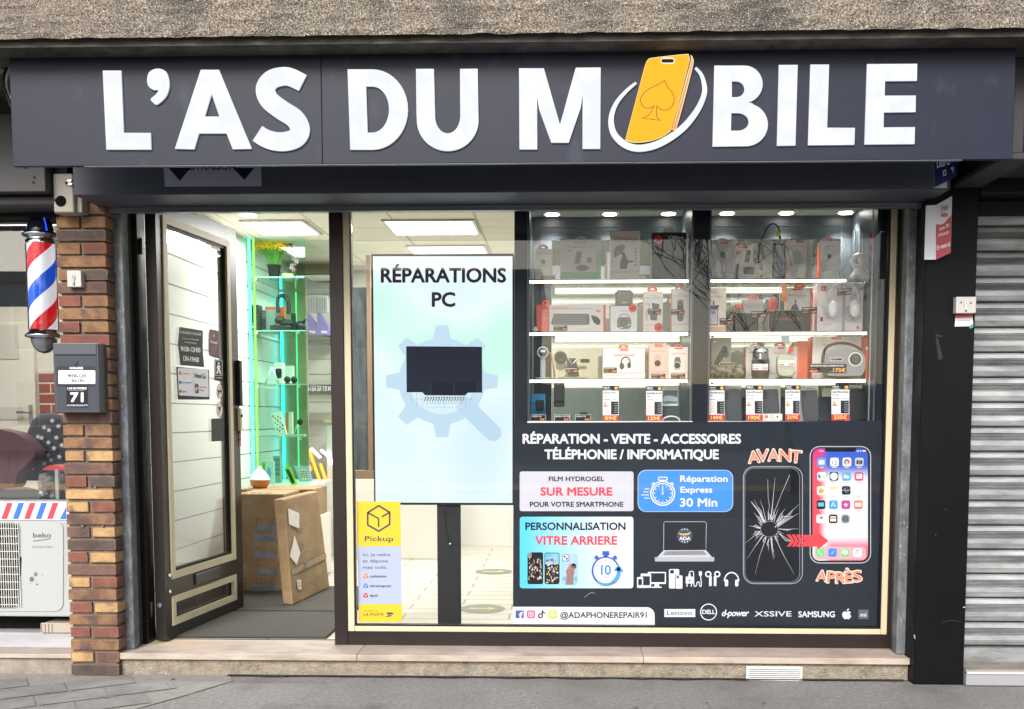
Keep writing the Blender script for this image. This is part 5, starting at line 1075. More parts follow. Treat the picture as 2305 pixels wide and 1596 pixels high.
# counter with neon, back shelving ----------------------------------------
t = thing('shop_counter', 'white counter with glowing orange and white neon lines at the back of the shop', 'counter', (-1.75, 2.9, FZ))
YC = 3.45; q0 = P(686,953,YC); b = MB(); b.box(-2.0, -1.1, YC, YC+.4, FZ+.002, q0.z); b.build('front_panel', C(224,222,216,.35), t, bevel=.003)
b = MB(); b.box(-2.02, -1.08, YC-.02, YC+.42, q0.z+.0005, q0.z+.03); b.build('worktop', C(206,186,150,.5), t, bevel=.003)
for pts, m, nm in (([(1565,890),(1672,1200)], EM(255,140,20,2.2), 'orange_neon'), ([(1680,1035),(1738,1215)], EM(255,140,20,2.2), 'orange_neon'), ([(1590,885),(1680,975)], EM(250,245,255,2.6), 'white_neon'), ([(1685,900),(1745,945),(1785,1000),(1788,1045)], EM(250,245,255,2.6), 'white_neon'), ([(1560,1045),(1588,1085),(1566,1120)], EM(255,120,20,2.0), 'orange_neon')):
    b = MB(); b.tube([P(*dd(DZ2,*p), YC-.02) for p in pts], .012, 8); b.build(nm, m, t)
t = thing('back_shelving', 'slatted shelving with a black lettered strip on the back wall of the shop', 'shelving', (-1.6, 3.9, 1.0))
YB = 3.9
def band(nm, y0, y1, c_, z=DZ1, x0=1150, x1=1460, dep=.06):
    a_, c2 = P(*dd(z,x0,y0), YB-dep), P(*dd(z,x1,y1), YB-dep); b = MB(); b.box(a_.x, c2.x, YB-dep, YB+.05, c2.z, a_.z); b.build(nm, c_, t)
band('upper_panel', 515, 590, C(150,140,96), dep=.05); band('shelf_board', 600, 622, C(236,236,230), dep=.25); band('grey_panel', 655, 745, C(150,150,140), dep=.04); band('lower_shelf', 1085, 1140, C(70,72,68), dep=.3)
band('slats', 1150, 1474, C(196,198,186), dep=.05); band('black_strip', 1476, 1550, C(24,26,26,.4), dep=.08); band('base_slats', 1552, 1700, C(190,192,180), dep=.05)
b = MB(); b.use(C(110,112,104))
for y in (1268, 1390, 1610): a_ = P(*dd(DZ1,1150,y), YB-.052); c2 = P(*dd(DZ1,1460,y+5), YB-.052); b.box(a_.x, c2.x, YB-.053, YB-.051, c2.z, a_.z)
b.build('slat_gap', None, t, split=True)
A = Art(Y=YB-.084, z=DZ1); A.text('N ET RE RETR', 1236, 1425, 1488, 1524, WHITE, .03, flip=True); A.build('lettering', t)
for k, (x0, x1) in enumerate(((1225,1308),(1312,1400))): cl_box('hanging_pack', ['left grey striped pack on the back wall','right grey striped pack on the back wall'][k], 'pack', *dd(DZ1,x0,762), *dd(DZ1,x1,900), 3.6, .05, None, C(186,188,190), lambda A, x0=x0: (za(A,DZ1), [A.line([(x0+10+18*j,780),(x0+10+18*j,890)],5,C(120,122,130)) for j in range(4)]), group='striped packs on the back wall')
for k, (x0, x1) in enumerate(((1222,1320),(1318,1408))):
    t = thing('purple_bag', ['left folded purple bag on the grey back shelf','right folded purple bag on the grey back shelf'][k], 'bag', P(*dd(DZ1,(x0+x1)/2,1078), 3.62), 'purple bags on the back shelf')
    A = Art(Y=3.58, z=DZ1); A.shape([[(x0,900),(x0+22,905),(x1,1010),(x1,1078),(x0,1078)]], C(120,104,196,.5), .10); A.build('fabric', t)
    A = Art(Y=3.578, z=DZ1); A.poly([(x0+30,1042),(x0+80,1046),(x0+82,1066),(x0+34,1064)], C(226,226,236)); A.build('tag', t)
# rail of small lamps on ceiling right of cabinet
t = thing('ceiling_rail', 'thin metal rail with small spotlights hanging near the shop ceiling', 'light rail', P(720,560,3.0))
b = MB(); b.tube([P(*dd(DZ1,1212,190), 2.7), P(*dd(DZ1,1405,320), 3.6)], .006); b.build('rail', C(110,112,108,.3), t)
for x, y in ((1262,262),(1300,290),(1340,320)): b = MB(); q = P(*dd(DZ1,x,y), 3.0); b.ball(q, .022, 10, 1, 1, .8); b.build('lamp_head', C(170,172,166,.3), t)
# door and cabinets seen left of the screen
t = thing('back_room_door', 'brown framed glass partition seen in the gap left of the display screen', 'door', P(815,1060,3.2))
b = MB(); YQ = 3.2
a_, c_ = P(801,675,YQ), P(838,1058,YQ); b.box(a_.x-.06, a_.x+.14, YQ, YQ+.04, c_.z, a_.z+.1) ; b.build('glass_panel', NM('dark_glass_panel', [(54,60,66), (110,116,118)], 3.5, .1, 0, stretch=(3,1,.8)), t)
b = MB(); q0 = P(824,575,YQ-.03); q1 = P(831,1060,YQ-.03); b.box(q0.x, q0.x+.03, YQ-.04, YQ, q1.z, q0.z); b.box(q0.x-.16, q0.x+.06, YQ-.04, YQ, q1.z-.07, q1.z); b.build('frame', C(132,104,78,.5), t)
b = MB(); q0 = P(800,1062,YQ-.05); b.box(q0.x-.08, q0.x+.7, YQ-.06, YQ+.05, FZ+.002, q0.z-.06); b.build('white_lower_panel', C(222,218,210,.4), t, bevel=.003)
# floor arrows
for u, v, lab in ((1117,1287,'farther round grey floor sticker with a yellow arrow'), (1092,1371,'nearer round grey floor sticker with a yellow arrow')):
    q = Pz(u*.0+ (840+(1048 if v < 1300 else 972)/2.66)*.9, (1100+(877 if v < 1300 else 1124)/2.66)*.9, FZ); t = thing('floor_sticker', lab, 'floor sticker', (q.x, q.y, FZ), 'round arrow stickers on the shop floor')
    b = MB(); b.poly([(q.x+.14*math.cos(2*PI*i/32), q.y+.14*math.sin(2*PI*i/32), FZ+.002) for i in range(32)]); b.build('disc', C(120,120,116,.5), t)
    b = MB(); b.poly([(q.x-.08, q.y-.012, FZ+.003), (q.x+.03, q.y-.012, FZ+.003), (q.x+.03, q.y+.012, FZ+.003), (q.x-.08, q.y+.012, FZ+.003)]); b.poly([(q.x+.03, q.y-.05, FZ+.0032), (q.x+.085, q.y, FZ+.0032), (q.x+.03, q.y+.05, FZ+.0032), (q.x+.045, q.y, FZ+.0032)]); b.build('arrow', C(226,206,70,.5), t)
# ================================================================== window display cases
V1 = (1280,500,4.434); V2 = (1740,500,4.434); V3 = (1280,820,4.61); V4 = (1740,820,4.61)
CASE = NM('slate_case_paint', [(62,70,76), (74,82,88)], 3, .4, 0)
NAVY = C(17,22,34,.5)
LEDW = EM(255,250,232,3.8)
mirror = glass('tinted_mirror', (.50,.54,.52), 3.2, .04)
shA = P(1400,628,.08).z; shB = P(1400,746,.08).z; shC = P(1400,852,.08).z; shD = EYE-.022
YB_ = .52; CEILZ = P(1500, 479, .42).z
def case(label, x0, x1, lx0, lx1, first):
    t = thing('display_case', label, 'display case', ((x0+x1)/2, .28, shD), 'glazed display cases behind the shop window')
    b = MB(); b.box(x0, x1, .05, YB_+.03, CEILZ, CEILZ+.02); b.build('top_panel', C(226,224,214,.6), t)
    b = MB(); b.box(x0, x1, .022, YB_+.03, shD-.03, shD-.0005); b.build('floor_panel', NM('case_floor_%d' % first, [(70,76,84), (92,98,104)], 3, .35), t)
    b = MB(); b.box(x0, x1, .0195, .0215, shD-.012, shD+.004); b.build('white_edge_trim', C(230,230,226,.4), t)
    # back frame with mirror
    bx0 = P(*Dz(V1,440,700), YB_).x if first else x0+.0; bx1 = x1-.0 if first else P(*Dz(V2,1595,700), YB_).x
    bt = P(1400, Dz(V1,0,445)[1], YB_).z
    b = MB(); b.box(x0, x1, YB_, YB_+.03, bt, CEILZ-.0005); b.box(x0, bx0, YB_+.0005, YB_+.03, shD, bt-.0003) if first else b.box(bx1, x1, YB_+.0005, YB_+.03, shD, bt-.0003)
    b.build('back_frame', CASE, t)
    b = MB(); b.use(C(84,92,98,.35)); ot = P(1400, Dz(V1,0,302)[1], YB_).z
    b.box(x0+.06, x1-.06, YB_-.006, YB_-.0005, ot, ot+.006); (b.box(x0+.06, x0+.066, YB_-.006, YB_-.0005, shD+.02, ot-.001) if first else b.box(x1-.066, x1-.06, YB_-.006, YB_-.0005, shD+.02, ot-.001)); b.build('raised_moulding', None, t, split=True)
    b = MB(); b.box(bx0+.001, bx1-.001, YB_+.004, YB_+.012, shD+.001, bt-.001); b.build('mirror_panel', mirror, t)
    sd = [(x0, x0+.012)] if first else []
    b = MB(); b.box(x0, x0+.010, .05, YB_-.001, shD, CEILZ-.001); b.build('side_panel', CASE, t)
    b = MB(); b.box(x1-.010, x1, .05, YB_-.001, shD, CEILZ-.001); b.build('side_panel', CASE, t)
    b = MB(); 
    for q_ in (lx0-.006, ): b.use(C(150,160,160,.3,.5)); b.box(q_, q_+.004, .052, .062, shD, CEILZ-.001)
    b.box(lx1+.004, lx1+.009, .052, .062, shD, CEILZ-.001); b.build('glass_edge', None, t, split=True)
    b = MB(); b.use(C(130,136,140,.3,.6))
    for k in range(2): b.box((x0+.016 if first else x1-.022), (x0+.022 if first else x1-.016), .30+.1*k, .312+.1*k, shD+.01, CEILZ-.1)
    b.build('shelf_track', None, t, split=True)
    for i, z in enumerate((shA, shB, shC)):
        b = MB(); b.box(lx0, lx1, .075, YB_-.02, z-.007, z-.0005); b.build('glass_shelf', glass('case_shelf_%d%d' % (first, i), (.93,.98,.95), .9), t)
        b = MB(); b.tube([(lx0+.004, .068, z-.014), (lx1-(.12 if (not first and i == 0) else .01), .068, z-.014)], .0062, 8); b.build('light_strip', LEDW, t)
        b = MB(); b.tube([(bx0+.02, YB_-.03, z-.015), (bx1-.02, YB_-.03, z-.015)], .006, 8); b.build('rear_light_strip', EM(255,250,214,1.6), t)
        b = MB(); b.use(CHROME)
        for x in (lx0+.02, lx1-.02): b.cyl((x, .085, z-.03), (x, .085, z-.008), .008, n=10)
        b.build('shelf_pin', None, t, split=True)
    return t
xL0, xL1 = P(1187,700,.05).x, P(1560,700,.05).x; xR0, xR1 = P(1594,700,.05).x, P(1974,700,.05).x
case('left glazed display case of boxed gadgets under six downlights', xL0, xL1, P(1189,700,.07).x, P(1552,700,.07).x, True)
case('right glazed display case of speakers, boxes and phones beside the window edge', xR0, xR1, P(1596,700,.07).x, P(1955,700,.07).x, False)
t = thing('case_post', 'dark navy post between the left and right display cases', 'post', ((xL1+xR0)/2, .06, shD)); b = MB(); b.box(xL1+.001, xR0-.001, .035, .10, shD-.01, 2.44); b.build('post_face', NAVY, t)
t = thing('case_post', 'dark navy post between the glowing screen and the left display case', 'post', (xL0-.03, .06, shD)); b = MB(); b.box(P(1158,700,.05).x, xL0-.001, .035, .10, shD-.01, 2.44); b.build('post_face', NAVY, t)
t = thing('case_post', 'dark post at the far right of the display cases beside the cream window trim', 'post', (xR1+.03, .06, shD)); b = MB(); b.box(xR1+.001, 1.62, .035, .10, shD-.01, 2.44); b.build('post_face', NAVY, t)
# downlights in the case ceilings
dl = [(V1,445,158),(V1,1085,150),(V1,1735,143),(V2,345,130),(V2,1000,120),(V2,1660,110)]
nm_ = ['first','second','third','fourth','fifth','sixth']
for i, (z, x, y) in enumerate(dl):
    u, v = Dz(z, x, y); q = P(u, v, .42); q = Vector((q.x, .42, CEILZ))
    t = thing('downlight', nm_[i]+' round downlight from the left above the glazed display cases', 'downlight', q, 'round downlights over the display cases')
    b = MB(); b.cyl((q.x, q.y, CEILZ-.006), (q.x, q.y, CEILZ-.0005), .055, n=28); b.build('rim', C(226,224,216,.25), t)
    b = MB(); b.cyl((q.x, q.y, CEILZ-.009), (q.x, q.y, CEILZ-.0065), .036, n=24); b.build('lens', EM(255,252,240,9), t)
    l = bpy.data.objects.new('downlight_lamp', bpy.data.lights.new('downlight_lamp', 'SPOT')); COL.objects.link(l); l.parent = t; l.location = (0, 0, -.03); l.data.energy = 8; l.data.spot_size = R(110); l.data.spot_blend = .6; l.data.shadow_soft_size = .03; l.data.color = (1, .97, .9)
# ------------------------------------------------------------------ products
OR = C(240,92,48,.45); BXW = C(226,222,220,.5); BXG = C(186,184,184,.5); TXG = C(96,92,92); BLK = C(26,26,28,.4); REDT = C(200,50,44)
def tab(par, z, x0, y0, x1, y1, Y, c=OR):
    A = Art(Y=Y, z=z); m = (x0+x1)/2; w = x1-x0; h = y1-y0
    A.shape([[(x0,y1),(x0,y0+h*.35),(m-w*.15,y0),(m+w*.15,y0),(x1,y0+h*.35),(x1,y1)], [(x0+w*.22,y0+h*.68),(m-w*.08,y0+h*.34),(m+w*.08,y0+h*.34),(x1-w*.22,y0+h*.68)]], c, .0015); A.build('hang_tab', par)
def ptag(par, z, x0, y0, x1, y1, price, Y, bg=C(30,28,28), pc=C(244,160,70), lines=True, nm='price_tag', skew=0):
    A = Art(Y=Y, z=z); A.shape([[(x0,y0),(x1,y0+skew),(x1,y1+skew),(x0,y1)]], bg, .0008); A.up(); w = x1-x0; h = y1-y0
    A.text(price, x0+w*.62, x1-w*.05, y0+h*.55+skew, y1-h*.12+skew, pc, .03)
    if lines: A.line([(x0+w*.05,y0+h*.2),(x0+w*.85,y0+h*.2)], h*.10, C(200,196,190)); A.line([(x0+w*.05,y0+h*.42),(x0+w*.4,y0+h*.42)], h*.07, C(170,166,160)); A.rect(x0+w*.05,y1-h*.3,x0+w*.38,y1-h*.12,C(190,80,50))
    return A.build(nm, par)
def bubble(par, z, x, y, r, txt, Y):
    A = Art(Y=Y, z=z); A.shape([[(x+r*math.cos(2*PI*i/24), y+r*math.sin(2*PI*i/24)) for i in range(24)]], C(222,44,44), .0006); A.up(); A.text(txt, x-r*.6, x+r*.6, y-r*.2, y+r*.42, BLK, .03, shear=.2); A.line([(x-r*.5,y-r*.55),(x+r*.5,y-r*.55)], r*.16, C(90,20,20)); A.build('round_price_sticker', par)
def prod(name, label, z, x0, y0, x1, y1, sz, Y, dep, body=BXW, side=None, tb=None, tabc=OR, art=None, cat='box', right=None):
    q0, q1 = P(*Dz(z,x0,y0), Y), P(*Dz(z,x1,y1), Y); zb2 = sz if sz is not None else q1.z
    t = thing(name, label, cat, ((q0.x+q1.x)/2, Y+dep/2, zb2)); b = MB(); b.use(body); b.box(q0.x, q1.x, Y, Y+dep, zb2, q0.z, left=side); b.build('carton', None, t, bevel=.0012)
    if right: b = MB(); b.box(q1.x+.0003, q1.x+.012, Y+.0005, Y+dep, zb2, q0.z-.001); b.build('side_flap', right, t)
    if tb: tab(t, z, *tb, Y+.006, tabc)
    if art: A = Art(Y=Y-.0008, z=z, step=.0004); art(A); A.build('printed_front', t)
    return t
def lines(A, x0, x1, ys, c=TXG, w=3):
    for y in ys: A.line([(x0,y),(x1,y)], w, c)
def headset(A, cx, cy, s, c):
    A.ring(cx, cy, 46*s, 13*s, c, 56*s, 20, -10, 190); A.disc(cx-40*s, cy+38*s, 24*s, c, 34*s); A.disc(cx+36*s, cy+30*s, 20*s, c, 32*s); A.up(); A.disc(cx-36*s, cy+38*s, 14*s, C(70,70,74), 24*s)
def watch(A, cx, cy, s, c, c2):
    A.poly([(cx-22*s,cy-70*s),(cx+24*s,cy-72*s),(cx+40*s,cy-20*s),(cx+30*s,cy+60*s),(cx-26*s,cy+70*s),(cx-40*s,cy)], c); A.up(); A.disc(cx, cy+20*s, 42*s, c2); A.up(); A.disc(cx, cy+20*s, 34*s, C(40,40,48))
YF = .16
# shelf A left
t = prod('camera_carton', 'small white carton with an orange hang tab, leftmost of the top left shelf', V1, 258,545,445,890, shA, YF, .05, tb=(292,497,400,552), art=lambda A: (A.line([(258,820),(432,820),(443,808),(443,560)],3,C(214,120,110)), A.disc(346,685,24,C(120,120,124),28), lines(A,290,420,(578,)), A.text('SMART CAMERA',275,428,592,608,C(190,120,110),.0), A.rect(300,720,390,740,C(206,206,208))))
ptag(t, V1, 322,835,478,886, '29€', YF-.004, C(150,146,146), C(200,90,80))
prod('earphone_carton', 'wide pale carton with a green base on the top left shelf', V1, 536,430,984,892, shA, YF+.03, .06, BXG, tb=(706,408,822,446), tabc=C(226,228,226), art=lambda A: (A.text('ROXUS',696,822,462,484,TXG,.01), A.text('True Wireless Earphones Stereo',616,910,516,530,TXG,.005), A.rect(536,800,984,892,C(110,170,130)), A.poly([(940,560),(984,560),(984,800),(930,800)],C(130,180,150)), A.up(), A.poly([(712,568),(780,574),(752,720),(690,706)],C(126,130,130)), A.up(), A.poly([(722,580),(770,585),(745,700),(702,692)],C(90,94,96)), A.disc(778,756,76,C(110,114,116),38), A.up(), A.disc(778,750,50,C(70,74,78),22), A.disc(856,670,28,C(110,112,116),34), A.rect(616,560,664,574,GREY)))
prod('holder_carton', 'tall grey car charger holder carton on the top left shelf', V1, 1094,345,1418,890, shA, YF+.02, .07, C(196,192,192,.5), tb=(1198,320,1320,378), art=lambda A: (lines(A,1140,1376,(418,)), A.text('CAR CHARGER HOLDER',1118,1394,432,454,C(150,84,76),.02), lines(A,1160,1350,(466,)), A.poly(catmull([(1130,600),(1150,520),(1230,498),(1256,530),(1200,600),(1140,640)],4,True),C(90,90,94)), A.line([(1200,560),(1270,660)],26,C(66,66,70)), A.poly([(1240,570),(1290,680),(1270,766),(1196,766),(1200,700)],C(60,60,66)), A.line([(1280,690),(1340,676)],18,C(60,60,66)), [A.disc(1370,540+36*k,9,C(90,80,80)) for k in range(6)], A.line([(1096,800),(1384,800),(1412,780)],7,C(170,66,60))))
t = prod('speaker_carton', 'black carton with a red round price sticker on the top left shelf', V1, 1552,362,1930,890, shA, YF, .08, C(24,28,34,.35), tb=(1678,314,1802,362), tabc=C(190,206,206), art=lambda A: (A.text('Qilive',1738,1900,398,434,C(222,224,228),.022), A.disc(1740,700,120,C(38,42,48),130), A.up(), A.disc(1740,700,80,C(26,30,34),90)))
bubble(t, V1, 1622,440,48,'20€', YF-.004)
for i, (x0, y0, x1, y1) in enumerate(((446,726,532,890),(1056,584,1096,890),(1412,730,1548,826))):
    t = thing('blank_card', ['plain white card behind the small white carton on the top left shelf','narrow white card left of the car holder carton on the top left shelf','plain white card between the holder carton and the black carton'][i], 'card', P(*Dz(V1,(x0+x1)/2,y1),.34)); A = Art(Y=.34, z=V1); A.shape([[(x0,y0),(x1,y0),(x1,y1),(x0,y1)]], C(214,220,228), .002); A.build('card', t)
# shelf B left
prod('red_carton', 'narrow coral red carton with an orange tab left of the keyboard carton', V1, 272,1165,410,1462, shB, YF+.02, .06, C(228,104,98,.5), tb=(334,1112,412,1166), art=lambda A: A.line([(310,1312),(408,1312)],5,C(240,180,176)))
t = prod('keyboard_carton', 'wide pale carton showing a black keyboard and mouse on the second left shelf', V1, 414,1164,1012,1462, shB, YF-.02, .06, C(206,202,206,.5), right=C(206,60,66), art=lambda A: (A.text('XSSIVE',436,620,1190,1214,C(214,84,92),.01), lines(A,632,892,(1206,),w=4), A.disc(955,1232,30,C(214,120,110),14), A.poly([(462,1262),(842,1264),(860,1284),(858,1376),(840,1386),(446,1386),(434,1372)],C(74,78,84)), A.up(), [[A.rect(466+26*k-3*r_,1274+28*r_,486+26*k-3*r_,1292+28*r_,C(110,114,120)) for k in range(14)] for r_ in range(4)], A.poly(catmull([(878,1290),(900,1282),(950,1300),(980,1345),(970,1380),(940,1384),(905,1355)],3,True),C(46,48,54)), A.disc(740,1430,5,GREY), lines(A,770,900,(1432,),w=2)))
ptag(t, V1, 460,1394,612,1450, '29€', YF-.024)
t = prod('smart_speaker_carton', 'white carton printed with a portable speaker under the grey cube speaker', V1, 1096,1176,1386,1462, shB, YF, .09, C(214,216,222,.5), art=lambda A: (lines(A,1186,1290,(1232,)), A.ring(1245,1330,66,8,C(96,98,100),64,24,10,170), A.poly(rr2(1164,1300,1322,1432,44),C(110,112,114)), A.up(), A.disc(1240,1362,50,C(86,88,92)), A.line([(1120,1450),(1310,1380)],8,C(236,238,240))))
bubble(t, V1, 1338,1200,46,'40€', YF-.004)
t = thing('cube_speaker', 'rounded grey cube speaker standing on the white speaker carton', 'speaker', (P(*Dz(V1,1245,1170),YF+.03).x, YF+.05, P(*Dz(V1,1245,1176),YF).z))
q0, q1 = P(*Dz(V1,1150,1003),YF), P(*Dz(V1,1340,1172),YF); b = MB(); b.box(q0.x, q1.x, YF, YF+.07, ORG[t.name].z+.0005, q0.z); b.build('body', C(104,102,92,.5), t, bevel=.016, seg=4)
A = Art(Y=YF-.0008, z=V1); A.text('JBUDS', 1212,1278,1130,1146,C(226,214,180),.02,shear=.3); A.build('lettering', t); b = MB(); 
for s_ in (q0.x-.002, q1.x-.001): b.box(s_, s_+.003, YF+.02, YF+.045, q1.z+.05, q1.z+.075)
b.build('strap_lug', C(60,60,58), t, split=True)
t = prod('bank_carton', 'white carton with an orange side showing a power bank, second left shelf', V1, 1460,1012,1670,1462, shB, YF, .06, C(214,212,212,.5), side=OR, tb=(1500,962,1612,1018), art=lambda A: (A.line([(1462,1382),(1655,1382),(1668,1366)],5,C(220,80,60)), lines(A,1520,1610,(1064,)), A.text('FAST CHARGING',1482,1652,1080,1096,C(206,130,116),.01), A.poly([(1548,1142),(1634,1156),(1626,1230),(1560,1230)],C(84,86,92)), A.poly([(1530,1270),(1612,1270),(1606,1340),(1534,1332)],C(84,86,92)), A.line(catmull([(1482,1140),(1500,1160),(1520,1150),(1518,1200),(1490,1240),(1500,1340)],4),4,BLK), lines(A,1470,1560,(1408,1432),w=2)))
ptag(t, V1, 1506,1208,1652,1268, '45€', YF-.004); bubble(t, V1, 1625,1412,48,'15€', YF-.005)
t = prod('doorbell_carton', 'white carton with an orange side showing a round ended black speaker, second left shelf', V1, 1775,985,1965,1462, shB, YF, .06, C(206,204,206,.5), side=OR, tb=(1808,955,1915,1000), art=lambda A: (lines(A,1840,1900,(1036,)), A.text('VIDEO DOORBELL',1786,1950,1054,1072,C(190,130,120),.01), A.poly(rr2(1832,1108,1900,1346,34),C(60,60,64)), A.up(), A.ring(1866,1148,20,6,C(150,150,150)), A.ring(1866,1306,20,6,C(150,150,150)), A.line([(1778,1380),(1944,1380),(1958,1366)],4,C(190,110,100))))
ptag(t, V1, 1762,1215,1910,1272, '39€', YF-.004)
t = thing('white_earbuds', 'small white earbud case at the left end of the second left shelf', 'earbuds', P(*Dz(V1,258,1460),YF)); b = MB(); q = P(*Dz(V1,258,1440),YF); b.ball((q.x, YF, shB+.016), .016, 12, .8, .7, 1); b.build('case', C(232,230,230,.3), t)
# shelf C left
q = P(*Dz(V3,355,585),YF); t = thing('ring_charger', 'clear magnetic charging stand with a round head at the left of the third left shelf', 'charger', (q.x, YF, shC))
c_ = P(*Dz(V3,356,282),YF); b = MB(); b.lathe((c_.x, YF-.01, c_.z), [(.024,-.002),(.029,-.002),(.029,.004),(.024,.004),(.024,-.002)], 28, 'y'); b.build('ring', C(190,194,196,.3), t)
b = MB(); b.lathe((c_.x, YF-.008, c_.z), [(.001,0),(.0235,0),(.0235,.003),(.001,.003)], 24, 'y'); b.build('pad', C(66,72,78,.4), t); A = Art(Y=YF-.012, z=V3); A.rect(328,254,386,282,C(196,200,204),8); A.build('label', t)
b = MB(); b.box(c_.x-.013, c_.x+.013, YF+.003, YF+.008, shC+.008, c_.z-.01); b.build('arm', C(150,160,166,.2), t); b = MB(); b.lathe((c_.x, YF, shC), [(.001,.0005),(.04,.0005),(.04,.008),(.001,.009)], 28); b.build('base', C(150,156,160,.3), t)
q = P(*Dz(V3,480,585),YF); t = thing('copper_rod_stand', 'thin copper coloured rod stand beside the round charging stand', 'stand', (q.x, YF, shC)); b = MB(); b.tube([P(*Dz(V3,x,y),YF-.01) for x, y in ((425,285),(455,300),(470,400),(490,575))], .004, 8); b.build('rod', C(206,150,96,.3,.6), t); b = MB(); b.cyl((q.x+.002, YF-.01, shC+.0005), (q.x+.002, YF-.01, shC+.01), .008); b.build('foot', C(160,110,70,.3), t)
q = P(*Dz(V3,705,585),YF); t = thing('phone_holder', 'black round magnetic phone holder on a folding arm and oval base, third left shelf', 'phone holder', (q.x, YF, shC))
c_ = P(*Dz(V3,560,345),YF); b = MB(); b.lathe((c_.x, YF-.02, c_.z), [(.001,-.004),(.014,-.004),(.015,-.006),(.030,-.006),(.033,0),(.030,.008),(.001,.008)], 28, 'y'); b.build('magnet_disc', C(58,60,64,.45), t)
b = MB(); b.tube([P(*Dz(V3,x,y),YF) for x, y in ((630,360),(650,362),(690,410),(705,412),(745,362),(790,362))], .0045, 8); b.build('bright_arm', C(214,216,220,.2,.7), t)
q0, q1 = P(*Dz(V3,790,358),YF), P(*Dz(V3,895,400),YF); b = MB(); b.box(q0.x, q1.x, YF-.01, YF+.02, q1.z, q0.z); b.build('clip', BLK, t, bevel=.004)
A = Art(Y=YF-.004, z=V3); A.shape([[(625,350),(735,350),(776,560),(650,560)]], C(54,56,60), .012); A.build('upright', t); b = MB(); b.lathe((q.x, YF+.01, shC), [(.001,.0005),(.078,.0005),(.078,.006),(.07,.010),(.001,.010)], 32, 'z', 1, .5); b.build('base', C(120,122,122,.35), t)
ptag(t, V3, 616,458,770,515, '25€', YF-.018)
t = prod('headset_carton', 'wide white carton showing black gaming headphones on the third left shelf', V3, 1046,238,1534,588, shC, YF, .08, C(228,224,224,.5), side=C(206,70,60), tb=(1228,192,1338,240), art=lambda A: (A.line([(1048,520),(1510,520),(1532,500),(1532,250)],5,C(226,100,84)), lines(A,1244,1340,(292,)), A.text('GAMING HEADSET',1168,1418,306,328,C(200,100,86),.022), lines(A,1080,1300,(546,),w=2.5), headset(A,1310,400,1.1,C(40,42,46)), [A.ring(1488,380+28*k,9,2,C(190,130,120)) for k in range(5)], A.rect(1246,244,1340,264,C(222,80,56))))
ptag(t, V3, 1056,458,1208,515, '35€', YF-.004)
for i, (x0, y0, x1, y1, bc, sc_, wc, txt, lab) in enumerate(((1583,196,1806,588,C(236,190,176,.5),C(214,164,140),C(230,180,150),'SMART WATCH','pink carton with a rose gold smart watch on the third left shelf'), (1810,222,2024,588,C(232,222,216,.5),C(80,80,84),C(206,206,206),'SMARTWATCH','cream carton with a dark smart watch at the right end of the third left shelf'))):
    t = prod('watch_carton', lab, V3, x0,y0,x1,y1, shC, YF, .05, bc, tb=(x0+60,y0-24 if i == 0 else y0-34,x0+155,y0+2), art=lambda A: (A.rect(x0+62,y0+6,x0+156,y0+24,C(222,90,60)), A.text(txt,x0+24,x0+190,y0+66,y0+82,C(206,96,80),.01), watch(A,x0+95,y0+190,1.05,sc_,wc), A.line([(x0+4,y0+(306 if i == 0 else 296)),(x0+205,y0+(306 if i == 0 else 296)),(x1-4,y0+285)],4,C(226,96,80)), [A.disc(x0+190,y0+170+24*k,5,C(200,150,140)) for k in range(5)]))
    ptag(t, V3, x0+22,528,x0+185,590, '30€' if i == 0 else '35€', YF-.004)
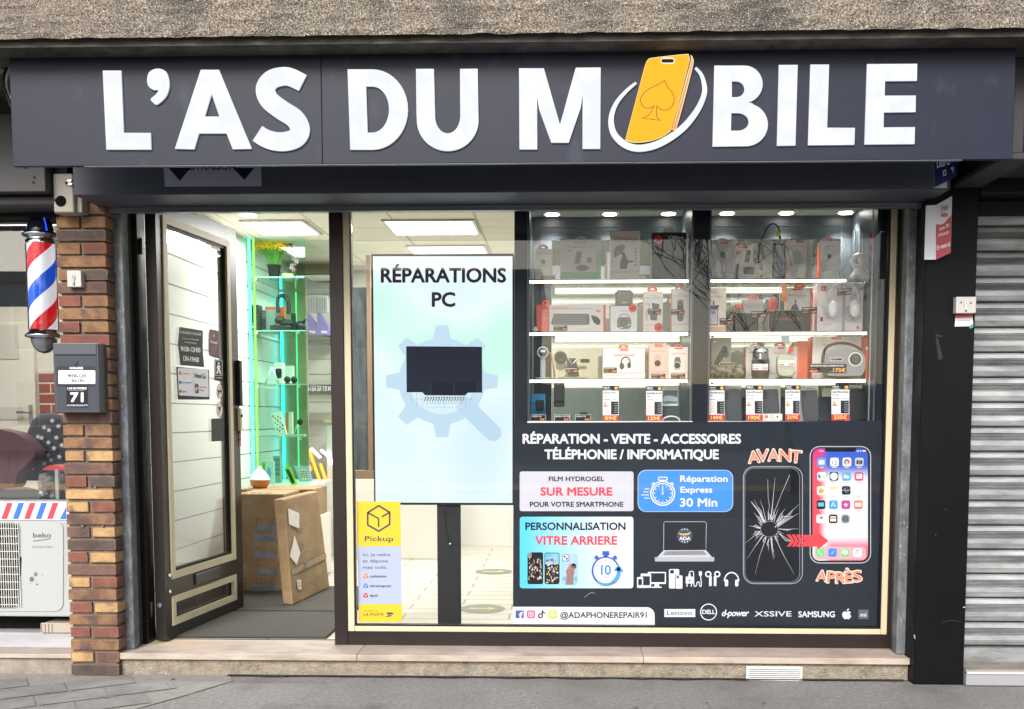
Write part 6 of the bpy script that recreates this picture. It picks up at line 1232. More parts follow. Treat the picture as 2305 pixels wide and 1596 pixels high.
# shelf D left : phones and price cards
def pcard(label, z, x0, y0, x1, y1, brand, model, price, Y=.10, energy=True):
    q0, q1 = P(*Dz(z,x0,y0),Y), P(*Dz(z,x1,y1),Y); t = thing('price_card', label, 'price card', ((q0.x+q1.x)/2, Y, shD), 'tall price cards in front of the phones')
    A = Art(Y=Y, z=z, step=.0004); h = y1-y0; w = x1-x0; X = lambda f: x0+w*f; Y2 = lambda f: y0+h*f
    A.shape([[(x0,y0),(x1,y0),(x1,y1),(x0,y1)]], C(232,232,236,.4), .002); A.build('card', t); A = Art(Y=Y-.0006, z=z, step=.0004)
    A.rect(x0,y0,x1,Y2(.13),C(34,34,40)); A.rect(x0,Y2(.825),x1,y1,C(206,46,52)); A.up()
    A.text('NEUF', X(.06), X(.42), Y2(.03), Y2(.07), C(222,222,222), .03); A.line([(X(.06),Y2(.10)),(X(.5),Y2(.10))], h*.014, C(180,180,180)); A.disc(X(.84),Y2(.065),w*.11,C(214,160,70),h*.045)
    A.text(brand, X(.05), X(.80 if len(brand) < 6 else .95), Y2(.17), Y2(.225), C(40,40,44), .03 if len(brand) > 5 else .008); A.textl(model, X(.05), Y2(.26), Y2(.30), C(40,40,44), .02)
    A.rect(X(.52),Y2(.44),X(.97),Y2(.80),C(44,44,50)); A.up(); [A.line([(X(.72),Y2(.50+.06*k)),(X(.93),Y2(.50+.06*k))], h*.012, C(190,190,196)) for k in range(5)]
    A.line([(X(.04),Y2(.385)),(X(.45),Y2(.385))], h*.014, C(60,70,110)); A.line([(X(.58),Y2(.385)),(X(.92),Y2(.385))], h*.012, C(90,160,150))
    if energy:
        for k, cc in enumerate(((70,150,90),(150,190,70),(236,200,60),(236,150,60),(214,70,50))): A.poly([(X(.10-.012*k),Y2(.46+.026*k)),(X(.17+.03*k),Y2(.46+.026*k)),(X(.19+.03*k),Y2(.48+.026*k)),(X(.10-.012*k),Y2(.48+.026*k))], C(*cc))
    else: [A.line([(X(.05),Y2(.48+.055*k)),(X(.42),Y2(.48+.055*k))], h*.012, C(220,150,130)) for k in range(6)]
    A.text(price, X(.13), X(.86), Y2(.86), Y2(.955), C(250,214,120), .03); A.build('printed_front', t); return t
pcard('tall price card in the middle of the lowest left shelf', V3, 1046,668,1230,1080, 'REDMI', 'A5', '99€'); pcard('tall price card beside the white bracelet on the lowest left shelf', V3, 1546,674,1730,1080, 'SAMSUNG', 'A06', '129€', energy=False)
pcard('leftmost tall price card of the right display case', V4, 148,668,328,1072, 'SAMSUNG', 'A07', '149€', energy=False); pcard('tall price card just left of the long white label with three symbols', V4, 578,662,768,1072, 'SAMSUNG', 'A16 4G', '190€'); pcard('tall price card just right of the long white label with three symbols', V4, 1030,660,1198,1068, 'SAMSUNG', 'A17 4G', '219€'); pcard('rightmost tall price card, near the blank white slip', V4, 1562,658,1766,1068, 'SAMSUNG', 'A17 5G', '235€')
for i, (x0, x1, nm2, pr, lab) in enumerate(((215,390,'NOKIA 106','25€','small black price tag in front of the blue carton'), (490,665,'NOKIA 2720 FLIP','45€','small black price tag under the flip phone'), (730,905,'NOKIA 235','49€','small black price tag under the three pronged bracket'))):
    q = P(*Dz(V3,(x0+x1)/2,1078),.095); t = thing('small_price_tag', lab, 'price tag', (q.x, .095, shD), 'small black price tags on the lowest left shelf')
    A = Art(Y=.095, z=V3); A.shape([[(x0,1000),(x1,1000),(x1,1076),(x0,1076)]], C(214,210,206), .001); A.build('card', t); A = Art(Y=.0945, z=V3); A.rect(x0+4,1004,x1-4,1073,C(34,30,32)); A.up(); A.textl(nm2, x0+10, 1012, 1028, WHITE, .02); A.text(pr, x1-70, x1-14, 1044, 1068, C(244,150,70), .03); A.build('print', t)
t = prod('blue_carton', 'bright blue carton behind a small black phone at the left of the lowest left shelf', V3, 186,762,382,1075, shD, .24, .06, C(60,160,214,.5), cat='box')
q = P(*Dz(V3,318,950),.17); q0, q1 = P(*Dz(V3,268,832),.16), P(*Dz(V3,370,950),.16); t = thing('wireless_speaker', 'little square black speaker in front of the bright blue carton', 'speaker', (q.x, .18, shD)); b = MB(); b.box(q0.x, q1.x, .16, .19, q1.z, q0.z); b.build('body', BLK, t, bevel=.008, seg=3); b = MB(); b.box(q0.x-.005, q1.x-.01, .17, .20, shD+.0005, q1.z-.0005); b.build('clear_stand', THIN, t); b = MB(); b.tube([P(*Dz(V3,x,y),.165) for x, y in catmull([(268,875),(220,868),(186,880)],4)], .002, 6); b.build('cable', BLK, t)
t = thing('flip_phone', 'open black flip phone with round keys standing on the lowest left shelf', 'phone', (P(*Dz(V3,545,910),.16).x, .16, shD)); q0, q1 = P(*Dz(V3,485,620),.155), P(*Dz(V3,605,845),.155); b = MB(); b.box(q0.x, q1.x, .155, .165, q1.z, q0.z); b.build('lid', C(44,46,50,.2), t, bevel=.003)
q2, q3 = P(*Dz(V3,482,850),.155), P(*Dz(V3,605,908),.155); b = MB(); b.box(q2.x, q3.x, .150, .166, q3.z, q1.z-.0005); b.build('keypad', BLK, t, bevel=.002); b = MB(); b.use(C(90,94,100)); 
for k in range(3): c_ = P(*Dz(V3,510+34*k,882),.149); b.cyl((c_.x, .1485, c_.z), (c_.x, .151, c_.z), .004, n=10)
b.build('key', None, t, split=True); b = MB(); b.box(q2.x+.004, q3.x-.004, .158, .17, shD+.0005, q3.z-.0005); b.build('clear_stand', THIN, t)
t = thing('wrist_strap', 'little black bracket with three prongs on the lowest left shelf', 'bracket', (P(*Dz(V3,822,1000),.16).x, .16, shD)); b = MB()
for k in range(3): c_ = P(*Dz(V3,800+22*k,970),.155); b.box(c_.x-.003, c_.x+.003, .155, .165, c_.z-.01, c_.z)
q0, q1 = P(*Dz(V3,782,975),.155), P(*Dz(V3,866,1000),.155); b.box(q0.x, q1.x, .154, .168, shD+.0005, q0.z-.003); b.build('body', BLK, t)
prod('gadget_carton', 'white carton showing a silver gadget carried on a clear plinth near the white bracelet', V3, 1736,664,1915,900, None, .22, .05, C(226,226,224,.5), art=lambda A: (lines(A,1786,1842,(694,)), A.rect(1740,720,1908,872,C(110,116,124),10), A.up(), A.poly(catmull([(1746,800),(1800,780),(1900,800),(1900,850),(1800,840),(1750,850)],3,True),C(180,196,206)), A.line([(1742,880),(1908,872)],8,C(110,200,216))))
t = thing('phone_support', 'clear sloped plinth carrying the white gadget carton', 'stand', (P(*Dz(V3,1825,1000),.24).x, .25, shD)); q0, q1 = P(*Dz(V3,1745,905),.225), P(*Dz(V3,1905,1060),.225); b = MB(); b.box(q0.x, q1.x, .225, .265, shD+.0005, q0.z-.001); b.build('block', C(70,76,84,.3), t, bevel=.003)
t = thing('white_bracelet', 'white oval bracelet lying on the lowest left shelf by the right hand price card', 'bracelet', (P(*Dz(V3,1835,1070),.13).x, .13, shD)); b = MB(); c_ = P(*Dz(V3,1835,1070),.13); b.tube([(c_.x+.044*math.cos(R(a_)), .13, shD+.004+.024*math.sin(R(a_))) for a_ in range(0, 181, 12)], .004, 8); b.build('band', C(226,226,230,.3), t)
t = thing('clear_bag', 'crumpled clear plastic wrap lying at the right end of the lowest left shelf', 'wrap', (P(*Dz(V3,2140,1080),.13).x, .13, shD)); b = MB(); c_ = P(*Dz(V3,2140,1076),.13); b.ball((c_.x, .13, shD+.002), .035, 10, 1.1, .6, .25); b.build('film', C(170,178,184,.15), t)
# shelf A right
YG = .16
prod('cable_carton', 'grey carton with an orange tab at the left end of the top right shelf', V2, 172,462,440,880, shA, YG+.02, .06, C(178,174,174,.5), tb=(250,425,356,464), art=lambda A: (A.rect(254,466,356,486,C(170,70,50)), A.poly([(262,575),(330,575),(330,640),(300,650),(270,630)],C(80,76,80)), A.line([(176,806),(420,806),(438,790)],3,C(160,110,104)), lines(A,330,400,(510,))))
prod('power_bank_carton', 'cream carton showing a slim black power bank on the top right shelf', V2, 438,506,634,880, shA, YG+.04, .05, C(232,222,210,.5), tb=(438,470,522,508), art=lambda A: (A.rect(474,514,570,534,C(214,70,60)), A.text('5W',440,496,572,602,C(200,80,66),.02), lines(A,446,520,(624,642),w=3), A.poly([(560,556),(608,560),(588,692),(536,690)],C(50,52,58)), A.up(), A.disc(570,632,12,C(120,120,130))))
t = prod('small_speaker_carton', 'low pale grey carton with a square black speaker picture on the top right shelf', V2, 472,702,712,880, shA, YG-.02, .06, C(170,172,168,.5), art=lambda A: (A.rect(526,744,646,826,C(58,62,66),16), A.up(), A.line([(566,784),(606,784)],2,GREY), A.text('Essentiel 500',492,566,846,856,C(60,60,60),.01)))
ptag(t, V2, 668,780,770,830, '49€', YG-.024, C(190,180,160))
q = P(*Dz(V2,925,860),YG); t = thing('power_bank', 'black power bank with a looping cable tied in yellow on the top right shelf', 'power bank', (q.x, YG, shA))
q0, q1 = P(*Dz(V2,852,478),YG), P(*Dz(V2,992,862),YG); b = MB(); b.box(q0.x, q1.x, YG, YG+.02, shA+.0005, q0.z); b.build('body', C(52,54,62,.25), t, bevel=.006, seg=3)
A = Art(Y=YG-.0008, z=V2); A.rect(868,500,980,850,C(92,94,104,.3),18); A.up(); A.rect(868,688,962,788,C(16,16,20,.2),26); A.build('screen', t)
b = MB(); b.tube([P(*Dz(V2,x,y),YG-.01) for x, y in catmull([(692,672),(704,560),(720,480),(760,360),(810,285),(860,265),(905,290),(925,360),(930,410)],5)], .0042, 8); b.build('cable', BLK, t)
b = MB(); b.tube([P(*Dz(V2,x,y),YG-.01) for x, y in ((930,400),(930,440),(925,485))], .0065, 8); b.build('plug', C(150,70,40,.4), t); b = MB(); c_ = P(*Dz(V2,908,385),YG-.012); b.box(c_.x-.009, c_.x+.013, YG-.018, YG-.004, c_.z-.008, c_.z+.012); b.build('yellow_tie', C(236,220,40), t)
b = MB(); b.tube([P(*Dz(V2,x,y),YG-.012) for x, y in ((712,600),(704,670))], .003, 6); b.build('orange_plug', OR, t)
prod('holder_box', 'grey carton with a silver phone holder picture in the middle of the top right shelf', V2, 1004,446,1282,880, shA, YG+.02, .07, C(190,184,182,.5), side=OR, tb=(1050,420,1110,448), art=lambda A: (A.rect(1104,452,1204,470,C(180,60,46)), A.text('CAR PHONE HOLDER',1046,1240,508,524,C(190,150,140),.005), A.rect(1226,470,1282,876,C(160,156,156)), A.poly([(1060,590),(1130,550),(1200,640),(1190,700),(1100,720)],C(156,156,158)), A.line([(1010,510),(1060,740)],26,C(120,118,120)), A.poly([(1140,740),(1190,700),(1230,740),(1200,860),(1090,860)],C(206,200,196))))
prod('camera_box', 'pale carton with an orange side and a round camera picture on the top right shelf', V2, 1384,456,1590,880, shA, YG, .07, C(200,198,198,.5), side=OR, tb=(1424,418,1532,458), art=lambda A: (A.disc(1475,624,26,C(120,120,124),32), A.up(), A.disc(1475,618,12,C(70,70,76)), A.line([(1388,786),(1568,786),(1586,770)],4,C(190,110,100)), lines(A,1430,1540,(516,))))
q = P(*Dz(V2,1808,860),YG); t = thing('indoor_camera', 'white snowman shaped indoor camera with a dark lens on the top right shelf', 'camera', (q.x, YG+.03, shA))
c_ = P(*Dz(V2,1808,680),YG+.03); hz = c_.z-shA; b = MB(); b.ball((c_.x, YG+.03, c_.z), .0425, 22); b.build('head', C(232,224,222,.3), t); b = MB(); b.lathe((c_.x, YG+.03, shA), [(.001,.0005),(.044,.0005),(.046,.012),(.040,.03),(.028,.048),(.024,hz-.03)], 24); b.build('body', C(230,222,220,.35), t)
e0 = Vector((c_.x-.014, YG-.008, c_.z-.003)); b = MB(); b.cyl(e0+Vector((0,.012,0)), e0, .0165, .0155, 20); b.build('lens', C(70,66,76,.15), t); ptag(t, V2, 1760,828,1932,882, '49€', YG-.022, C(200,186,186), C(200,90,80))
t = thing('hanging_label', 'tall orange label hanging at the right side of the top right shelf', 'label', P(*Dz(V2,1940,580),.12)); A = Art(Y=.12, z=V2); A.shape([[(1916,388),(1970,355),(1968,545),(1916,582)]], OR, .002); A.build('card', t); A = Art(Y=.1185, z=V2); A.rect(1932,440,1952,500,C(250,200,180),6); A.build('print', t); b = MB(); c_ = P(*Dz(V2,1945,368),.121); b.tube([c_, (c_.x, .121, 2.39)], .001, 5); b.build('string', C(200,200,200), t)
# shelf B right
t = prod('pouch_carton', 'tall cream carton of a waterproof phone pouch at the left of the second right shelf', V2, 128,978,330,1450, shB, YG, .05, C(232,220,212,.5), art=lambda A: (A.text('WATERPROOF',132,298,1066,1084,C(170,140,130),.0), lines(A,166,236,(1026,)), A.poly([(140,1170),(262,1170),(244,1196),(242,1390),(146,1390),(146,1196)],C(44,42,46)), A.up(), A.rect(152,1218,236,1380,C(206,196,210),10), A.up(), A.disc(196,1246,28,C(110,140,190),22), A.poly([(190,1120),(204,1120),(204,1165),(190,1165)],C(50,50,50)), A.rect(128,1406,330,1450,C(232,170,150))))
ptag(t, V2, 262,1312,410,1382, '9€', YG-.01)
b = MB(); b.tube([P(*Dz(V2,x,y),YG+.005) for x, y in ((150,976),(200,938),(246,974))], .0015, 6); b.build('hook', BLK, t)
def speaker(label, z, x0, y0, x1, y1, txt, strap, tg, price):
    q0, q1 = P(*Dz(z,x0,y0),YG-.03), P(*Dz(z,x1,y1),YG-.03); t = thing('portable_speaker', label, 'speaker', ((q0.x+q1.x)/2, YG, shB), 'black portable speakers on the second right shelf')
    b = MB(); b.box(q0.x, q1.x, YG-.03, YG+.03, shB+.0005, q0.z); b.build('body', C(40,38,38,.6), t, bevel=.017, seg=4)
    b = MB(); b.tube([P(*Dz(z,x,y),YG-.01) for x, y in strap], .005, 8); b.build('strap', C(50,40,38,.6), t)
    if txt: A = Art(Y=YG-.0308, z=z); A.text(txt, x0+55, x1-85, 1304, 1340, C(104,56,50), .012); A.build('embossed_lettering', t)
    ptag(t, z, *tg, price, YG-.036)
speaker('smaller black portable speaker with a wrist strap on the second right shelf', V2, 428,1250,696,1445, '', catmull([(440,1255),(395,1252),(360,1290),(320,1370)],4), (612,1230,780,1304), '39€')
speaker('bigger black portable speaker with dark red lettering on the second right shelf', V2, 830,1222,1274,1440, 'HARVEYS', catmull([(850,1240),(805,1245),(775,1290),(740,1378)],4), (1172,1190,1342,1262), '45€')
prod('speaker_box', 'grey carton with an orange tab behind the smaller portable speaker', V2, 524,1106,740,1440, shB, YG+.08, .05, C(186,182,182,.5), tb=(580,1055,688,1108), art=lambda A: (lines(A,610,660,(1148,)), A.text('PORTABLE SPEAKER',538,722,1160,1178,C(160,110,104),.01), lines(A,560,700,(1192,))))
prod('small_red_pack', 'coral red pack hanging left of the grey speaker carton', V2, 440,1155,522,1210, None, YG+.10, .02, C(232,110,100), art=lambda A: A.line([(460,1184),(500,1184)],4,WHITE))
prod('orange_cards', 'stack of narrow orange packs between the two speaker cartons', V2, 826,1085,888,1440, shB, YG+.11, .05, C(224,100,84,.5))
t = thing('striped_lanyard', 'yellow and orange striped lanyard hanging in the right display case', 'lanyard', P(*Dz(V2,980,1225),YG+.05)); A = Art(Y=YG+.05, z=V2)
A.shape([[(950,925),(1000,925),(1006,1130),(952,1130)]], C(246,150,50), .004); A.build('band', t); A = Art(Y=YG+.049, z=V2); [A.line([(954,945+28*k),(1002,935+28*k)],6,C(200,60,40)) for k in range(7)]; A.line([(990,1150),(1000,1220)],10,C(246,180,50)); A.line([(930,950),(926,1200)],10,C(160,200,236)); A.build('stripes', t)
prod('portable_speaker_box', 'grey carton with orange edges standing behind the bigger portable speaker', V2, 1010,975,1262,1440, shB, YG+.07, .06, C(196,192,190,.5), tb=(1086,925,1202,978), right=C(224,90,66), art=lambda A: (A.rect(1072,985,1190,1004,C(200,70,50)), lines(A,1114,1164,(1028,)), A.text('PORTABLE SPEAKER',1028,1226,1046,1066,C(170,100,90),.01), lines(A,1060,1200,(1080,)), A.poly([(1046,1222),(1070,1170),(1100,1150),(1120,1160),(1144,1222)],C(70,68,72)), A.line([(1104,1150),(1100,1106)],14,C(60,58,62))))
t = prod('headphone_carton', 'large white carton printed with white headphones on the second right shelf', V2, 1350,932,1846,1440, shB, YG+.06, .10, C(236,230,234,.5), art=lambda A: (A.rect(1386,958,1448,1006,C(214,56,60),4), A.up(), A.text('JBL',1396,1440,974,992,WHITE,.03), A.text('TUNE 720BT',1798,1822,955,985,TXG,.01,rot=1.57), A.rect(1378,1298,1406,1350,C(190,50,60)), lines(A,1390,1500,(1378,),w=3), A.disc(1700,1260,70,C(206,200,208),90), A.up(), A.disc(1700,1260,52,C(222,216,224),70), A.rect(1780,1396,1808,1434,C(222,120,100))))
q = P(*Dz(V2,1640,1430),YG); t = thing('headphones_on_stand', 'white headphones hanging on a slim lilac grey stand before the large white carton', 'headphones', (q.x, YG, shB)); LIL = C(150,142,158,.35)
b = MB(); q0 = P(*Dz(V2,1640,930),YG); b.box(q.x-.007, q.x+.005, YG, YG+.012, shB+.006, q0.z); b.build('stand_post', LIL, t, bevel=.002); b = MB(); b.lathe((q.x, YG, shB), [(.001,.0005),(.05,.0005),(.05,.005),(.001,.006)], 28, 'z', 1.2, .6); b.build('stand_foot', LIL, t)
b = MB(); b.tube([P(*Dz(V2,1640+165*math.cos(R(a_)), 1075-155*math.sin(R(a_))), YG-.005) for a_ in range(-35, 216, 10)], .0065, 8); b.build('headband', C(196,190,202,.35), t)
for sx in (-1, 1): b = MB(); c_ = P(*Dz(V2,1640+sx*125,1210),YG); b.ball(c_, .036, 16, .8, .6, 1.2); b.build('ear_cup', C(232,228,234,.4), t)
ptag(t, V2, 1562,985,1726,1062, '69€', YG-.020, skew=-10)
# shelf C right
prod('microphone_carton', 'dark grey carton with a microphone picture and small red logo, third right shelf', V4, 178,112,402,575, shC, YG+.04, .05, C(120,120,116,.5), art=lambda A: (A.rect(194,145,238,180,C(206,60,56)), A.up(), A.text('JBL',200,232,156,170,WHITE,.03), A.line([(330,240),(240,410)],66,C(52,50,50),cap=True), A.disc(345,300,34,C(74,70,66),46)))
q = P(*Dz(V4,355,560),YG); q0, q1 = P(*Dz(V4,138,420),YG-.02), P(*Dz(V4,570,575),YG-.02); t = thing('camouflage_speaker', 'camouflage patterned cylinder speaker lying on the third right shelf', 'speaker', (q.x, YG, shC)); r_ = (q0.z-shC)/2
CAM_ = NM('camouflage', [(44,46,40), (84,84,72), (140,132,110)], 38, .7, stops=[.45,.50,.64], detail=2); b = MB(); b.cyl((q0.x+.012, YG, shC+r_), (q1.x-.012, YG, shC+r_), r_-.001, n=28, caps=False); b.build('grille', CAM_, t)
b = MB(); 
for x0, x1 in ((q0.x, q0.x+.0118), (q1.x-.0118, q1.x)): b.cyl((x0, YG, shC+r_), (x1, YG, shC+r_), r_-.003, r_-.003, 28)
b.build('end_cap', C(40,42,38,.5), t, split=True); ptag(t, V4, 268,402,444,436, '', YG-.03, C(80,60,50)) if False else None
A = Art(Y=YG-.034, z=V4); A.rect(268,402,444,434,C(206,190,170)); A.up(); A.rect(272,406,440,430,C(80,56,44)); A.line([(290,418),(420,418)],6,C(230,120,70)); A.build('price_tag', t)
prod('light_carton', 'white carton with a wide orange side behind the black bottle speaker', V4, 576,215,860,575, shC, YG+.08, .07, BXW, side=OR, right=C(226,90,60), tb=(620,188,732,218), tabc=C(250,170,70), art=lambda A: (A.text('ROCK',606,650,276,292,C(214,120,104),.01), A.line([(582,525),(640,525)],4,C(200,80,60)), lines(A,584,640,(550,),w=2)))
t = thing('bottle_speaker', 'tall black rounded speaker with a clear collar on the third right shelf', 'speaker', (P(*Dz(V4,740,570),YG).x, YG, shC)); x_ = ORG[t.name].x; zt2 = P(*Dz(V4,740,228),YG).z-shC; r_ = (P(*Dz(V4,838,400),YG).x-P(*Dz(V4,635,400),YG).x)/2
b = MB(); b.lathe((x_, YG, shC), [(.001,.0005),(r_*.86,.0005),(r_*.95,.008),(r_,.03),(r_,zt2*.60)], 28); b.build('lower_body', C(54,54,56,.35), t); b = MB(); b.lathe((x_, YG, shC), [(r_*.98,zt2*.605),(r_*.92,zt2*.66),(r_*.90,zt2*.86),(r_*.72,zt2*.98),(.001,zt2)], 28); b.build('upper_body', C(96,94,100,.15), t)
b = MB(); b.lathe((x_, YG, shC), [(r_*.905,zt2*.80),(r_*.925,zt2*.84),(r_*.915,zt2*.90),(r_*.8,zt2*.955)], 28); b.build('chrome_collar', CHROME, t); ptag(t, V4, 652,415,830,488, '35€', YG-r_-.003, C(222,222,226), C(214,70,60))
prod('orange_sided_carton', 'white carton with orange tab behind the pale green round speaker', V4, 862,215,1160,575, shC, YG+.08, .06, BXW, tb=(902,168,1030,218), right=C(232,120,100), art=lambda A: (A.rect(946,222,1018,244,C(220,90,60)), lines(A,956,1008,(266,)), A.text('PORTABLE S',896,1012,284,302,C(206,120,100),.01), A.line([(866,525),(940,525)],5,C(222,84,60)), A.line([(1110,525),(1160,525)],5,C(222,84,60))))
t = thing('round_speaker', 'pale green rounded speaker hanging from a cord on a black foot, third right shelf', 'speaker', (P(*Dz(V4,1035,570),YG).x, YG-.01, shC)); GRN = C(176,186,166,.6)
A = Art(Y=YG-.02, z=V4); A.shape([catmull([(940,430),(945,340),(990,308),(1080,308),(1125,345),(1132,440),(1120,520),(1080,550),(990,550),(948,515)],4,True)], GRN, .035, C(160,170,150,.6)); A.build('body', t); A = Art(Y=YG-.0208, z=V4); A.text('LOGICON',1004,1096,484,496,C(226,230,220),.02); A.build('lettering', t)
b = MB(); c_ = P(*Dz(V4,1025,575),YG); b.box(c_.x-.034, c_.x+.034, YG-.03, YG+.02, shC+.0005, shC+.010); b.build('foot', BLK, t, bevel=.003); b = MB(); b.tube([P(*Dz(V4,x,y),YG-.022) for x, y in catmull([(1040,305),(1060,240),(1080,160),(1095,150),(1090,190),(1050,240),(1045,300)],4)], .0022, 6); b.build('cord', C(216,226,190), t); ptag(t, V4, 948,372,1130,440, '25€', YG-.024, C(226,224,228), C(220,80,60))
t = thing('blue_pendant', 'pale blue ribbon with a red tag dangling above the round speaker', 'pendant', P(*Dz(V4,1080,290),YG+.03)); A = Art(Y=YG+.03, z=V4); A.shape([[(982,70),(1080,75),(1076,160),(984,155)]], C(190,214,240), .003); A.build('ribbon', t); A = Art(Y=YG+.025, z=V4); A.shape([catmull([(1050,260),(1068,215),(1110,205),(1126,240),(1110,285),(1066,292)],3,True)], C(226,60,60), .01); A.build('red_tag', t)
prod('tall_orange_carton', 'tall plain orange carton beside the large projector carton', V4, 1170,150,1282,575, shC, YG+.10, .07, C(228,108,72,.5), side=C(226,110,80)); 
prod('projector_carton', 'large white carton behind the grey projector on the third right shelf', V4, 1346,98,1898,575, shC, YG+.07, .12, C(240,232,224,.5), side=OR, art=lambda A: (A.rect(1558,105,1682,132,C(236,120,80)), A.text('MULTIMEDIA PROJECTOR',1444,1700,186,204,C(226,110,90),.01), lines(A,1526,1712,(162,220),C(206,190,170),2)))
t = thing('projector', 'rounded grey fabric video projector with a big lens and carrying strap', 'projector', (P(*Dz(V4,1718,560),YG).x, YG, shC)); FAB = NM('grey_fabric', [(128,130,134), (146,148,152)], 200, .85, .2, 400)
A = Art(Y=YG-.04, z=V4); ol = catmull([(1482,400),(1500,300),(1560,258),(1640,246),(1850,248),(1925,285),(1955,360),(1950,460),(1925,525),(1870,553),(1560,553),(1505,520)],5,True); A.shape([ol], FAB, .075, C(206,206,208,.4)); A.build('body', t)
A = Art(Y=YG-.0412, z=V4, step=.002); A.disc(1838,362,82,C(224,224,228,.3)); A.up(); A.disc(1838,362,68,C(24,30,32,.1)); A.up(); A.disc(1842,358,46,C(34,56,52,.05)); A.build('lens', t)
A = Art(Y=YG-.0412, z=V4); A.frame(1546,346,1692,380,4,WHITE,16); A.rect(1552,352,1612,374,C(150,60,64),8); A.rect(1616,352,1684,374,C(30,34,38),8); A.build('control_panel', t)
b = MB(); b.tube([P(*Dz(V4,x,y),YG-.01) for x, y in catmull([(1460,390),(1468,300),(1510,222),(1600,182),(1680,176),(1780,190),(1860,225),(1905,255)],5)], .007, 8); b.build('strap', C(60,54,66,.6), t)
A = Art(Y=YG-.045, z=V4); A.shape([[(1305,412),(1735,416),(1733,520),(1303,515)]], C(36,32,34), .001); A.up(); A.text('VIDEOPROJECTEUR CONNECTE FHD',1314,1700,428,446,WHITE,.02); A.text('175€',1582,1720,468,508,C(246,180,80),.03); A.rect(1310,488,1406,510,C(232,110,70)); A.line([(1534,504),(1572,504)],5,C(190,100,70)); A.line([(1314,468),(1380,468)],4,C(130,126,124)); A.build('price_tag', t)
prod('orange_end_carton', 'narrow orange carton at the far right end of the third right shelf', V4, 1962,110,2034,570, shC, YG, .10, C(226,90,44,.5), art=lambda A: (A.rect(1966,110,2000,200,C(200,50,50)), A.rect(1958,222,2006,250,C(210,210,210))))
# shelf D right: phones and their cartons
def phone(label, z, quad, Y, cams, c=C(72,74,80,.28), r=16):
    xs = [p[0] for p in quad]; ys = [p[1] for p in quad]; t = thing('smartphone', label, 'smartphone', (P(*Dz(z,sum(xs)/4,max(ys)),Y).x, Y, shD), 'dark smartphones on the lowest right shelf')
    A = Art(Y=Y, z=z); (x0,y0),(x1,y1),(x2,y2),(x3,y3) = quad; out = []
    for a_, p_, c_ in ((quad[3],quad[0],quad[1]),(quad[0],quad[1],quad[2]),(quad[1],quad[2],quad[3]),(quad[2],quad[3],quad[0])):
        for k in range(5):
            s_ = k/4; v1 = Vector((a_[0]-p_[0], a_[1]-p_[1])).normalized()*r; v2 = Vector((c_[0]-p_[0], c_[1]-p_[1])).normalized()*r; pp = Vector(p_); q_ = (pp+v1)*(1-s_)**2+pp*2*s_*(1-s_)+(pp+v2)*s_*s_; out.append((q_.x, q_.y))
    A.shape([out], c, .008, C(40,40,44,.3)); A.build('body', t)
    A = Art(Y=Y-.0012, z=z, step=.0015)
    for x, y, r2 in cams: A.disc(x, y, r2, C(20,20,24,.1), n=16); A.up(); A.disc(x, y, r2*.5, C(90,94,104,.1), n=12); A.lay -= 1
    A.build('camera_lenses', t); return t
phone('grey smartphone at the left end of the lowest right shelf', V4, [(335,710),(518,706),(532,1062),(352,1064)], .16, [(362,748,11),(362,780,11),(362,812,11)])
phone('raised smartphone standing above the long white label', V4, [(770,710),(945,706),(966,985),(782,985)], .16, [(800,745,11),(800,777,11),(800,808,11),(828,750,6)])
phone('slightly tilted grey smartphone between the white label and the wide dark box', V4, [(1212,720),(1398,715),(1418,1055),(1240,1058)], .16, [(1246,752,11),(1248,780,11),(1286,757,6)])
phone('blackest smartphone, at the right end of the lowest right shelf', V4, [(1775,702),(1952,698),(1984,1052),(1786,1056)], .16, [(1808,728,12),(1808,756,12),(1810,784,12),(1846,742,6)], C(40,42,46,.2))
for i, (x0, x1, y0, lab) in enumerate(((335,515,662,'left white phone carton behind a dark phone on the lowest right shelf'), (770,970,665,'plain white phone carton behind the phone above the long white label'), (1210,1402,660,'white phone carton behind the slightly tilted grey phone'), (1745,1902,658,'rightmost white phone carton behind the black phone'))):
    prod('phone_carton', lab, V4, x0,y0,x1,1062, shD, .21, .04, C(228,226,222,.5), art=(lambda A, x0=x0, x1=x1: A.text('Galaxy', x0+8, x1-24, 684, 706, TXG, .015)) if i != 1 else None)
for i, (x0, x1, y0, lab) in enumerate(((528,586,800,'dark slab shaped box behind the leftmost grey smartphone'), (972,1032,795,'dark slab shaped box behind the right end of the long white label'), (1418,1572,795,'wide dark box under the small beige carton'))):
    prod('dark_carton', lab, V4, x0,y0,x1,1062, shD, .24, .05, C(66,70,76,.4))
prod('beige_carton', 'small beige carton on top of the wide dark box on the lowest right shelf', V4, 1452,690,1556,795, None, .25, .04, C(206,202,180,.5))
t = thing('energy_label', 'long white label with three small symbols in front of the raised smartphone', 'label', (P(*Dz(V4,880,1066),.11).x, .11, shD)); A = Art(Y=.11, z=V4); A.shape([[(772,990),(996,990),(994,1066),(770,1064)]], C(226,226,222), .0015); A.build('card', t); A = Art(Y=.1092, z=V4); A.rect(790,1006,832,1038,C(200,130,90)); A.ring(880,1022,16,3,C(120,120,120)); A.disc(938,1024,10,BLK); A.line([(862,1000),(862,1056)],1.5,GREY); A.line([(910,1000),(910,1056)],1.5,GREY); lines(A,790,832,(1050,),w=2); lines(A,866,896,(1052,),w=2); A.build('symbols', t)
t = thing('white_slip', 'small blank white slip standing at the right end of the lowest right shelf', 'label', (P(*Dz(V4,2030,1066),.10).x, .10, shD)); A = Art(Y=.10, z=V4); A.shape([[(2004,942),(2052,940),(2056,1062),(2008,1066)]], C(232,228,222), .002); A.build('card', t)
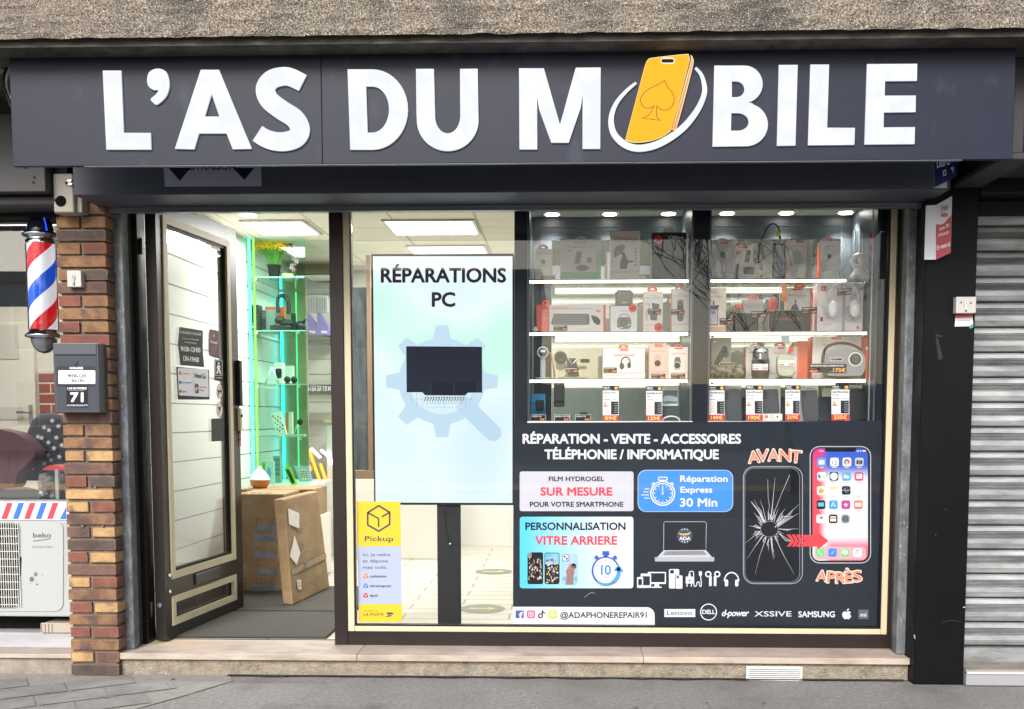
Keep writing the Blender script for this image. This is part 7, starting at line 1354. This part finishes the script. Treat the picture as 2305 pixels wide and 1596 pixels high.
# ================================================================== neighbouring barber shop on the left
N1 = (0,500,3.99); N2 = (0,1000,3.99); NU = (0,100,3.4696); NB = (0,1050,2.2076); N3 = (0,500,2.6605)
XR_ = -2.434
t = thing('barber_shopfront', 'barber shop front with a dark window left of the brick pillar', 'shopfront', (-3.2, -.05, 0))
def xz(u, v, Y): p = P(u, v, Y); return p.x, p.z
dm = NM('dark_painted_beam', [(34,33,33), (52,50,50)], 5, .6, .2, 12, stretch=(.5,1,3)); gm = NM('grey_fascia', [(52,52,54), (64,64,66)], 3, .5)
b = MB(); x_, z_ = xz(*Dz(NU,352,0), -.42); zt2 = xz(*Dz(NU,0,638), -.42)[1]; zb2 = xz(*Dz(NU,0,1320), -.42)[1]; b.box(-5, x_, -.42, -.10, zb2, zt2); b.build('fascia_panel', gm, t, bevel=.004)
b = MB(); b.box(-5, x_+.02, -.38, -.1, zt2+.001, 2.77); b.build('upper_beam', NM('stained_concrete_beam', [(36,33,30),(80,75,66)], 8, .9, .3), t)
b = MB(); zc2 = xz(*Dz(NU,0,1440), -.36)[1]; b.box(-5, x_+.08, -.36, -.10, zc2, zb2-.001); b.build('shutter_roll', dm, t, bevel=.02, seg=3)
b = MB(); zd2 = xz(*Dz(NU,0,1500), -.20)[1]; b.box(-5, XR_, -.20, -.05, zd2-.02, zc2-.001); b.build('soffit', C(16,16,18,.7), t)
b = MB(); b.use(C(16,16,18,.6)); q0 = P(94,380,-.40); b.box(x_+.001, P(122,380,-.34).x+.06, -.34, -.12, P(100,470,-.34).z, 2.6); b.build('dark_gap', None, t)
b = MB(); b.use(BLACK)
for x, y in ((300,1192),(290,1236)): q = P(*Dz(NU,x,y), -.421); b.cyl((q.x, -.423, q.z), (q.x, -.419, q.z), .006, n=10)
b.build('screw', None, t, split=True)
ztop = P(50,488,-.04).z; zsill = P(50,1130,-.10).z
b = MB(); b.box(-5, XR_+.0, -.03, -.025, .30, ztop+.1); b.build('window_pane', glass('barber_glass', (.93,.94,.94), 1.9), t)
b = MB(); a_ = P(0,690,.03); c_ = P(68,508,.03); b.box(-5, P(76,600,.03).x, .03, .05, a_.z, c_.z); b.build('dark_panel', C(16,16,20,.35), t)
b = MB(); b.box(-5, XR_, -.055, -.031, P(0,505,-.05).z, P(0,480,-.05).z); b.build('cream_header', C(226,210,176,.5), t)
# barber room
t2 = thing('barber_room', 'barber room seen through the window with a white door and brick wall', 'room', (-3.5, 1.2, .1))
YW_ = 1.9
b = MB(); b.box(-6, -2.55, YW_, YW_+.1, .1, 2.5); b.build('back_wall', C(206,198,184,.6), t2)
b = MB(); b.box(-2.53, -2.46, .06, YW_+.1, .1, 2.6); b.build('side_wall', C(190,186,178,.6), t2)
b = MB(); b.box(-6, -2.55, .06, YW_, .08, .1); b.build('floor', C(120,116,110,.4), t2)
b = MB(); b.box(-6, -2.46, .0, YW_, 2.5, 2.55); b.build('ceiling', C(200,198,190,.7), t2)
l = bpy.data.objects.new('barber_lamp', bpy.data.lights.new('barber_lamp', 'AREA')); COL.objects.link(l); l.location = (-3.3, .9, 2.45); l.data.size = .8; l.data.energy = 14; l.parent = t2; l.location = Vector((-3.3, .9, 2.45))-ORG[t2.name]
b = MB(); b.box(-3.6, -3.0, .6, 1.2, 2.47, 2.499); b.build('ceiling_light', EM(250,246,236,3), t2)
br_ = C(142,78,66,.8); b = MB(); q0 = P(86,835,YW_-.02); q1 = P(128,1000,YW_-.02)
b.box(q0.x, q1.x+.25, YW_-.02, YW_-.001, q1.z, q0.z); b.build('brick_mortar', C(206,190,170,.8), t2); b = MB(); ph_ = .072; k = 0; z = q1.z+.004
while z < q0.z-.05:
    x = q0.x+.003-(.09 if k % 2 else 0)
    while x < q1.x+.24:
        b.box(max(x, q0.x+.003), min(x+.165, q1.x+.245), YW_-.026, YW_-.021, z, z+.055); x += .178
    z += ph_; k += 1
b.build('brickwork', br_, t2)
A = Art(Y=YW_-.06, z=N1); b = MB(); q0 = P(-40,725,YW_-.05); q1 = P(84,1040,YW_-.05); b.box(q0.x-.3, q1.x, YW_-.05, YW_-.001, q1.z-.3, q0.z); b.build('white_door', C(214,206,190,.4), t2, bevel=.004)
b = MB(); b.use(C(196,188,172)); 
for x0, y0, x1, y1 in ((-30,1250,185,1480),): a_ = P(*Dz(N1,x0,y0), YW_-.06); c_ = P(*Dz(N1,x1,1590), YW_-.06); b.box(a_.x, c_.x, YW_-.056, YW_-.0505, c_.z, a_.z)
a_ = P(*Dz(N2,-30,40), YW_-.06); c_ = P(*Dz(N2,225,200), YW_-.06); b.box(a_.x, c_.x, YW_-.056, YW_-.0505, c_.z, a_.z-.02); b.build('door_panel', None, t2, bevel=.004, split=True)
b = MB(); b.use(C(150,148,144,.3,.6)); a_ = P(*Dz(N2,276,50), YW_-.07); c_ = P(*Dz(N2,316,255), YW_-.07); b.box(a_.x, c_.x, YW_-.06, YW_-.051, c_.z, a_.z); h_ = P(*Dz(N2,165,122), YW_-.09); h2 = P(*Dz(N2,305,122), YW_-.09); b.cyl(h_, h2, .009, n=8); b.build('door_handle', None, t2)
# barber pole
q = P(95,640,-.13); PXc = q.x
t = thing('barber_pole', 'lit barber pole with red, white and blue spiral stripes and chrome ends', 'barber pole', (PXc, -.13, P(100,800,-.13).z))
zt2 = P(95,549,-.13).z; zb2 = P(97,742,-.13).z; r_ = .066*.98
pole = bpy.data.materials.new('spiral_stripes'); pole.use_nodes = True; n = pole.node_tree; L = n.links; n.nodes.remove(n.nodes['Principled BSDF'])
g = n.nodes.new('ShaderNodeTexCoord'); s_ = n.nodes.new('ShaderNodeSeparateXYZ'); L.new(g.outputs['Object'], s_.inputs[0])
def mth(op, a_, b_=None):
    m_ = n.nodes.new('ShaderNodeMath'); m_.operation = op
    for i, v in enumerate((a_, b_)):
        if v is None: continue
        if isinstance(v, (int, float)): m_.inputs[i].default_value = v
        else: L.new(v, m_.inputs[i])
    return m_.outputs[0]
ang = mth('DIVIDE', mth('ARCTAN2', s_.outputs[1], s_.outputs[0]), 2*PI); ph = mth('FRACT', mth('ADD', mth('SUBTRACT', mth('DIVIDE', s_.outputs[2], .375), ang), (-(P(97,585,-.195).z-ORG[t.name].z)/.375-.25) % 1.0))
rp = n.nodes.new('ShaderNodeValToRGB'); rp.color_ramp.interpolation = 'CONSTANT'; L.new(ph, rp.inputs[0]); cols = [(0,(214,30,36)),(.25,(240,240,244)),(.5,(28,84,206)),(.75,(240,240,244))]
while len(rp.color_ramp.elements) < 4: rp.color_ramp.elements.new(.5)
for e_, (p_, c_) in zip(rp.color_ramp.elements, cols): e_.position = p_; e_.color = (lin(c_[0]), lin(c_[1]), lin(c_[2]), 1)
pb = n.nodes.new('ShaderNodeBsdfPrincipled'); pb.inputs['Roughness'].default_value = .15; L.new(rp.outputs[0], pb.inputs['Base Color']); L.new(rp.outputs[0], pb.inputs['Emission Color']); pb.inputs['Emission Strength'].default_value = .28; L.new(pb.outputs[0], n.nodes['Material Output'].inputs[0])
b = MB(); b.cyl((PXc, -.13, zb2), (PXc, -.13, zt2), r_, n=40); b.build('striped_cylinder', pole, t)
b = MB(); b.lathe((PXc, -.13, zb2), [(r_+.006,0),(r_+.006,zt2-zb2)], 40); b.build('glass_tube', glass('tube_glass', (.96,.97,.98), 1.0), t)
b = MB(); b.lathe((PXc, -.13, zt2), [(r_+.004,-.002),(r_+.006,.012),(r_-.002,.02),(r_-.002,.03),(r_+.016,.034),(r_+.022,.042),(r_+.016,.052),(r_-.004,.056)], 36); b.build('top_collar', CHROME, t)
b = MB(); b.lathe((PXc, -.13, zt2+.056), [(r_-.002,0),(r_*.96,.022),(r_*.8,.050),(r_*.45,.070),(.001,.078)], 32); b.build('dome', C(36,38,56,.06), t)
b = MB(); b.use(EM(20,60,255,5))
for k in range(6): a_ = R(-38); b.ball((PXc+.052*(1-.06*k), -.13-.04*(1-.05*k), zt2+.062+.011*k), .003, 6)
b.build('blue_diode', None, t, split=True)
b = MB(); b.lathe((PXc, -.13, zb2), [(r_-.004,.0),(r_+.004,-.004),(r_+.008,-.016),(r_+.022,-.026),(r_+.024,-.036),(r_+.010,-.042),(r_-.004,-.048)], 36); b.build('bottom_collar', CHROME, t)
b = MB(); b.lathe((PXc, -.13, zb2-.048), [(r_*.95,0),(r_*.9,-.02),(r_*.72,-.045),(r_*.4,-.064),(.001,-.07)], 32); b.build('lower_dome', C(150,154,162,.08,.7), t)
b = MB(); b.box(PXc-.02, PXc+.02, -.075, -.03, zt2-.1, zt2-.06); b.build('wall_bracket', CHROME, t)
# barber chair with starred cover
STAR = Art
q = P(105,1050,.55); t = thing('starred_chair_cover', 'dark barber chair back covered in white stars', 'chair', (q.x, .6, .5))
b = MB(); cx = P(112,1000,.6).x; zz = [(1080,.16),(1040,.16),(1000,.145),(970,.12),(945,.09),(932,.05)]
b.lathe((cx, .6, 0), [(r2, P(100,v,.6).z) for v, r2 in zz]+[(.001, P(100,928,.6).z)], 28, 'z', 1, .55); b.build('cover', C(66,66,70,.7), t)
A = Art(Y=.6-.095, z=N2, step=.001)
for x, y in ((520,208),(583,262),(440,275),(488,302),(378,368),(415,380),(562,376),(482,426),(538,482),(615,452),(436,505),(480,552),(592,568),(510,600),(372,588),(440,635),(324,682)):
    s0 = 30; A.poly([(x+s0*(1 if k % 2 == 0 else .42)*math.sin(R(36*k+8)), y-s0*(1 if k % 2 == 0 else .42)*math.cos(R(36*k+8))) for k in range(10)], C(214,214,214,.6))
A.build('printed_stars', t)
t = thing('maroon_chair_back', 'rounded maroon leather chair back at the left edge behind the barber window', 'chair', P(20,1105,.35)); A = Art(Y=.33, z=N2); A.shape([catmull([(-120,340),(90,315),(200,360),(290,440),(345,545),(270,640),(170,740),(140,860),(60,890),(-140,890)],4,True)], C(92,50,58,.45), .12); A.build('padding', t)
A = Art(Y=.329, z=N2); A.line([(105,325),(95,560),(70,860)],3,C(60,28,36)); A.line([(170,350),(172,560),(160,740)],3,C(60,28,36)); A.build('seams', t)
t = thing('washbasin', 'white salon washbasin behind the starred chair', 'basin', P(70,1000,.8)); A = Art(Y=.8, z=N2); A.shape([catmull([(85,285),(240,255),(390,258),(400,330),(300,370),(200,330)],4,True)], C(226,216,196,.4), .3); A.build('bowl', t)
t = thing('chrome_machine', 'glass and chrome salon steriliser on the shelf behind the barber window', 'machine', P(135,1118,.12)); q0, q1 = P(*Dz(N2,372,695), .12), P(*Dz(N2,640,985), .12)
b = MB(); b.box(q0.x, q1.x-.02, .12, .30, q1.z, q0.z-.02); b.build('case', NM('mirror_mess', [(24,24,26),(120,122,126),(220,220,224)], 22, .12, 0, metal=.6, detail=2), t, bevel=.006); b = MB(); b.box(q1.x-.035, q1.x-.018, .10, .118, q1.z, q0.z); b.build('white_post', C(200,200,200), t)
A = Art(Y=.14, z=N2); A.shape([catmull([(440,680),(500,652),(560,655),(640,680),(640,705),(440,700)],3,True)], C(220,70,66), .1); A.build('red_cloth', t)
t = thing('counter_shelf', 'grey shelf edge with a rounded lamp on it behind the barber window', 'shelf', P(50,1135,.1)); z1s = P(50,1122,.05).z; b = MB(); b.box(-5, XR_-.0, .02, .6, z1s-.03, z1s-.008); b.build('board', C(96,98,100,.3), t)
A = Art(Y=.09, z=N2); A.shape([catmull([(-60,960),(0,905),(100,880),(220,880),(330,910),(400,940),(400,968),(-60,975)],4,True)], C(130,128,126,.3), .06); A.build('round_lamp', t)
# striped band under the window
t = thing('striped_band', 'white band printed with slanted red and blue stripes under the barber window', 'band', (-3, -.12, P(50,1170,-.12).z)); q0, q1 = P(0,1130,-.12), P(164,1171,-.12)
b = MB(); b.box(-5, XR_, -.12, -.02, q1.z, q0.z); b.build('board', C(206,206,214,.5), t); A = Art(Y=-.1212, z=N2)
for k, c_ in enumerate(((222,56,70),(44,104,210))*3):
    x = 12+114*k; A.poly([(x,1188),(x+56,1188),(min(x+114,660),1028),(x+58 if x+58 < 640 else 640,1028)] if k < 5 else [(598,1190),(660,1190),(660,1066)], C(*c_))
A.build('stripes', t)
# air conditioner
AC = NM('off_white_plastic', [(156,160,158),(172,176,174)], 3, .45)
t = thing('air_conditioner', 'white outdoor air conditioner unit with a round fan grille in the barber shopfront', 'air conditioner', (-2.75, -.1, P(80,1388,-.14).z))
q0, q1 = P(0,1172,-.14), P(157,1388,-.14); XA1 = XR_-.004
b = MB(); b.box(-3.35, XA1, -.14, .12, q1.z, q0.z-.001); b.build('casing', AC, t, bevel=.006, seg=2)
A = Art(Y=-.1445, z=NB); A.shape([rr2(-200,560,348,1056,44)], C(168,172,170,.45), .004, C(150,150,146)); A.build('front_cover', t)
A = Art(Y=-.1462, z=NB); A.rect(-200,566,114,1042,C(150,150,144),40); A.up(); A.rect(-200,572,106,1036,C(40,42,46),36); A.build('grille_recess', t)
b = MB(); fc = P(*Dz(NB,-40,805), -.1475)
for k in range(5):
    a_ = 2*PI*k/5; b.poly([(fc.x+.02*math.cos(a_), -.1473, fc.z+.02*math.sin(a_)), (fc.x+.15*math.cos(a_-.35), -.1476, fc.z+.15*math.sin(a_-.35)), (fc.x+.155*math.cos(a_+.3), -.1470, fc.z+.155*math.sin(a_+.3)), (fc.x+.03*math.cos(a_+.5), -.1470, fc.z+.03*math.sin(a_+.5))])
b.build('fan_blades', C(26,28,34,.4), t)
b = MB(); GW = C(206,206,198,.4)
for x in range(-6, 106, 13): a_, c_ = P(*Dz(NB,x,568), -.150), P(*Dz(NB,x+4,1034), -.150); b.box(a_.x-.0012, a_.x+.0018, -.152, -.149, c_.z, a_.z)
for y in range(600, 1030, 42): a_, c_ = P(*Dz(NB,-60,y), -.150), P(*Dz(NB,104,y), -.150); b.box(a_.x-.3, c_.x, -.1522, -.1488, a_.z-.001, a_.z+.002)
b.build('wire_grille', GW, t)
A = Art(Y=-.1455, z=N2); A.text('beko', 330, 510, 1328, 1372, C(90,90,90), .022); A.line([(332,1410),(505,1386)], 8, C(90,90,90)); A.text('inverter', 322, 532, 1446, 1480, C(130,130,128), -.004); A.build('lettering', t)
A = Art(Y=-.1455, z=NB); A.disc(175,880,13,C(110,100,90),15,9); A.disc(197,852,11,C(120,110,100),13,8); A.disc(205,908,8,C(110,104,96),5,7); A.disc(235,856,3,C(120,110,100)); A.disc(168,905,3,C(120,110,100)); A.build('chipped_marks', t)
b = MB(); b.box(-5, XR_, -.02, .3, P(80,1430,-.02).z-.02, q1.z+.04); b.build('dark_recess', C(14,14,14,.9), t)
t = thing('plastic_bracket', 'beige plastic trunking cut open under the air conditioner', 'bracket', P(120,1425,-.12)); BG = C(170,160,144,.5); b = MB(); q0, q1 = P(92,1395,-.13), P(165,1424,-.13); zf = q1.z
b.box(q0.x, XR_-.002, -.13, -.125, zf, zf+.05); b.box(q0.x+.02, XR_-.002, -.124, .02, zf+.045, zf+.05); 
for k in range(4): b.box(q0.x+.018*k, q0.x+.003+.018*k, -.135, -.05, zf, zf+.045)
b.build('trunking', BG, t)
# base rail, sill, plinth of the barber front
t = thing('white_base_rail', 'dirty white metal rail under the air conditioner of the barber shop', 'rail', (-3.2, -.12, .13)); z0, z1 = P(80,1458,-.12).z, P(80,1424,-.12).z; b = MB(); b.box(-5, XR_, -.12, .0, z0, z1); b.build('rail', NM('dirty_white', [(150,150,150),(176,176,180)], 6, .5, stretch=(.6,1,4)), t, bevel=.002)
t = thing('barber_sill', 'pale stone sill with a chipped edge under the barber shop front', 'sill', (-3.2, -.15, .08)); b = MB(); b.box(-5, XR_-.001, -.25, .05, .088, z0-.001); b.build('slab', trav, t, bevel=.004, seg=2)
t = thing('barber_plinth', 'cracked rendered plinth below the barber shop sill', 'plinth', (-3.2, -.15, 0)); b = MB(); b.box(-5, XR_-.001, -.23, .05, .0045, .0875); b.build('render', NM('grey_render', [(120,110,100),(160,150,136)], 9, .95, .8, 60, extra=[(26, (90,82,74), .64, .06)]), t)
# letterbox on the brick pillar
LBM = NM('anthracite_metal', [(62,66,72),(70,74,80)], 3, .38)
YL = -.345; ZL = N3; q0, q1 = P(*Dz(ZL,350,952), YL), P(*Dz(ZL,660,1415), YL)
t = thing('letterbox', 'anthracite letterbox with opening hours and house number stuck on the brick pillar', 'letterbox', ((q0.x+q1.x)/2, YL+.05, q1.z)); b = MB(); b.box(q0.x, q1.x+.004, YL, YL+.085, q1.z, q0.z); b.build('body', LBM, t, bevel=.004, seg=2)
A = Art(Y=YL-.003, z=ZL); A.shape([[(356,962),(638,962),(640,1026),(362,1026)]], C(74,78,86,.35), .003); A.build('flap', t); A = Art(Y=YL-.0018, z=ZL); A.shape([[(364,1038),(640,1038),(660,1398),(378,1398)]], C(66,70,78,.38), .002, C(30,32,36)); A.build('door', t)
b = MB(); c_ = P(*Dz(ZL,503,1083), YL); b.cyl((c_.x, YL-.009, c_.z), (c_.x, YL-.002, c_.z), .009, n=16); b.build('lock', CHROME, t); A = Art(Y=YL-.0032, z=ZL); A.line([(364,1032),(638,1032)], 4, C(18,20,24)); A.build('slot_gap', t)
A = Art(Y=YL-.0034, z=ZL, step=.0005); A.rect(376,1104,632,1242,C(52,52,58),10); A.rect(386,1132,634,1226,C(222,222,232),8); A.up(); A.rect(388,1134,632,1224,C(222,222,232),8); A.up(); A.text('HORAIRES',464,552,1112,1126,WHITE,.03); A.text('Du Lundi au Samedi',446,572,1140,1150,TXG,.01); A.text('9H30-12H',452,570,1160,1181,C(24,24,30),.03); A.text('13H-19H',464,560,1193,1213,C(24,24,30),.03); A.build('hours_sticker', t)
A = Art(Y=YL-.0034, z=ZL, step=.0005); A.rect(442,1238,584,1380,C(30,30,34)); A.up(); A.text("L'AS DU MOBILE",448,576,1246,1260,WHITE,.03); A.text('71',470,552,1284,1342,WHITE,.04); A.text('RUE PIERRE BROSSOLETTE',446,582,1362,1372,C(206,206,206),.02); A.line([(456,1268),(560,1268)],3,GREY); A.build('number_sticker', t)
# ================================================================== the street behind the camera (seen only in reflections)
t = thing('apartment_building', 'pale rendered building with dark windows across the street, mirrored in the shop glass', 'building', (0, -34, 0))
b = MB(); b.box(-24, -1.0, -44, -34, 0, 6.4); b.box(-1, 16, -44, -36, 0, 2.6); b.build('wall', C(176,174,170,.9), t)
b = MB(); b.box(-24.3, -.8, -44.3, -33.7, 6.4, 6.8); b.build('roof_edge', C(110,108,106,.9), t)
proto = None
for k in range(5):
    for z in (1.0, 3.9):
        x = -21+4.0*k
        b = MB(); b.box(x, x+1.7, -33.99, -33.93, z, z+1.6); w_ = b.build('window', C(30,32,38,.2), t)
        f_ = MB(); f_.box(x-.1, x, -33.96, -33.88, z-.1, z+1.7); f_.box(x+1.7, x+1.8, -33.96, -33.88, z-.1, z+1.7); f_.box(x+.82, x+.90, -33.93, -33.88, z, z+1.6); f_.box(x, x+1.7, -33.96, -33.85, z-.1, z); fo = f_.build('frame', C(214,212,206,.6), w_)
def tree(cx, cy, h, seed, label):
    rnd = random.Random(seed); t = thing('bare_tree', label, 'tree', (cx, cy, 0), 'bare street trees mirrored in the window')
    b = MB(); tw = MB()
    def br(p, d, L_, r, lv):
        pts = [p]; q = p.copy(); dd_ = d.copy(); rs = [r]
        for k in range(4): dd_ = (dd_+Vector((rnd.uniform(-.22,.22), rnd.uniform(-.22,.22), rnd.uniform(-.05,.16)))).normalized(); q = q+dd_*L_/4; pts.append(q.copy()); rs.append(r*(1-.13*(k+1)))
        (b if lv < 2 else tw).tube(pts, r, 6 if lv < 3 else 4, rr=rs)
        if lv < 6:
            for j in range(3 if lv < 4 else 2):
                a_ = rnd.uniform(0, 2*PI); s_ = rnd.uniform(.5, .95); nd = (dd_+Vector((math.cos(a_)*s_, math.sin(a_)*s_, rnd.uniform(-.25,.35)))).normalized()
                br(pts[rnd.choice((2,3,4))], nd, L_*rnd.uniform(.64,.84), max(.009, rs[-1]*rnd.uniform(.5,.72)), lv+1)
    br(Vector((cx, cy, 0)), Vector((.05, 0, 1)), h*.42, .10, 0); BK = C(52,44,38,.9); b.build('trunk', BK, t); tw.build('crown', BK, t)
tree(3.9, -12.0, 4.4, 4, 'bare branching street tree mirrored in the right display case')
